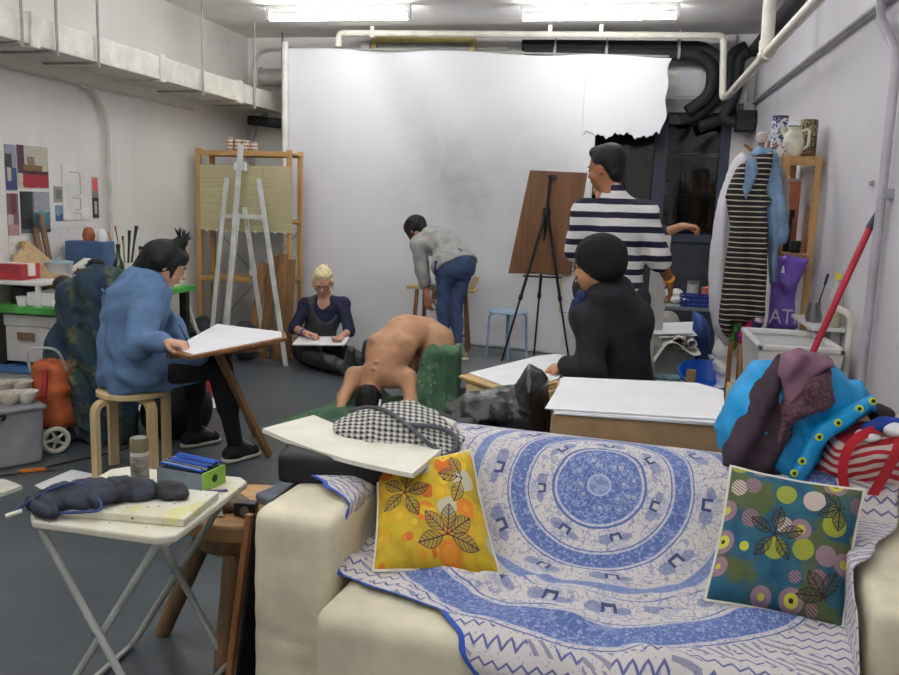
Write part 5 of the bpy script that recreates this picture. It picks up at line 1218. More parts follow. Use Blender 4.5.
def add_torso(S, J, g=0., w=1.0, k=.05):
    S.cap(J['pel'], J['wai'], (.130+g)*w, (.112+g)*w, k=k, flat=(J['pf'], .80)); S.cap(J['wai'], J['che'], (.112+g)*w, (.132+g)*w, k=k, flat=(J['fw'], .76))
    S.cap(J['che'], up2(J['che'], J['nek'], .75), (.130+g)*w, (.07+g)*w, k=k, flat=(J['fw'], .8))
    m = up2(J['sL'], J['sR'], .5)
    for s in ('sL', 'sR'): S.cap(up2(m, J[s], .35), J[s], .066+g, .054+g, k=k)
    S.cap(J['hL'], J['hR'], .100+g, .100+g, k=k, flat=(J['pf'], .95)); return S
def add_arm(S, J, s, g=0., to=1.0, k=.03, elbow=True):
    S.cap(J['s'+s], J['e'+s], .050+g, .039+g*.9, k=k)
    if to > 0: S.cap(J['e'+s], up2(J['e'+s], J['w'+s], to), .041+g*.9, .041+(.026-.041)*to+g*.8, k=k*.6)
def add_leg(S, J, s, g=0., to=1.0, k=.04):
    S.cap(J['h'+s], J['k'+s], .088+g, .056+g, k=k); kn, an = A(J['k'+s], float), A(J['a'+s], float)
    S.cap(kn, up2(kn, an, to), .055+g, .055+(.036-.055)*to+g, k=k*.6)
    if to > .5:
        bk = nrm(kn-A(J['h'+s], float)+(kn-an)*.0)*.0; S.cap(up2(kn, an, .12), up2(kn, an, .5), .052+g, .050+g, k=.03)
def add_foot(S, J, s, g=0., k=.02):
    a, t = A(J['a'+s], float), A(J['t'+s], float); h = nrm(A([t[0]-a[0], t[1]-a[1], 0]))
    fl = J.get('fz', .0); hz = A([a[0], a[1], t[2]+.002])
    if 'free' in J: S.cap(a, t, .036+g, .026+g, k=k)
    else: S.cap(hz-h*.03, t, .034+g, .028+g, k=k); S.cap(a, hz, .036+g, .032+g, k=k)
def shoe(J, s, p, m, nm='shoe', sole=M_SOLE, laces=None, slim=1.0):
    a, t = A(J['a'+s], float), A(J['t'+s], float); d = t-a; d[2] = 0; h = nrm(d); side = A([h[1], -h[0], 0]); fz = J['fz']
    heel = A([a[0], a[1], fz])-h*.045; toe = A([t[0], t[1], fz])+h*.02
    S = Sdf(.007); S.cap(heel+A([0, 0, .045]), toe-h*.03+A([0, 0, .036]), .036, .034, k=.03, flat=(side, 1.15)); S.cap(heel+h*.035+A([0, 0, .05]), a+A([0, 0, .015]), .040, .038, k=.03)
    S.cap(heel+h*.07+A([0, 0, .07]), toe-h*.09+A([0, 0, .045]), .034, .03, k=.02); S.cut((0, 0, fz+.012), (0, 0, -1))
    o = S.build(nm, m, p)
    b = Sdf(.007); b.cap(heel+A([0, 0, .012]), toe-h*.025+A([0, 0, .012]), .043, .042, k=.01); b.cut((0, 0, fz+.002), (0, 0, -1)); b.cut((0, 0, fz+.026), (0, 0, 1)); b.build('sole', sole, o)
    if laces:
        l = MB()
        for i in range(4):
            q = heel+h*(.10+.018*i)+A([0, 0, .106-.013*i]); l.tube([q-side*.02, q+A([0, 0, .006]), q+side*.02], .003, 5)
        l.build('laces', laces, o, smooth=True)
    return o
def finish(S, X, name, m, label, cat='person'):
    o = S.build(name, m, None, extra=X); return props(o, label, cat)

M_DENIM = mat('chambray_blue', (88, 116, 152), .85, .07, 9, bump=.12, bs=180)
M_TIGHTS = mat('black_tights', (22, 22, 26), .8, .1)
M_NAVYKNIT = mat('navy_jersey', (34, 38, 66), .85, .08)
def jeancol():
    P = coord('Object'); n = noise(P, 7, 4, .6); n2 = noise(P, 120, 2, .6); c = mix(sm(n, .35, .7), (44, 62, 98), (62, 84, 124)); return mix(n2*.25, c, (96, 112, 140))
M_JEANS = mat('blue_jeans', None, .85, fn=jeancol, bump=.15, bs=150)
M_CANVASK = mat('black_canvas', (30, 28, 32), .75, .1)

# ---- 1: seated at the drawing table, denim shirt
J = dict(pel=(-2.43, 3.92, .545), wai=(-2.45, 3.93, .70), che=(-2.44, 3.955, .875), nek=(-2.395, 4.0, 1.0), pf=(.75, .62, 0), fw=(.75, .60, -.25),
         sR=(-2.305, 3.865, .93), sL=(-2.505, 4.115, .94), eR=(-2.275, 3.69, .725), wR=(-2.10, 3.63, .757), eL=(-2.44, 4.30, .70), wL=(-2.28, 4.16, .63),
         hR=(-2.37, 3.85, .535), hL=(-2.49, 4.0, .535), kR=(-2.05, 4.10, .555), kL=(-2.33, 4.36, .54), aR=(-2.03, 4.235, .09), aL=(-2.375, 4.42, .09), tR=(-1.97, 4.35, .03), tL=(-2.30, 4.53, .03), fz=0)
S = Sdf(.0095); X = MB(); hd = (-2.305, 4.03, 1.092); T, B = add_head(S, hd, (.80, .40, -.44), (.5, .25, .83), 1.0, J['nek'])
add_torso(S, J, -.006)
for s in 'LR': add_arm(S, J, s); add_leg(S, J, s); add_foot(S, J, s)
add_hand(S, X, J['wR'], (.92, .22, -.10), (-.1, .1, -1), -1, .85); add_hand(S, X, J['wL'], (.9, -.2, -.1), (0, 0, -1), 1, .35)
p = finish(S, X, 'person', M_SKIN, 'person in a denim shirt drawing on the bentwood stool, hair in a topknot'); face_parts(T, B, p, closed=True)
S = Sdf(.009); add_torso(S, dict(J, nek=(-2.40, 3.995, .962)), .034, 1.13, .08)
S.cap((-2.45, 3.93, .50), (-2.47, 3.93, .64), .205, .18, k=.08, flat=((.75, .62, 0), .82)); S.cap((-2.40, 3.92, .545), (-2.17, 4.04, .575), .14, .10, k=.06); S.cap((-2.47, 4.02, .545), (-2.38, 4.2, .57), .12, .10, k=.05)
add_arm(S, J, 'R', .026, .80, .05); add_arm(S, J, 'L', .026, .74, .05)
S.cap(up2(J['eR'], J['wR'], .72), up2(J['eR'], J['wR'], .84), .055, .054, k=.01); S.cap(up2(J['nek'], hd, .0), up2(J['nek'], hd, .28), .07, .068, k=.03)
S.disp(folds((.6, -.75, .25), 44, .008, warp=1.1, wf=6, seed=21)).disp(folds((.2, .2, 1), 34, .006, warp=1.6, wf=9, seed=4)).cut((0, 0, .457), (0, 0, -1))
sh = S.build('shirt', M_DENIM, p)
ring = [A([-2.385, 4.0, 1.03])+A([.78, .40, .10])*.077*math.cos(a)+A([.45, -.88, 0])*.077*math.sin(a)+A([0, 0, .012*math.cos(a*2)]) for a in [2*PI*i/26+.3 for i in range(24)]]
MB().tube(ring, .016, 8).build('collar', M_DENIM, sh, smooth=True)
MB().tube([(-2.53, 3.82, .95), (-2.61, 3.92, .955)], .006, 6).build('yoke_seam', mat('seam_blue', (60, 86, 130), .85, .05), sh, smooth=True)
S = Sdf(.009)
for s in 'LR': add_leg(S, J, s, .006, .98)
S.build('leggings', M_TIGHTS, p)
shoe(J, 'R', p, M_CANVASK, laces=M_SOLE); shoe(J, 'L', p, M_CANVASK, laces=M_SOLE)
S = Sdf(.008); S.ell(T(0, -.018, .036), (.086, .098, .090), B, k=.02).ell(T(0, .05, .058), (.07, .04, .045), B, k=.02)
S.cap(T(-.05, -.05, -.01), (-2.40, 3.965, 1.04), .055, .036, k=.04).cap(T(.045, -.04, .0), (-2.44, 4.02, 1.05), .055, .036, k=.04).cap(T(.0, -.08, .02), (-2.445, 3.985, 1.06), .06, .034, k=.04)
S.cap(T(.078, .04, .03), T(.075, .045, -.05), .014, .007, k=.02).cap(T(-.078, .04, .03), T(-.075, .045, -.05), .014, .007, k=.02)
S.ell(T(0, .015, .135), (.038, .036, .034), B, k=.02)
S.disp(folds(B[:, 0], 190, .0016, warp=.6, wf=20, seed=2))
hr = S.build('hair', M_HAIRK, p); b = MB(); rng = random.Random(4)
for i in range(22):
    a, e = rng.uniform(0, 2*PI), rng.uniform(.1, .9); q = T(.02*math.cos(a), .02*math.sin(a)+.015, .15); r = q+B @ A([.045*math.cos(a)*e, .045*math.sin(a)*e-.01, .03+.03*(1-e)]); b.tube([q, up2(q, r, .6)+A([0, 0, .004]), r], [.004, .003, .0008], 5)
b.build('topknot_strands', M_HAIRK, hr, smooth=True)
props(MB().tube([(-1.985, 3.66, .735), (-2.0, 3.655, .78), (-2.03, 3.65, .84)], [.0012, .0035, .0035], 8).build('pencil', M_BLACKPL, smooth=True), 'pencil held over the paper by the denim shirt person', 'pencil')

# bentwood stool
M_BENT = wood('pale_birch_ply', (216, 192, 146), (200, 174, 126))
t = thing('bentwood_stool', 'pale bentwood stool under the person in the denim shirt', 'stool', (-2.445, 3.90, 0))
MB().lathe((-2.43, 3.89, .425), [(.175, 0), (.18, .004), (.18, .026), (.175, .03)], 40).build('seat', M_BENT, t, smooth=True)
for x, y in ((-2.52, 3.69), (-2.28, 3.81), (-2.615, 3.985), (-2.375, 4.11)):
    d = (V(-2.43, 3.89, 0)-V(x, y, 0)).normalized(); f = V(x, y, 0)
    cl = bend([f, f+V(0, 0, .41), f+V(0, 0, .41)+d*.13], .06, 8); L, Rr = [], []
    w_ = V(d.y, -d.x, 0)*.025; ou = []
    P = np.zeros((len(cl), 5, 3))
    for i, q in enumerate(cl):
        tng = (cl[min(i+1, len(cl)-1)]-cl[max(i-1, 0)]).normalized(); nn = tng.cross(V(d.y, -d.x, 0).normalized())*.0125
        for k, c_ in enumerate((q-w_-nn, q+w_-nn, q+w_+nn, q-w_+nn, q-w_-nn)): P[i, k] = c_
    b = MB(); b.grid(P, 0); n = len(cl); b.add([tuple(P[0, k]) for k in range(4)], [(0, 1, 2, 3)]); b.add([tuple(P[-1, k]) for k in range(4)], [(3, 2, 1, 0)])
    b.build('leg', M_BENT, t, smooth=True)

# drawing table on trestle legs
M_TRES = wood('trestle_wood', (142, 104, 70), (116, 80, 50))
t = thing('drawing_table', 'drawing board on slanted brown trestle legs before the denim shirt', 'table', (-1.95, 3.9, 0))
bp = [(-2.08, 3.63), (-1.90, 3.51), (-1.70, 4.17), (-1.78, 4.34), (-2.24, 4.46)]
MB().slab(bp, .705, .722).build('board', M_OAKX, t, bev=.002)
MB().bar((-2.10, 3.66, .69), (-1.78, 4.02, .69), .05, .035).build('rail', M_TRES, t, bev=.003)
for a, b_ in (((-1.90, 3.83, .70), (-1.885, 4.37, 0)), ((-2.0, 4.3, .70), (-2.28, 4.78, .0)), ((-1.93, 3.9, .69), (-2.0, 3.70, 0.)), ((-2.12, 4.28, .70), (-2.5, 4.35, 0))):
    pass
MB().bar((-2.02, 3.97, .70), (-1.885, 4.36, 0), .045, .028, (1, 0, 0)).build('leg', M_TRES, t, bev=.003)
MB().bar((-2.20, 4.30, .70), (-2.12, 4.72, 0), .045, .028, (1, 0, 0)).build('leg', M_TRES, t, bev=.003)
MB().bar((-1.915, 4.28, .13), (-2.13, 4.66, .13), .03, .02).build('stretcher', M_TRES, t, bev=.003)
MB().bar((-1.92, 4.22, .70), (-2.30, 4.42, .66), .05, .03).build('rail', M_TRES, t, bev=.003)
props(MB().slab([(-2.07, 3.66), (-1.905, 3.55), (-1.73, 4.17), (-1.80, 4.33), (-2.24, 4.45)], .7225, .7255).build('paper_sheet', M_PAPER), 'large white sheet on the drawing board of the denim shirt person', 'paper')
b = MB().tube(bend([(-2.38, 4.6, .006), (-2.05, 4.9, .006), (-2.0, 4.55, .006)], .1), .004, 6)

# plaid coat heaped over a chair back behind her
def plaid():
    P = coord('Object'); x, y, z = xyz(P); n = noise(P, 4, 3, .6); u = (x*.7+y*.7)+n*.08; v = z*.9+x*.25+n*.08
    a = sm(eabs(efract(u*5)-.5), .42, .1); b_ = sm(eabs(efract(v*5)-.5), .42, .1); fz = noise(P, 50, 4, .8)
    c = mix(a*.6, (40, 58, 74), (58, 84, 74)); c = mix(b_*.5, c, (36, 60, 94)); yl = sm(noise(P, 9, 5, .8), .44, .6); c = mix(sm(eabs(efract(u*5+.3)-.5), .2, .02)*yl*.8, c, (132, 126, 76)); c = mix(sm(eabs(efract(v*5+.2)-.5), .2, .02)*yl*.6, c, (116, 118, 74)); return mix(sm(fz, .35, .75)*.55, c, (16, 22, 28))
M_PLAID = mat('dark_plaid_wool', None, .95, fn=plaid, bump=.3, bs=70)
t = thing('plaid_coat', 'dark blue and green plaid coat draped over a chair behind the denim shirt', 'coat', (-3.0, 4.5, 0))
S = Sdf(.011); S.cloth('PLAI', .15, .09).disp(folds((.9, .2, .4), 36, .016, warp=.8, wf=5, seed=8)).disp(folds((.6, .2, .75), 60, .006, seed=18)).cut((0, 0, .003), (0, 0, -1)); S.build('coat_body', M_PLAID, t)
S = Sdf(.011); S.ell((-3.19, 4.42, .90), (.06, .06, .06)).ell((-3.12, 4.38, .87), (.06, .06, .07)).disp(lumps(40, .007, 4)); S.build('hood_lining', M_CASE, t)
MB().tube([(-3.085, 4.27, .80), (-3.09, 4.27, .90)], .010, 8).build('metal_toggle', mat('bright_metal', (226, 230, 236), .15, .02, metal=.8), t, smooth=True)
t = thing('chair', 'chair under the plaid coat behind the denim shirt person', 'chair', (-2.95, 4.62, 0))
for x in (-3.1, -2.78):
    MB().tube([(x, 4.60, 0), (x, 4.62, .9)], .014, 8).build('leg', M_STEEL, t, smooth=True); MB().tube([(x, 4.95, 0), (x, 4.93, .44)], .014, 8).build('leg', M_STEEL, t, smooth=True)
MB().box((-2.94, 4.78, .45), (.4, .38, .03)).build('seat', M_BLACKPL, t, bev=.01); MB().box((-2.94, 4.63, .78), (.38, .025, .2)).build('backrest', M_BLACKPL, t, bev=.01)
S = Sdf(.013); S.ell((-2.62, 4.55, .14), (.16, .14, .15)).ell((-2.50, 4.6, .18), (.13, .12, .19)).disp(lumps(20, .01, 7)).cut((0, 0, .002), (0, 0, -1))
props(S.build('backpack', M_CASE), 'black backpack slumped on the floor behind the bentwood stool', 'bag')

# ---- 2: blond person sitting on the floor
M_BLOND = mat('blond_hair', (222, 206, 160), .7, .1, 40)
M_VEST = mat('grey_vest', (74, 76, 80), .85, .08)
J = dict(pel=(-2.62, 7.12, .13), wai=(-2.60, 7.13, .26), che=(-2.55, 7.10, .44), nek=(-2.53, 7.07, .585), pf=(.3, -.95, 0), fw=(.3, -.93, -.2),
         sR=(-2.68, 7.01, .52), sL=(-2.38, 7.11, .53), eR=(-2.76, 6.93, .32), wR=(-2.60, 6.80, .305), eL=(-2.29, 7.03, .31), wL=(-2.31, 6.84, .275),
         hR=(-2.70, 7.06, .12), hL=(-2.53, 7.08, .12), kR=(-2.52, 6.72, .12), kL=(-2.24, 6.86, .13), aR=(-2.14, 6.56, .075), aL=(-2.02, 6.66, .085), tR=(-2.09, 6.47, .25), tL=(-1.99, 6.58, .29), fz=0, free=1)
S = Sdf(.0095); X = MB(); T, B = add_head(S, (-2.525, 7.0, .735), (.22, -.90, -.38), (.1, -.3, .94), 1.06, J['nek'])
add_torso(S, J, -.006)
for s in 'LR': add_arm(S, J, s); add_leg(S, J, s)
for s in 'LR': add_foot(S, J, s)
add_hand(S, X, J['wR'], (.93, -.25, -.05), (.0, -.2, -1), -1, .5); add_hand(S, X, J['wL'], (.1, -.95, -.1), (0, 0, 1), 1, .3)
p = finish(S, X, 'person', M_SKIN, 'blond person with glasses sitting on the floor, drawing on a pad'); face_parts(T, B, p, lips=(176, 90, 92), brow=M_BLOND, closed=True); glasses(T, p, mat('purple_frames', (66, 30, 72), .3, .05))
S = Sdf(.009); add_torso(S, J, .012, 1.0); add_arm(S, J, 'R', .012, .12); add_arm(S, J, 'L', .012, .12); S.disp(folds((.2, .1, 1), 40, .003, seed=3))
S.ell((-2.505, 6.955, .565), (.075, .07, .09), k=.02, sub=True); S.build('top', M_NAVYKNIT, p)
S = Sdf(.009); add_torso(S, dict(J, sL=up2(J['sL'], J['sR'], .17), sR=up2(J['sR'], J['sL'], .17)), .024, 1.0, .04); S.ell((-2.49, 6.97, .55), (.10, .16, .17), k=.02, sub=True); S.cut(J['hL'], (0, 0, -1)); vst = S.build('vest', M_VEST, p)
S = Sdf(.0095)
for s in 'LR': add_leg(S, J, s, .018, 1.0)
S.cap(J['hL'], J['hR'], .12, .12, k=.04).disp(folds((.6, .6, .3), 36, .005, seed=13)).cut((0, 0, .003), (0, 0, -1)); S.build('trousers', mat('black_leggings', (36, 38, 42), .55, .12), p)
for s in 'LR':
    a, t_ = A(J['a'+s]), A(J['t'+s]); S = Sdf(.008); S.cap(a+A([-.01, .01, .0]), t_, .050, .036, k=.02).cap(a-nrm(A(J['a'+s])-A(J['k'+s]))*.08, a, .056, .05, k=.03).cap(a-A([0, 0, .01]), a+A([.03, -.03, -.012]), .045, .04, k=.02).cut((0, 0, .004), (0, 0, -1)); S.build('boot', mat('dark_grey_boot', (76, 78, 78), .6, .12), p)
S = Sdf(.008); S.ell(T(0, -.022, .040), (.087, .095, .090), B, k=.02).ell(T(.0, .045, .075), (.065, .035, .03), B, k=.03).ell(T(.0, -.045, .105), (.045, .04, .032), B, k=.02).cap(T(.077, .03, .03), T(.08, .02, -.06), .014, .006, k=.02).cap(T(-.077, .03, .03), T(-.082, .02, -.06), .014, .006, k=.02).disp(folds(B[:, 0]+B[:, 2]*.5, 150, .0022, warp=.8, wf=18, seed=2)); S.build('hair', M_BLOND, p)
MB().lathe(tuple(up2(J['eR'], J['wR'], .82)), [(.033, -.012), (.033, .012)], 14, axis=(.75, -.65, -.05)).build('wristband', mat('blue_wristband', (70, 90, 180), .5, .1), p, smooth=True)
R = Euler((.10, -.03, .15)).to_matrix()
props(MB().box((-2.45, 6.76, .255), (.44, .26, .012), R).build('drawing_pad', M_PAPER, bev=.002), 'white drawing pad on the lap of the blond person', 'pad')
props(MB().tube([(-2.475, 6.735, .27), (-2.45, 6.74, .34)], .003, 6).build('pencil', M_BLACKPL, smooth=True), 'pencil in the right hand of the blond person', 'pencil')
props(MB().slab([(-2.32, 6.95), (-2.05, 6.85), (-1.9, 7.05), (-2.2, 7.2)], .002, .03).build('folded_cloth', M_PAPER), 'white folded sheet on the floor behind the boots', 'cloth')

# ---- 3: person in grey hoodie bending over the wooden stool
M_HOOD = mat('heather_grey_fleece', (150, 150, 148), .95, .06, 14, bump=.2, bs=140)
J = dict(pel=(-1.35, 6.97, .98), wai=(-1.42, 7.03, 1.06), che=(-1.52, 7.12, 1.11), nek=(-1.64, 7.18, 1.13), pf=(-.45, .45, -.75), fw=(-.35, .3, -.9),
         sL=(-1.685, 7.06, 1.09), sR=(-1.54, 7.29, 1.10), eL=(-1.645, 7.02, .86), wL=(-1.60, 7.02, .66), eR=(-1.50, 7.32, .86), wR=(-1.58, 7.28, .70),
         hL=(-1.43, 6.91, .93), hR=(-1.29, 7.02, .93), kL=(-1.45, 6.96, .56), kR=(-1.345, 7.01, .56), aL=(-1.43, 6.98, .24), aR=(-1.30, 6.97, .24), tL=(-1.49, 6.88, .18), tR=(-1.235, 6.88, .18), fz=.15)
S = Sdf(.0095); X = MB(); T, B = add_head(S, (-1.755, 7.20, 1.205), (-.62, .35, -.70), (-.62, .30, .72), .98, J['nek'])
add_torso(S, J, -.012, .92)
for s in 'LR': add_arm(S, J, s); add_leg(S, J, s, -.018); add_foot(S, J, s)
add_hand(S, X, J['wL'], (.1, .1, -1), (.4, .8, 0), 1, .5); add_hand(S, X, J['wR'], (-.2, 0, -1), (-.6, -.5, 0), -1, .4)
p = finish(S, X, 'person', M_SKINT, 'person in grey hoodie and blue jeans bending over the wooden stool'); face_parts(T, B, p)
S = Sdf(.009); add_torso(S, J, .02, 1.0, .06); add_arm(S, J, 'L', .022, .45, .04); add_arm(S, J, 'R', .022, .45, .04); S.cap(J['nek'], (-1.60, 7.15, 1.19), .07, .06, k=.04, flat=((0, 0, 1), .8)).cap((-1.62, 7.10, 1.185), (-1.56, 7.24, 1.19), .05, .05, k=.04).cut((-1.30, 6.93, .965), (.5, -.4, -.6))
S.disp(folds((.7, -.5, .3), 46, .005, seed=33)); S.build('hoodie', M_HOOD, p)
S = Sdf(.009)
for s in 'LR': add_leg(S, J, s, -.004, .97)
S.cap(J['hL'], J['hR'], .098, .098, k=.05).cap(up2(J['hL'], J['hR'], .5), J['pel'], .115, .115, k=.05).cut((-1.38, 7.0, 1.02), (-.55, .3, .8)); S.disp(folds((.1, .2, 1), 38, .004, warp=2.2, wf=10, seed=5)); jn = S.build('jeans', M_JEANS, p)
for c_ in ((-1.455, 6.83, .92), (-1.275, 6.90, .925)): MB().box(c_, (.10, .006, .11), (.12, 0, .55)).build('back_pocket', mat('pocket_denim', (38, 54, 88), .85, .08), jn, bev=.003)
shoe(J, 'R', p, mat('grey_green_trainer', (108, 112, 100), .7, .15)); shoe(J, 'L', p, MATS['grey_green_trainer'])
S = Sdf(.008); S.ell(T(0, -.02, .034), (.090, .10, .093), B, k=.02).ell(T(0, .03, .06), (.078, .05, .05), B, k=.02).cap(T(.065, .02, .02), T(.07, .04, -.10), .035, .022, k=.03).cap(T(-.065, .02, .02), T(-.07, .04, -.10), .035, .022, k=.03).cap(T(0, -.07, .02), T(0, -.065, -.07), .055, .04, k=.03).disp(folds(B[:, 0], 170, .0015, seed=3)); S.build('hair', M_HAIRK, p)
t = thing('sawhorse_stool', 'small wooden stool with splayed legs behind the grey hoodie person', 'stool', (-1.5, 7.3, .15))
MB().box((-1.53, 7.30, .70), (.60, .22, .03), (0, .03, .03)).build('seat', M_BIRCH, t, bev=.004)
for a, b_ in (((-1.74, 7.24, .69), (-1.77, 7.20, .151)), ((-1.70, 7.36, .69), (-1.71, 7.40, .151)), ((-1.31, 7.24, .68), (-1.27, 7.2, .151)), ((-1.33, 7.36, .68), (-1.29, 7.40, .151))): MB().bar(a, b_, .032, .028, (0, 1, 0)).build('leg', M_TRES, t, bev=.003)
MB().bar((-1.30, 7.24, .30), (-1.72, 7.24, .30), .03, .02).build('stretcher', M_TRES, t, bev=.003)
props(MB().box((-1.62, 7.3, .735), (.2, .15, .012), (0, .03, .2)).build('sketch_pad', M_PAPER, bev=.002), 'white pad on the wooden stool before the grey hoodie person', 'pad')
props(MB().bar((-1.27, 7.26, .70), (-1.22, 7.28, .82), .05, .02, (0, 1, 0)).build('wood_block', M_BIRCH, bev=.003), 'small wooden block on the stool end beside the jeans', 'block')

# ---- 4: life model bent forward over the platform edge
M_BACK = mat('model_skin', (196, 148, 114), .5, .06, 5, spec=.3)
J = dict(pel=(-1.42, 6.10, .47), wai=(-1.515, 5.95, .50), che=(-1.575, 5.76, .39), nek=(-1.635, 5.61, .235), pf=(.1, .3, -1), fw=(.06, .66, -.75),
         sL=(-1.41, 5.66, .225), sR=(-1.80, 5.66, .215), eR=(-1.84, 5.54, .085), wR=(-1.80, 5.36, .055), eL=(-1.355, 5.54, .085), wL=(-1.42, 5.36, .055),
         hL=(-1.29, 6.06, .43), hR=(-1.50, 6.12, .42), kL=(-1.24, 5.90, .24), kR=(-1.50, 5.93, .24), aL=(-1.19, 6.18, .235), aR=(-1.45, 6.28, .22), tL=(-1.13, 6.10, .18), tR=(-1.40, 6.40, .175), fz=.15, free=1)
S = Sdf(.0095); X = MB(); T, B = add_head(S, (-1.655, 5.555, .115), (-.02, .72, -.68), (.0, -.68, -.72), .95, J['nek'])
add_torso(S, J, .010, 1.18, .06)
for s in 'LR': add_arm(S, J, s, .006, k=.045); add_leg(S, J, s, .008); add_foot(S, J, s)
S.cap(J['hL'], J['kL'], .115, .07, k=.05)
for i in range(9):      # vertebrae of the lower neck and the hollow of the spine
    q = up2(J['nek'], J['wai'], i/8.); 
    if i < 2: S.ell(q+A([0, -.065-.01*i, .068+.012*i]), (.012, .012, .009), k=.03)
S.cap(up2(J['che'], J['nek'], .2)+A([-.0, -.10, .12]), A(J['wai'])+A([0, -.06, .135]), .012, .015, k=.04, sub=True)
for s in (-1, 1): S.ell(A(J['che'])+A([s*.09, -.03, .085]), (.05, .07, .03), k=.04)
add_hand(S, X, J['wR'], (.5, -.8, -.12), (0, 0, -1), -1, .15); add_hand(S, X, J['wL'], (-.5, -.8, -.12), (0, 0, -1), 1, .15)
S.cut((0, 0, .012), (0, 0, -1)); p = finish(S, X, 'person', M_BACK, 'bare-backed life model bent forward over green cloth, head hanging down')
S = Sdf(.008); S.ell(T(0, -.018, .034), (.087, .097, .090), B, k=.02).cap(T(.06, .0, .03), T(.065, .01, -.03), .03, .02, k=.03).cap(T(-.06, .0, .03), T(-.065, .01, -.03), .03, .02, k=.03).cap(T(.04, -.04, .09), (-1.62, 5.44, .04), .045, .02, k=.03).cap(T(-.04, -.04, .09), (-1.70, 5.44, .04), .045, .02, k=.03).disp(folds((1, 0, .2), 120, .003, seed=3)).cut((0, 0, .006), (0, 0, -1)); S.build('hair', M_HAIRK, p)
def greencol():
    P = coord('Object'); x, y, z = xyz(P); n = noise(P, 4, 3, .6); v = voro(P, 22); w = sm(eabs(v-.28), .09, .04); v2 = voro(P, 34); d = noise(P, 3, 2, .5)
    c = mix(sm(n, .35, .65), (54, 86, 64), (78, 112, 86)); c = mix(w*.5*(d > .48), c, (130, 160, 130)); return mix(sm(v2, .22, .14)*.45*(d > .45), c, (24, 44, 34))
M_GREENC = mat('green_patterned_cloth', None, .85, fn=greencol, bump=.1, bs=70)
t = thing('green_cloth', 'dark green patterned cloth draped under the model and over the floor', 'cloth', (-1.4, 5.6, 0))
S = Sdf(.011); S.box((-1.20, 5.86, .29), (.115, .13, .145), rd=.03).box((-1.20, 5.74, .22), (.135, .05, .21), rd=.03, k=.04).cap((-1.16, 5.72, .36), (-1.12, 5.64, .03), .035, .06, k=.05).cap((-1.28, 5.73, .34), (-1.34, 5.62, .03), .04, .07, k=.05).cap((-1.22, 5.70, .3), (-1.22, 5.60, .03), .03, .06, k=.05)
S.disp(folds((1, .2, 0), 62, .009, warp=.7, wf=5, seed=4)).disp(folds((.8, 0, .4), 90, .003, seed=14)).cut((0, 0, .002), (0, 0, -1)); S.build('draped_part', M_GREENC, t)
P = np.zeros((70, 46, 3)); cr = [A(q) for q in ((-2.09, 5.03, 0), (-1.05, 5.28, 0), (-1.20, 5.78, 0), (-1.93, 6.02, 0))]
for i in range(70):
    for j in range(46):
        u, v = i/69, j/45; q = (cr[0]*(1-u)+cr[1]*u)*(1-v)+(cr[3]*(1-u)+cr[2]*u)*v; q = q+A([.03*math.sin(9*v+3), .03*math.sin(11*u), 0])
        e = min(1, 6*min(u, 1-u, v, 1-v)); h = .012+e*(.020*(1+math.sin(13*u+9*v+1.5*math.sin(5*v)))+.010*(1+math.sin(31*u-12*v+2*math.sin(7*u))))
        h += .13*max(0, v-.55)/.45*math.exp(-((u-.25)/.2)**2); P[i, j] = (q[0], q[1], h)
MB().grid(P, .006).build('floor_part', M_GREENC, t, smooth=True)

# ---- 5: standing man in the striped shirt
def stripes(z0, per, frac, a, b_, fuzz=0):
    def f():
        P = coord('Object'); x, y, z = xyz(P); zz = z+noise(P, 3, 2, .5)*.03; return mix(efract(zz*(1/per)+z0) < frac, a, b_)
    return f
M_STRIPE = mat('navy_white_stripes', None, .85, fn=stripes(.1, .079, .44, (226, 224, 222), (28, 30, 56)))
M_DKJEAN = mat('black_denim', (48, 50, 56), .85, .15, 9, bump=.15, bs=140)
J = dict(pel=(-.03, 5.03, .96), wai=(-.03, 5.02, 1.12), che=(-.04, 5.01, 1.34), nek=(-.065, 5.0, 1.515), pf=(-.1, .99, 0), fw=(-.12, .99, 0),
         sR=(.115, 5.03, 1.415), sL=(-.215, 4.98, 1.415), eR=(.195, 5.03, 1.20), wR=(.285, 5.13, 1.04), eL=(-.265, 5.04, 1.21), wL=(-.25, 5.25, 1.10),
         hR=(.06, 5.03, .92), hL=(-.12, 5.03, .92), kR=(.075, 5.03, .50), kL=(-.13, 5.04, .50), aR=(.08, 5.06, .09), aL=(-.14, 5.05, .09), tR=(.09, 5.19, .03), tL=(-.15, 5.18, .03), fz=0)
S = Sdf(.0095); X = MB(); T, B = add_head(S, (-.115, 5.01, 1.672), (-.86, .48, -.14), (-.1, 0, 1), 1.08, J['nek'])
add_torso(S, J, -.012, .96)
for s in 'LR': add_arm(S, J, s, .003); add_leg(S, J, s); add_foot(S, J, s)
add_hand(S, X, J['wR'], (.15, .45, -.88), (-.9, .1, 0), 1, .35); add_hand(S, X, J['wL'], (.3, .9, -.2), (.6, 0, -.7), -1, .5)
p = finish(S, X, 'person', M_SKIND, 'person standing with back turned in a navy and white striped shirt'); face_parts(T, B, p, 1.08, lips=(128, 74, 66))
S = Sdf(.009); add_torso(S, J, .018, 1.03, .05); add_arm(S, J, 'R', .028, .22, .04); add_arm(S, J, 'L', .028, .22, .04); S.cap((-.03, 5.03, .93), (-.03, 5.02, 1.1), .152, .145, k=.05, flat=((0, 1, 0), .78)).cap(J['nek'], up2(J['nek'], (-.115, 5.01, 1.672), .22), .066, .064, k=.03)
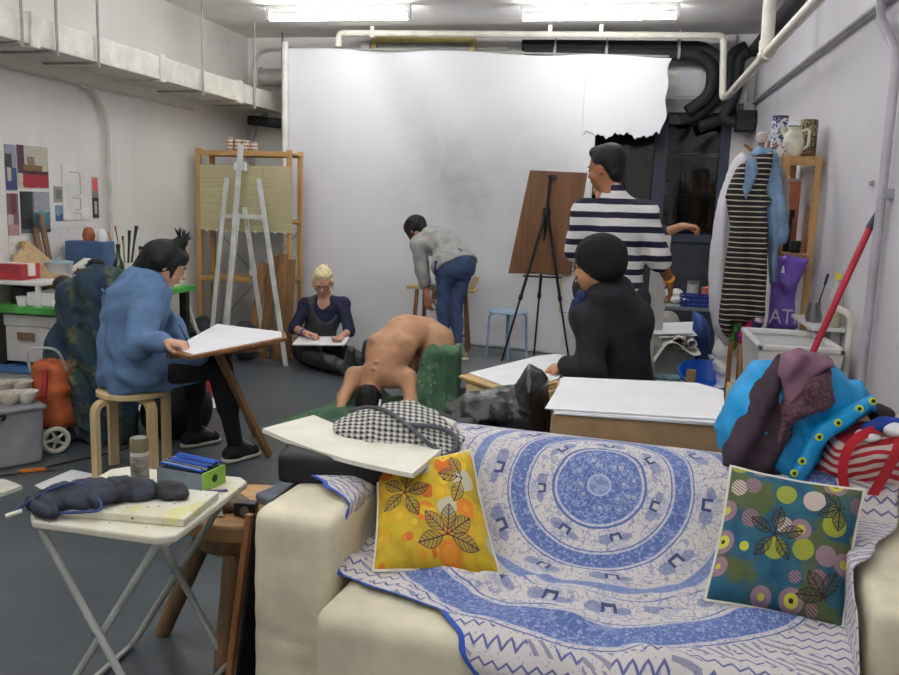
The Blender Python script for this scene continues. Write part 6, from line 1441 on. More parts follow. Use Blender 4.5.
S.cap(up2(J['eR'], J['wR'], .05), up2(J['eR'], J['wR'], .24), .068, .066, k=.01); S.cut((0, 0, .925), (0, 0, -1)).disp(folds((.5, .2, .8), 24, .006, warp=1.8, wf=7, seed=6)); S.build('striped_shirt', M_STRIPE, p)
S = Sdf(.0095)
for s in 'LR': add_leg(S, J, s, .022, .97)
S.cap(J['hL'], J['hR'], .122, .122, k=.05).disp(folds((.1, .1, 1), 30, .005, warp=2.2, wf=8, seed=5)); S.build('jeans', M_DKJEAN, p); shoe(J, 'R', p, M_CANVASK); shoe(J, 'L', p, M_CANVASK)
S = Sdf(.008); S.ell(T(0, -.022, .042), (.089*1.02, .104, .096), B, k=.02).ell(T(0, .05, .094), (.055, .04, .03), B, k=.03).ell(T(0, -.06, -.03), (.07, .045, .06), B, k=.02).ell(T(0, .125, .0), (.12, .05, .085), B, k=.01, sub=True).disp(folds((.3, .5, .8), 260, .0015, seed=8)); S.build('hair', M_HAIRK, p)
MB().lathe(tuple(up2(J['eR'], J['wR'], .94)), [(.034, -.008), (.035, .008)], 16, axis=(.45, .45, -.75)).build('wristband', mat('yellow_orange_band', (232, 160, 36), .45, .05), p, smooth=True)
# ---- 6: black hat, black coat
M_BCOAT = mat('black_wool_coat', (26, 27, 32), .9, .15, bump=.25, bs=90)
J = dict(pel=(.03, 4.14, .53), wai=(.02, 4.13, .72), che=(.0, 4.11, .90), nek=(-.045, 4.085, 1.045), pf=(-.7, .7, 0), fw=(-.72, .68, -.1),
         sL=(-.13, 3.985, .935), sR=(.08, 4.19, .94), eL=(-.10, 3.85, .715), wL=(-.225, 3.96, .712), eR=(.04, 4.36, .72), wR=(-.08, 4.42, .62),
         hL=(-.04, 4.08, .53), hR=(.09, 4.22, .53), kL=(-.30, 4.36, .49), kR=(-.17, 4.50, .49), aL=(-.33, 4.38, .09), aR=(-.2, 4.52, .09), tL=(-.42, 4.47, .03), tR=(-.29, 4.62, .03), fz=0)
S = Sdf(.0095); X = MB(); T, B = add_head(S, (-.115, 4.07, 1.175), (-.93, .34, -.10), (-.1, 0, 1), 1.0, J['nek'])
add_torso(S, J)
for s in 'LR': add_arm(S, J, s); add_leg(S, J, s); add_foot(S, J, s)
add_hand(S, X, J['wL'], (-.8, .45, -.28), (.25, .2, -1), 1, .75, 1.05); add_hand(S, X, J['wR'], (-.9, 0, -.1), (0, 0, -1), -1, .4)
p = finish(S, X, 'person', M_SKINT, 'person in black knitted hat and black coat seated before the boards'); face_parts(T, B, p, lips=(170, 84, 86)); glasses(T, p, M_DARKMET)
MB().tube([T(-.012, .1015, -.0615), T(.012, .1015, -.0615)], .004, 6).build('teeth', M_PAPER, p, smooth=True)
S = Sdf(.009); add_torso(S, J, .030, 1.04, .06); add_arm(S, J, 'L', .030, .86, .04); add_arm(S, J, 'R', .030, .86, .04); S.cap((.02, 4.14, .50), (.01, 4.13, .7), .185, .165, k=.06, flat=((-.7, .7, 0), .9)).cap((-.05, 4.05, 1.02), (-.02, 4.13, 1.05), .10, .10, k=.04).cap((-.10, 3.99, 1.03), (-.13, 4.12, 1.0), .05, .05, k=.03).cap((-.05, 4.09, .55), (-.22, 4.28, .53), .13, .10, k=.05)
S.cut((-.10, 4.07, 1.125), (-.3, 0, 1)).cut((0, 0, .475), (0, 0, -1)).disp(folds((.4, .4, .7), 30, .007, warp=1.2, wf=6, seed=16)); ct = S.build('coat', M_BCOAT, p)
M_NAVYS = mat('navy_scarf', (34, 46, 84), .9, .1)
S = Sdf(.008); S.cap((-.17, 4.03, 1.03), (-.195, 4.05, .96), .035, .04, k=.03).disp(folds((0, 0, 1), 60, .004, seed=3)); S.build('scarf', M_NAVYS, p)
S = Sdf(.008); S.ell(T(.0, -.028, .055), (.112, .125, .105), B, k=.03).ell(T(0, -.055, -.005), (.098, .085, .07), B, k=.04).ell(T(0, .14, -.03), (.13, .055, .085), B, k=.01, sub=True).disp(folds(B[:, 0], 210, .0018, warp=.3, seed=1)); S.build('knitted_hat', mat('black_knit', (18, 18, 20), .95, .1, bump=.3, bs=150), p)
S = Sdf(.009)
for s in 'LR': add_leg(S, J, s, .014, .97)
S.build('trousers', M_TIGHTS, p); shoe(J, 'L', p, M_CANVASK); shoe(J, 'R', p, M_CANVASK)
t = thing('stool', 'stool hidden under the black coat person', 'stool', (.04, 4.15, 0)); MB().lathe((.04, 4.15, .43), [(.17, 0), (.17, .03)], 24).build('seat', M_OAK, t)
for x, y in ((-.08, 4.03), (.16, 4.03), (.16, 4.27), (-.08, 4.27)): MB().tube([(x, y, 0), (x*.8+.01, y*.8+.83, .43)], .014, 8).build('leg', M_OAK, t, smooth=True)
# ---- 7: mostly hidden behind the man
J = dict(pel=(-.12, 5.95, .93), wai=(-.12, 5.95, 1.08), che=(-.12, 5.95, 1.28), nek=(-.13, 5.95, 1.42), pf=(.3, -.95, 0), fw=(.3, -.95, 0),
         sL=(.03, 5.98, 1.37), sR=(-.28, 5.93, 1.37), eL=(.22, 5.9, 1.27), wL=(.375, 5.82, 1.345), eR=(-.30, 5.85, 1.15), wR=(-.2, 5.7, 1.02),
         hL=(-.04, 5.96, .9), hR=(-.2, 5.94, .9), kL=(-.04, 5.95, .55), kR=(-.2, 5.95, .55), aL=(-.04, 5.98, .24), aR=(-.2, 5.98, .24), tL=(-.02, 5.90, .18), tR=(-.22, 5.90, .18), fz=.15)
S = Sdf(.0105); X = MB(); T, B = add_head(S, (-.135, 5.93, 1.565), (.2, -.95, -.2), (0, 0, 1), .98, J['nek']); add_torso(S, J, 0, .95)
for s in 'LR': add_arm(S, J, s); add_leg(S, J, s); add_foot(S, J, s)
add_hand(S, X, J['wL'], (.95, -.15, .02), (-.1, 0, -1), 1, .9); add_hand(S, X, J['wR'], (.7, -.3, -.3), (0, -.2, -1), -1, .4)
p = finish(S, X, 'person', M_SKINT, 'person mostly hidden behind the striped shirt, bare forearm held out'); face_parts(T, B, p)
S = Sdf(.011); add_torso(S, J, .02, 1.0); add_arm(S, J, 'L', .02, .3); add_arm(S, J, 'R', .02, .3); S.build('top', M_NAVYKNIT, p)
S = Sdf(.011)
for s in 'LR': add_leg(S, J, s, .015, .97)
S.cap(J['hL'], J['hR'], .118, .118, k=.05); S.build('trousers', M_DKJEAN, p); shoe(J, 'R', p, M_CANVASK); shoe(J, 'L', p, M_CANVASK)
S = Sdf(.009); S.ell(T(0, -.025, .038), (.085, .098, .092), B, k=.02).ell(T(0, .05, .075), (.06, .04, .03), B, k=.03); S.build('hair', M_HAIRK, p)

# ================================================================== right side
# pine shelf along the right wall with pottery
t = thing('pine_shelf', 'pine shelf on the right wall with pottery on top', 'shelf', (.97, 5.55, 0))
for x, y in ((.885, 5.2), (1.055, 5.2), (.885, 5.95), (1.055, 5.95)): MB().box((x, y, .885), (.035, .035, 1.77)).build('post', M_PINE, t, bev=.003)
for z in (.35, 1.215, 1.765):
    b = MB().box((.97, 5.2, z-.02), (.20, .02, .045)).box((.97, 5.95, z-.02), (.20, .02, .045))
    for i in range(4): b.box((.89+.053*i, 5.575, z+.0), (.045, .78, .018))
    b.build('shelf_board', M_PINE if z < 1 else M_PINEX, t, bev=.002)
def bluepat():
    P = coord('Object'); x, y, z = xyz(P); a = eatan(y, x); n = noise(vec(a*.4, z*9), 3.2, 3, .7); s = efract(z*14)
    return mix(sm(n, .48, .54), (214, 214, 220), (46, 64, 116))
def darkpat():
    P = coord('Object'); x, y, z = xyz(P); a = eatan(y, x); n = noise(vec(a*1.2, z*16), 3.2, 3, .8, 1.5); r = sm(z, .07, .02)
    c = mix(sm(n, .5, .54), (40, 36, 30), (172, 160, 112)); return mix(r*.6*sm(n, .4, .6), c, (130, 40, 44))
PT = 1.775
t = thing('vase', 'tall blue and white cylindrical vase on the right shelf', 'vase', (.86, 5.42, PT)); MB().lathe((.865, 5.42, PT), [(.042, 0), (.045, .005), (.045, .225), (.038, .23), (.036, .1)], 24).build('vase_body', mat('blue_white_glaze', None, .25, fn=bluepat), t, smooth=True); MB().lathe((.865, 5.42, PT+.226), [(.046, 0), (.046, .014), (.038, .014)], 24).build('rim', mat('dark_blue_glaze', (34, 42, 70), .3, .05), t, smooth=True)
t = thing('vase', 'dark cylindrical vase with scribbled pale pattern on the right shelf', 'vase', (1.01, 5.3, PT)); MB().lathe((1.005, 5.3, PT), [(.045, 0), (.049, .005), (.049, .205), (.042, .21), (.04, .1)], 24).build('vase_body', mat('scribble_glaze', None, .35, fn=darkpat), t, smooth=True)
t = thing('jug', 'cream glazed jug with handle on the right shelf', 'jug', (.92, 5.28, PT)); MB().lathe((.925, 5.28, PT), [(.04, 0), (.055, .02), (.062, .07), (.052, .12), (.035, .145), (.042, .165), (.036, .165), (.03, .14)], 26).build('jug_body', mat('cream_green_glaze', (206, 206, 184), .25, .08), t, smooth=True)
MB().tube(bend([(.955, 5.26, PT+.14), (1.0, 5.25, PT+.155), (1.0, 5.25, PT+.06), (.975, 5.26, PT+.04)], .03), .008, 8).build('handle', MATS['cream_green_glaze'], t, smooth=True); MB().tube([(.885, 5.29, PT+.11), (.85, 5.29, PT+.15)], [.014, .008], 8).build('spout', MATS['cream_green_glaze'], t, smooth=True)
MB().tube(arc((.925, 5.28, PT+.16), .042, 0, PI, 12, (1, 0, 0), (0, 0, 1)), .004, 6).build('hoop', mat('wire_white', (210, 210, 206), .4, .03), t, smooth=True)
t = thing('storage_jar', 'white jar with a dark lid behind the cream jug', 'jar', (.95, 5.5, PT)); MB().lathe((.955, 5.5, PT), [(.045, 0), (.045, .16)], 20).build('jar_body', M_WHITEPL, t, smooth=True); MB().lathe((.955, 5.5, PT+.16), [(.048, 0), (.048, .03)], 20).build('lid', M_BLACKPL, t, smooth=True)
def redspeck():
    P = coord('Object'); return mix(voro(P, 55) < .3, (214, 206, 200), (150, 60, 70))
t = thing('mug', 'white mug with red speckles in front of the tall vase', 'mug', (.86, 5.25, PT)); MB().lathe((.865, 5.25, PT), [(.03, 0), (.034, .075), (.03, .075), (.028, .01)], 18).build('mug_body', mat('red_speckle_glaze', None, .3, fn=redspeck), t, smooth=True); MB().tube(arc((.83, 5.25, PT+.04), .02, PI/2, 3*PI/2, 8), .004, 6).build('handle', MATS['red_speckle_glaze'], t, smooth=True)
props(MB().box((.885, 5.72, PT+.06), (.07, .07, .12)).build('wooden_block', M_OAK, bev=.004), 'dark wooden block left of the tall vase', 'block')
MBX = MB().lathe((.99, 5.3, 1.226), [(.03, 0), (.034, .06), (.03, .07)], 16)
props(MBX.build('black_cup', M_BLACKPL, smooth=True), 'small black cup on the middle board of the right shelf', 'cup')
t = thing('coffee_maker', 'black coffee maker on the middle board of the right shelf', 'coffee maker', (.93, 5.5, 1.226))
b = MB().box((.93, 5.5, 1.24), (.12, .16, .03)).box((.96, 5.5, 1.34), (.05, .16, .2)).box((.93, 5.5, 1.45), (.13, .16, .05)); b.build('casing', M_BLACKPL, t, bev=.006); MB().lathe((.905, 5.5, 1.257), [(.035, 0), (.045, .05), (.035, .10)], 18).build('glass_pot', M_GLASSG, t, smooth=True)
for i, (y, h, c, l) in enumerate(((5.62, .42, (196, 120, 90), 'orange-pink spined book upright on the right shelf'), (5.66, .44, (210, 208, 202), 'white spined book upright on the right shelf'), (5.71, .36, (110, 84, 60), 'brown spined book upright on the right shelf'))):
    props(MB().box((.96, y, 1.226+h/2), (.18, .03, h)).build('book', mat('spine_%d' % i, c, .6, .05), bev=.002), l, 'book')
props(MB().bar((1.02, 5.24, 1.23), (1.045, 5.3, 1.5), .02, .006).build('wood_strip', M_OAK), 'thin dark strip leaning on the right shelf post', 'strip')

# clothes stand with robe, striped dress and denim jacket
t = thing('clothes_stand', 'wooden clothes stand carrying robe, dress and jacket', 'clothes stand', (.70, 5.02, 0))
MB().tube([(.70, 5.04, 0), (.715, 5.04, 1.84)], .018, 10).build('pole', M_OAK, t, smooth=True)
for a in (.4, 2.3, 3.9, 5.4): MB().tube([(.70, 5.04, .30), (.70+.2*math.cos(a), 5.04+.2*math.sin(a), 0.01)], .012, 8).build('leg', M_OAK, t, smooth=True)
for a in (3.2, 4.7, 6.0): MB().tube([(.715, 5.04, 1.76), (.715+.09*math.cos(a), 5.04+.09*math.sin(a), 1.82)], .008, 8).build('hook', M_OAK, t, smooth=True)
MB().lathe((.715, 5.04, 1.83), [(.02, 0), (.032, .02), (.03, .045), (.012, .06)], 16).build('knob', mat('worn_pink_white', (200, 184, 176), .6, .1), t, smooth=True)
props(MB().bar((.625, 4.88, 0), (.63, 4.92, .74), .028, .022).build('wooden_batten', M_OAK, bev=.002), 'upright wooden batten below the striped dress, nearer the basin', 'batten')
props(MB().bar((.71, 4.86, 0), (.69, 4.9, .74), .032, .022).build('wooden_batten', M_PINE, bev=.002), 'upright wooden batten below the striped dress, nearer the trough', 'batten')
M_ROBE = mat('white_towelling', (208, 206, 212), .95, .03, bump=.2, bs=120)
t = thing('white_robe', 'long white robe hanging left of the striped dress', 'robe', (.58, 5.1, .7))
S = Sdf(.009); S.cloth('ROBE', .075, .05).disp(folds((1, .1, .06), 52, .011, warp=.35, wf=3, seed=3)); S.build('robe_body', M_ROBE, t)
M_DRESS = mat('black_thin_white_stripes', None, .9, fn=stripes(.0, .0285, .22, (28, 26, 28), (190, 180, 160)))
t = thing('striped_dress', 'black dress with thin white stripes hanging on the stand', 'dress', (.66, 4.93, .7))
S = Sdf(.008); S.cloth('DRES', .05, .035).disp(folds((1, .1, .12), 56, .007, warp=.5, wf=4, seed=13)); S.build('dress_body', M_DRESS, t)
M_LDENIM = mat('light_denim', (112, 138, 168), .85, .12, 10, bump=.15, bs=140)
t = thing('denim_jacket', 'light blue denim jacket hanging behind the striped dress', 'jacket', (.82, 5.0, 1.0))
S = Sdf(.008); S.cloth('DENJ', .045, .03).cloth('DENI', .035, .025).disp(folds((1, .1, .2), 76, .0065, warp=.6, wf=5, seed=23)); S.build('jacket_body', M_LDENIM, t)
S = Sdf(.009); S.path([(.80, 5.06, 1.74), (.85, 5.07, 1.6), (.875, 5.07, 1.42)], [.03, .035, .03], .03, ((0, 1, 0), .6)).disp(folds((1, .1, .25), 50, .004, seed=2)); props(S.build('beige_scarf', mat('dusty_beige', (150, 138, 136), .9, .1)), 'dusty beige scarf hanging beside the denim jacket', 'scarf')
S = Sdf(.009); S.ell((.655, 4.97, .76), (.025, .03, .09)).disp(lumps(40, .004, 3)); props(S.build('green_bag', mat('leaf_green', (96, 180, 60), .6, .1)), 'bright green pouch below the hem of the striped dress', 'bag')
def floral():
    P = coord('Object'); q = xyz(voro(P, 26, 'F1', 'Color')); c = mix(q[0] > .5, (60, 40, 90), (170, 40, 70)); return mix(q[1] > .75, c, (210, 180, 190))
S = Sdf(.009); S.path([(.765, 4.92, 1.0), (.76, 4.92, .85), (.71, 4.93, .76), (.74, 4.93, .72)], [.022, .028, .05, .04], .04).disp(folds((1, 0, .4), 60, .005, seed=5)); props(S.build('floral_scarf', mat('purple_red_print', None, .9, fn=floral)), 'purple and red printed scarf below the striped dress', 'scarf')
# purple carrier bag with white letters
M_PURP = mat('purple_plastic_film', (106, 76, 168), .35, .1, spec=.5, bump=.3, bs=22)
t = thing('carrier_bag', 'purple plastic carrier bag with white letters hanging on the right shelf', 'bag', (.93, 5.1, .79))
S = Sdf(.008); S.cloth('PURP', .035, .03).disp(folds((1, 0, .1), 62, .006, warp=.9, seed=3)).disp(folds((.7, 0, .7), 38, .004, seed=7)); S.build('bag_body', M_PURP, t)
f = bpy.data.curves.new('bag_letters', 'FONT'); f.body = 'ATI'; f.size = .10; f.extrude = .004; f.align_x = 'CENTER'
tmp = bpy.data.objects.new('tmp', f); COL.objects.link(tmp); tmp.scale = (1.0, 1.25, 1); bpy.context.view_layer.update()
me = bpy.data.meshes.new_from_object(tmp.evaluated_get(bpy.context.evaluated_depsgraph_get())); bpy.data.objects.remove(tmp)
me.transform(Matrix.Translation((.918, 5.056, .835)) @ Matrix.Rotation(.05, 4, 'Z') @ Matrix.Rotation(PI/2, 4, 'X') @ Matrix.Diagonal((1, 1.2, 1, 1)))
link_mesh('lettering', me, mat('white_print', (206, 200, 222), .5, .08), t, smooth=False)
MB().tube([(.895, 5.07, 1.12), (.895, 5.068, 1.16)], [.012, .004], 8).build('knot_tag', M_PAPER, t, smooth=True)

# utility trough
t = thing('utility_sink', 'white plastic utility trough behind the piled coats', 'sink', (.84, 4.4, 0))
b = MB(); x0, x1, y0, y1, zt = .645, 1.03, 4.10, 4.70, .85
for a, c_ in (((x0, y0), (x1, y0+.03)), ((x0, y1-.03), (x1, y1)), ((x0, y0), (x0+.03, y1)), ((x1-.03, y0), (x1, y1))): b.box2((a[0], a[1], zt-.03), (c_[0], c_[1], zt))
b.build('rim', M_WHITEPL, t, bev=.008)
b = MB(); o_ = [(x0+.015, y0+.015, zt-.02), (x1-.015, y0+.015, zt-.02), (x1-.015, y1-.015, zt-.02), (x0+.015, y1-.015, zt-.02)]; i_ = [(x0+.05, y0+.05, .45), (x1-.05, y0+.05, .45), (x1-.05, y1-.05, .45), (x0+.05, y1-.05, .45)]
b.add(o_+i_, [(0, 1, 5, 4), (1, 2, 6, 5), (2, 3, 7, 6), (3, 0, 4, 7), (4, 5, 6, 7)]); o = b.build('basin', M_WHITEPL, t); s = o.modifiers.new('s', 'SOLIDIFY'); s.thickness = .012
for x in (x0+.06, x1-.06):
    for y in (y0+.06, y1-.06): MB().box((x, y, .24), (.04, .04, .48)).build('leg', M_WHITEPL, t, bev=.004)
MB().tube(bend([(1.06, 4.2, .1), (1.06, 4.2, 1.0), (.98, 4.25, 1.03)], .04), .016, 10).build('supply_pipe', M_PVC, t, smooth=True)
t = thing('wall_ledge', 'white ledge on the right wall above the utility trough', 'ledge', (1.04, 4.62, .9)); MB().box2((.94, 4.42, .885), (1.095, 4.95, .905)).build('ledge_board', M_WHITE, t, bev=.003); MB().box2((1.05, 4.5, .80), (1.095, 4.53, .885)).build('bracket', M_WHITE, t) ; MB().box2((1.05, 4.85, .80), (1.095, 4.88, .885)).build('bracket', M_WHITE, t)
t = thing('oil_bottle', 'clear bottle of yellow liquid with yellow cap on the wall ledge', 'bottle', (1.05, 4.46, .905)); bc = (1.05, 4.47, .906)
MB().lathe(bc, [(.03, 0), (.036, .008), (.036, .12), (.033, .17), (.016, .215), (.014, .235)], 20).build('bottle_body', mat('clear_bottle_plastic', (206, 212, 206), .1, .02, alpha=.55), t, smooth=True); MB().lathe(bc, [(.0, .003), (.033, .008), (.033, .1), (.0, .1)], 18).build('yellow_liquid', mat('yellow_liquid', (190, 186, 40), .2, .05), t, smooth=True); MB().lathe((bc[0], bc[1], bc[2]+.235), [(.017, 0), (.015, .03)], 14).build('cap', mat('lemon_yellow', (232, 214, 60), .4, .04), t, smooth=True)
t = thing('metal_jug', 'small shiny metal jug on the wall ledge', 'jug', (.98, 4.6, .905)); MB().lathe((.985, 4.62, .906), [(.035, 0), (.042, .03), (.03, .08), (.034, .10), (.03, .10), (.025, .07)], 18).build('jug_body', M_STEEL, t, smooth=True); MB().tube([(.95, 4.62, .97), (.925, 4.62, .975)], .006, 6).build('spout', M_STEEL, t, smooth=True)
props(MB().tube([(.99, 4.62, .93), (1.035, 4.63, 1.14)], .0035, 6).tube([(1.026, 4.628, 1.10), (1.037, 4.63, 1.155)], .007, 6).build('kitchen_brush', M_BLACKPL, smooth=True), 'thin dark handled brush standing in the metal jug', 'brush')
props(MB().tube([(1.075, 4.2, .62), (1.10, 4.2, .62)], .014, 10).tube([(1.06, 4.18, .62), (1.075, 4.22, .62)], .02, 10).build('tap_valve', M_WHITE, smooth=True), 'small white valve on the right wall above the coats', 'valve')
props(MB().lathe((1.095, 4.22, 1.6), [(.014, 0), (.01, .014)], 12, axis=(-1, 0, 0)).build('wall_plug', M_GREYP, smooth=True), 'small grey plug in the right wall', 'plug')
t = thing('red_pole', 'red pole with a black pointed tip leaning on the right wall', 'pole', (.58, 3.93, 0))
MB().tube([(.575, 3.93, .0), (1.035, 3.965, 1.40)], .0145, 12).build('shaft', mat('crimson_paint', (178, 36, 58), .4, .05), t, smooth=True); MB().tube([(1.035, 3.965, 1.40), (1.045, 3.965, 1.425), (1.072, 3.967, 1.51)], [.017, .017, .002], 12).build('tip', mat('dark_teal_tip', (32, 42, 54), .5, .05), t, smooth=True)

# clutter between the man and the robe
M_TTOP = mat('grey_green_top', (136, 150, 146), .5, .06)
t = thing('side_table', 'grey green side table crowded with crates by the dark partition', 'table', (.48, 6.2, 0))
MB().box2((.16, 5.95, .775), (.84, 6.6, .80)).build('table_top', M_TTOP, t, bev=.004)
for x in (.2, .8):
    for y in (6.0, 6.55): MB().box((x, y, .3875), (.035, .035, .775)).build('leg', M_DARKMET, t)
def crate(c, s, m, label):
    t = thing('plastic_crate', label, 'crate', (c[0], c[1], c[2])); b = MB(); x, y, z = c; w, d, h = s
    for i in range(3):
        zz = z+h*(.12+.38*i); b.box((x, y-d/2, zz), (w, .006, h*.16)).box((x, y+d/2, zz), (w, .006, h*.16)).box((x-w/2, y, zz), (.006, d, h*.16)).box((x+w/2, y, zz), (.006, d, h*.16))
    for i in range(8): b.box((x-w/2+w*i/7, y-d/2, z+h/2), (.01, .006, h)).box((x-w/2+w*i/7, y+d/2, z+h/2), (.01, .006, h))
    b.build('lattice', m, t); MB().box((x, y, z+.004), (w, d, .006)).build('base', m, t); return t
M_RBLUE = mat('royal_blue_plastic', (36, 62, 150), .35, .1)
crate((.53, 6.05, .801), (.22, .18, .078), M_RBLUE, 'royal blue lattice crate on the grey green table')
props(MB().box((.53, 5.96, .788), (.2, .01, .02)).build('red_strip', mat('coral_red', (206, 76, 80), .5, .05)), 'coral red strip along the table edge under the blue crate', 'strip')
t = thing('glass_jar', 'clear glass jar standing behind the blue crate', 'jar', (.51, 6.32, .8)); MB().lathe((.515, 6.3, .801), [(.038, 0), (.04, .01), (.04, .13)], 18).build('jar_body', M_CLEAR, t, smooth=True); MB().lathe((.515, 6.3, .931), [(.042, 0), (.042, .02)], 18).build('lid', M_STEEL, t, smooth=True)
props(MB().box((.605, 6.22, .86), (.05, .05, .12), (0, -.15, .2)).build('carton', mat('salmon_pink_card', (226, 126, 112), .6, .06), bev=.002), 'salmon pink carton beside the glass jar', 'carton')
props(MB().box((.66, 6.3, .85), (.06, .06, .10)).build('carton', mat('pale_teal_card', (150, 180, 180), .6, .06), bev=.002), 'pale teal carton behind the white robe edge', 'carton')
S = Sdf(.010); S.ell((.36, 6.25, .845), (.10, .08, .05)).ell((.27, 6.2, .84), (.07, .07, .045)).ell((.42, 6.15, .825), (.06, .05, .03)).disp(folds((.5, .4, .7), 60, .008, seed=4)).cut((0, 0, .801), (0, 0, -1)); props(S.build('white_bag', mat('white_film', (222, 222, 218), .4, .04, bump=.2, bs=40)), 'crumpled white plastic bag on the grey green table', 'bag')
props(MB().box((.235, 5.62, .65), (.11, .012, 1.28), (-.02, .02, 0)).build('white_board', M_WHITE, bev=.002), 'tall white board standing beside the dark jeans', 'board')
M_GREYC = mat('pale_grey_steel', (168, 170, 164), .5, .05)
t = thing('grey_cabinet', 'low pale grey cabinet under rolled papers', 'cabinet', (.38, 5.7, 0))
MB().box2((.24, 5.55, .03), (.50, 5.9, .585)).build('cabinet_body', M_GREYC, t, bev=.006); MB().box2((.25, 5.543, .06), (.49, 5.552, .56)).build('door', M_GREYC, t, bev=.003)
def roll(a, b_, r, label, m=M_CREAMP):
    a, b_ = V(a), V(b_); d = (b_-a).normalized(); x = d.orthogonal().normalized(); y = d.cross(x); pts = []
    P = np.zeros((2, 40, 3))
    for j in range(40):
        an = j*.38; rr = r*(1-.011*j)
        for i, c in enumerate((a, b_)): P[i, j] = c+(x*math.cos(an)+y*math.sin(an))*rr
    o = MB().grid(P, .001).build('paper_roll', m, smooth=True); return props(o, label, 'paper roll')
roll((.385, 5.42, .632), (.42, 5.9, .632), .042, 'rolled white paper on the pale grey cabinet, its end facing out')
roll((.47, 5.46, .622), (.46, 5.9, .622), .03, 'thinner paper roll beside the larger one on the cabinet', M_PAPER)
P = np.zeros((24, 6, 3))
for i in range(24):
    for j in range(6): u, v = i/23, j/5; P[i, j] = (.24+.28*u, 5.40+.25*v, .60+.035*math.sin(u*6.5-1)-.09*max(0, .25-u)*3*(1-u))
props(MB().grid(P, .004).build('wavy_sheet', M_CREAMP, smooth=True), 'wavy cream sheet hanging over the front of the pale grey cabinet', 'paper')
for k, (z, a, l) in enumerate(((.675, .15, 'lower white sheet lying on the paper rolls'), (.69, -.1, 'upper white sheet lying on the paper rolls'))): props(MB().box((.36, 5.66, z), (.24, .3, .004), (.12, -.10, a)).build('paper_sheet', M_PAPER), l, 'paper')
t = thing('grey_fan', 'small grey round fan behind the papers', 'fan', (.33, 5.95, .6)); MB().lathe((.33, 5.86, .70), [(.075, -.02), (.08, 0), (.05, .02), (.02, .03)], 24, axis=(0, -1, .15)).build('fan_cage', M_GREYC, t, smooth=True); MB().lathe((.33, 5.84, .586), [(.05, 0), (.045, .02), (.015, .03), (.012, .06)], 18).build('fan_foot', M_GREYC, t, smooth=True)
S = Sdf(.010); S.ell((.55, 5.86, .60), (.07, .08, .16)).ell((.56, 5.86, .46), (.09, .09, .1)).cap((.52, 5.86, .74), (.50, 5.88, .775), .03, .02, k=.04).disp(folds((1, .2, .3), 46, .009, seed=3)); props(S.build('blue_bag', mat('dark_blue_plastic_film', (34, 64, 124), .35, .15, bump=.3, bs=20)), 'dark blue plastic bag hanging under the side table', 'bag')
props(MB().box((.55, 5.86, .18), (.26, .3, .36)).build('card_box', MATS['grey_brown_card'], bev=.004), 'greyish box under the dark blue bag', 'box')
S = Sdf(.009); S.ell((.475, 5.78, .56), (.035, .04, .07)).disp(folds((1, .2, .3), 60, .004, seed=3)); props(S.build('green_cloth_bag', mat('bottle_green_cloth', (38, 96, 60), .8, .1)), 'bottle green cloth beside the dark blue bag', 'cloth')
t = thing('blue_basin', 'blue plastic basin tilted behind the wooden batten', 'basin', (.54, 5.35, .2)); MB().lathe((.545, 5.35, .375), [(.10, 0), (.165, .10), (.175, .10), (.172, .09), (.11, -.005), (.001, -.005)], 32, axis=(.10, -.35, 1)).build('basin_body', mat('bright_blue_plastic', (28, 92, 190), .35, .06), t, smooth=True)
props(MB().box((.55, 5.4, .175), (.26, .26, .35)).build('box', MATS['brown_cardboard'], bev=.004), 'small brown box carrying the blue basin', 'box')
props(MB().box((.43, 5.08, .265), (.052, .02, .53), (0, .05, 0)).build('wood_offcut', M_STICK[0], bev=.002), 'upright brown wood offcut before the blue basin', 'wood offcut')
t = thing('food_tub', 'white lidded food tub behind the blue basin', 'tub', (.66, 5.5, .3)); MB().box((.655, 5.58, .46), (.12, .12, .12)).build('tub_body', M_WHITEPL, t, bev=.01); MB().box((.655, 5.58, .527), (.135, .135, .015)).build('lid', M_CLEAR, t, bev=.004)
props(MB().box((.66, 5.58, .20), (.2, .2, .40)).build('box', MATS['grey_brown_card'], bev=.004), 'greyish box carrying the white food tub', 'box')
S = Sdf(.011); S.ell((.69, 5.35, .58), (.10, .10, .15)).ell((.74, 5.33, .42), (.13, .12, .2)).ell((.76, 5.3, .2), (.15, .14, .2)).disp(folds((.7, .3, .5), 40, .011, warp=1.4, seed=5)).cut((0, 0, .002), (0, 0, -1)); props(S.build('white_bag', MATS['white_film']), 'large crumpled white plastic bag below the white robe', 'bag')
t = thing('clear_tub', 'cloudy tub of green and blue things below the grey cabinet', 'tub', (.29, 5.3, .2)); MB().box((.29, 5.3, .36), (.26, .2, .14), taper=1.05).build('tub_body', M_CLEAR, t, bev=.01); MB().box((.30, 5.28, .435), (.2, .14, .02)).build('contents', mat('blue_green_bits', (120, 160, 170), .5, .3), t, bev=.004)
props(MB().box((.29, 5.3, .145), (.26, .2, .285)).build('box', MATS['brown_cardboard'], bev=.004), 'small brown box under the cloudy tub', 'box')

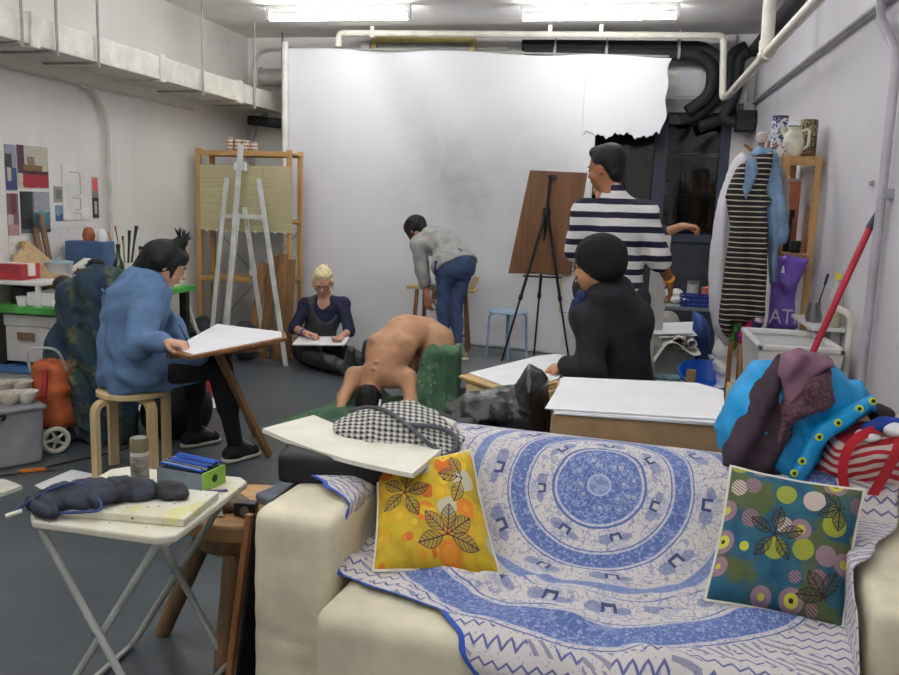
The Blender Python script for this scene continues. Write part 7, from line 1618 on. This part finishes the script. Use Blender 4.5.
# framed canvas leaning on the backdrop, tripod easel, blue stool
t = thing('canvas', 'white canvas with a pale wooden edge leaning on the backdrop', 'canvas', (-.34, 7.3, .55))
MB().box((-.36, 7.24, .74), (.24, .02, .36), (-.08, 0, 0)).build('canvas_face', mat('canvas_white', (216, 216, 218), .8, .02), t); MB().box((-.488, 7.235, .74), (.014, .03, .37), (-.08, 0, 0)).box((-.36, 7.247, .553), (.26, .03, .012), (-.08, 0, 0)).build('frame', M_BIRCH, t)
props(MB().box((-.36, 7.25, .35), (.2, .18, .40)).build('canvas_stand', M_WHITE, bev=.004), 'white block carrying the leaning canvas', 'block')
t = thing('tripod_easel', 'black tripod easel carrying the brown board', 'easel', (-.65, 7.15, .15))
top = V(-.63, 7.14, 1.42); M_BD = wood('hardboard', (120, 82, 52), (98, 64, 38), .5)
for f, nm in (((-.93, 6.96, .15), 0), ((-.70, 7.36, .15), 1), ((-.37, 7.05, .15), 2)):
    f = V(f); k = top+(f-top)*.58; l = MB().tube([top, k], .013, 8).build('leg', M_DARKMET, t, smooth=True); MB().tube([k-(f-top)*.02, k+(f-top)*.015], .018, 8).build('leg_lock', M_DARKMET, l, smooth=True); MB().tube([k, f], .009, 8).build('lower_leg', M_DARKMET, l, smooth=True)
MB().tube([top-V(0, 0, .1), (-.615, 7.135, 1.70)], .012, 8).build('mast', M_DARKMET, t, smooth=True)
MB().lathe(tuple(top-V(0, 0, .06)), [(.03, 0), (.034, .03), (.03, .07)], 14).build('head', M_DARKMET, t, smooth=True)
MB().box((-.60, 7.145, 1.685), (.075, .03, .025)).build('top_clamp', M_DARKMET, t, bev=.003); MB().tube([(-.80, 7.12, .86), (-.48, 7.12, .86)], .009, 8).build('board_rest', M_DARKMET, t, smooth=True)
MB().tube([(-.78, 7.05, .90), (-.66, 7.22, .88), (-.50, 7.1, .88)], .006, 6).build('brace', M_DARKMET, t, smooth=True)
props(MB().plate([(-.935, 7.185, .87), (-.405, 7.185, .885), (-.315, 7.19, 1.725), (-.79, 7.19, 1.735)], .012).build('drawing_board', M_BD, bev=.002), 'brown drawing board clamped on the black tripod easel', 'board')
M_PBLUE = mat('pale_blue_metal', (146, 172, 198), .4, .06)
t = thing('blue_stool', 'pale blue round metal stool before the backdrop', 'stool', (-.92, 7.2, .15))
MB().lathe((-.92, 7.16, .535), [(.16, 0), (.17, .004), (.17, .014), (.16, .018)], 32).build('seat', M_PBLUE, t, smooth=True)
for x, y in ((-.15, -.03), (.15, .05), (-.02, .15), (.03, -.12)):
    d = V(x, y, 0); c = V(-.92, 7.16, 0); MB().tube(bend([c+d*1.12+V(0, 0, .151), c+d*1.02+V(0, 0, .53), c+d*.4+V(0, 0, .53)], .05), .011, 8).build('leg', M_PBLUE, t, smooth=True)

# ================================================================== coats and bag piled on the sofa's right
PILE0 = set(bpy.data.objects)
M_JACK = mat('turquoise_down_jacket', (0, 140, 200), .5, .08, 8, bump=.12, bs=30)
props(MB().box((.62, 3.05, .42), (.42, .3, .84), (0, 0, .03)).build('tall_box', MATS['brown_cardboard'], bev=.005), 'tall brown box hidden behind the sofa under the coats', 'box')
t = thing('down_jacket', 'turquoise quilted jacket thrown over the right of the sofa back', 'jacket', (.6, 2.8, .7))
S = Sdf(.008); S.cloth('JACK', .10, .07, lean=.25).disp(folds((.8, .1, .6), 64, .006, warp=.6, wf=6, seed=3)).disp(folds((.5, .2, -.85), 36, .004, warp=.8, wf=7, seed=6)); jk = S.build('jacket_body', M_JACK, t)
S = Sdf(.006); S.cloth('HEM', .022, .02, y=2.515, lean=.22).disp(folds((.8, 0, .6), 60, .001, seed=2)); S.build('placket', M_JACK, t)
M_SNAP = mat('lime_snap', (196, 214, 44), .35, .04)
for q in ((0.518, 0.728), (0.538, 0.763), (0.580, 0.833), (0.628, 0.876), (0.682, 0.919), (0.717, 0.943)):
    c = V(q[0], 2.515+.22*(q[1]-.79)-.024, q[1])
    s_ = MB().lathe(tuple(c), [(.011, 0), (.011, .005), (.007, .006)], 16, axis=(-.1, -1, .25)).build('snap', M_SNAP, t, smooth=True); MB().lathe(tuple(c+V(0, -.006, .0015)), [(.0055, 0), (.004, .002)], 12, axis=(-.1, -1, .25)).build('snap_centre', M_BLACKPL, s_, smooth=True)
S = Sdf(.008); S.cloth('LIN', .035, .02).disp(lumps(30, .002, 2)); S.build('hood_lining', mat('dark_brown_lining', (34, 28, 30), .7, .1), t)
M_MAUVE = mat('mauve_jersey', (122, 88, 104), .9, .08, bump=.1, bs=100); 
def knitcol():
    P = coord('Object'); v = voro(P, 90); n = noise(P, 20, 3, .7); return mix(sm(v, .25, .6)*.5+sm(n, .45, .7)*.4, (116, 82, 92), (58, 40, 50))
M_KNIT = mat('mauve_chunky_knit', None, .95, fn=knitcol, bump=.5, bs=70)
t = thing('mauve_cardigan', 'mauve and dark purple knitted cardigan heaped over the turquoise jacket', 'cardigan', (.5, 2.7, .7))
S = Sdf(.007); S.cloth('DARK', .055, .045, lean=.2).disp(folds((.9, .1, -.42), 70, .011, warp=.7, wf=5, seed=7)).disp(folds((.5, .1, .8), 60, .003, seed=5)); S.build('dark_side', mat('dark_plum_wool', (62, 48, 58), .95, .12, bump=.2, bs=90), t)
S = Sdf(.006); S.cloth('SMOO', .04, .03, lean=.15).disp(folds((.75, .1, -.55), 88, .008, warp=.5, wf=5, seed=9)); S.build('smooth_side', M_MAUVE, t)
S = Sdf(.006); S.cloth('KNIT', .045, .035, lean=.15).disp(folds((.35, .1, .9), 62, .009, warp=.9, wf=8, seed=19)).disp(lumps(120, .0018, 4)); S.build('knitted_side', M_KNIT, t)
S = Sdf(.009); S.path([(.40, 2.58, .72), (.47, 2.55, .70), (.53, 2.54, .69)], [.035, .04, .03], .03).disp(lumps(35, .004, 3)); props(S.build('black_shawl', M_CASE), 'black shawl under the cardigan on top of the sofa back', 'shawl')
def redstr():
    P = coord('Object'); x, y, z = xyz(P); n = noise(P, 3.5, 3, .5); u = z*1.0+n*.14-x*.15; return mix(sm(eabs(efract(u*38)-.5), .22, .28), (216, 200, 196), (176, 44, 54))
t = thing('striped_tote', 'red and white striped bag with red handles beside the turquoise jacket', 'bag', (.85, 2.75, .7))
S = Sdf(.007); S.cloth('RBAG', .12, .06).disp(folds((.15, .3, 1), 60, .007, warp=1.0, wf=5, seed=7)); S.build('bag_body', mat('red_white_stripe_cloth', None, .85, fn=redstr), t)
M_REDW = mat('red_webbing', (178, 34, 44), .8, .06)
def strap(pts, w):
    pts = bend(pts, .04, 6); P = np.zeros((len(pts), 2, 3))
    for i, q in enumerate(pts):
        d = (pts[min(i+1, len(pts)-1)]-pts[max(i-1, 0)]).normalized(); s_ = d.cross(V(0, -1, .3)).normalized()*w/2; P[i, 0] = q-s_; P[i, 1] = q+s_
    MB().grid(P, .004).build('handle', M_REDW, t, smooth=True)
strap([(.655, 2.455, .685), (.635, 2.455, .76), (.65, 2.46, .83), (.70, 2.49, .862), (.76, 2.53, .868)], .026)
strap([(.715, 2.452, .675), (.745, 2.45, .75), (.775, 2.46, .82), (.79, 2.50, .86)], .026)
S = Sdf(.007); S.path([(.71, 2.52, .865), (.75, 2.53, .875), (.79, 2.54, .885)], [.018, .022, .018], .02).disp(lumps(60, .003, 3)); props(S.build('blue_cloth', mat('cobalt_cloth', (34, 62, 150), .8, .1)), 'cobalt blue cloth inside the striped bag', 'cloth')
S = Sdf(.007); S.ell((.71, 2.51, .848), (.032, .03, .018)).ell((.78, 2.51, .866), (.036, .03, .02)).disp(lumps(70, .003, 5)); props(S.build('white_cloth', M_PAPER), 'white cloth inside the striped bag', 'cloth')

for o in set(bpy.data.objects)-PILE0:
    if o.parent is None and o.name != 'tall_box': o.location += V(0, 0, 0)

# ------------------------------------------------------------------ camera, world, colour management
cam = bpy.data.cameras.new('camera'); co = bpy.data.objects.new('camera', cam); COL.objects.link(co)
cam.sensor_fit = 'HORIZONTAL'; cam.sensor_width = 36.0; cam.lens = 36.0*850/899; cam.clip_start = .05
YAW, PITCH, ROLL = .196, .159, .032
Rw = Matrix.Rotation(YAW, 3, 'Z') @ Matrix.Rotation(-PITCH, 3, 'X') @ Matrix.Rotation(-ROLL, 3, 'Y')
right, fwd, up = Rw @ V(1, 0, 0), Rw @ V(0, 1, 0), Rw @ V(0, 0, 1)
co.matrix_world = Matrix.Translation((0, 0, 1.46)) @ Matrix((right, up, -fwd)).transposed().to_4x4()
SC.camera = co
wd = bpy.data.worlds.new('world'); SC.world = wd; wd.use_nodes = True
wd.node_tree.nodes['Background'].inputs[0].default_value = (.05, .055, .065, 1); wd.node_tree.nodes['Background'].inputs[1].default_value = .3
SC.view_settings.view_transform = 'Standard'; SC.view_settings.look = 'None'; SC.view_settings.exposure = 0.62; SC.view_settings.gamma = 1.0
SC.view_settings.use_curve_mapping = False
SC.cycles.max_bounces = 8; SC.cycles.diffuse_bounces = 5; SC.cycles.caustics_reflective = False; SC.cycles.caustics_refractive = False
SC.cycles.sample_clamp_indirect = 4.0
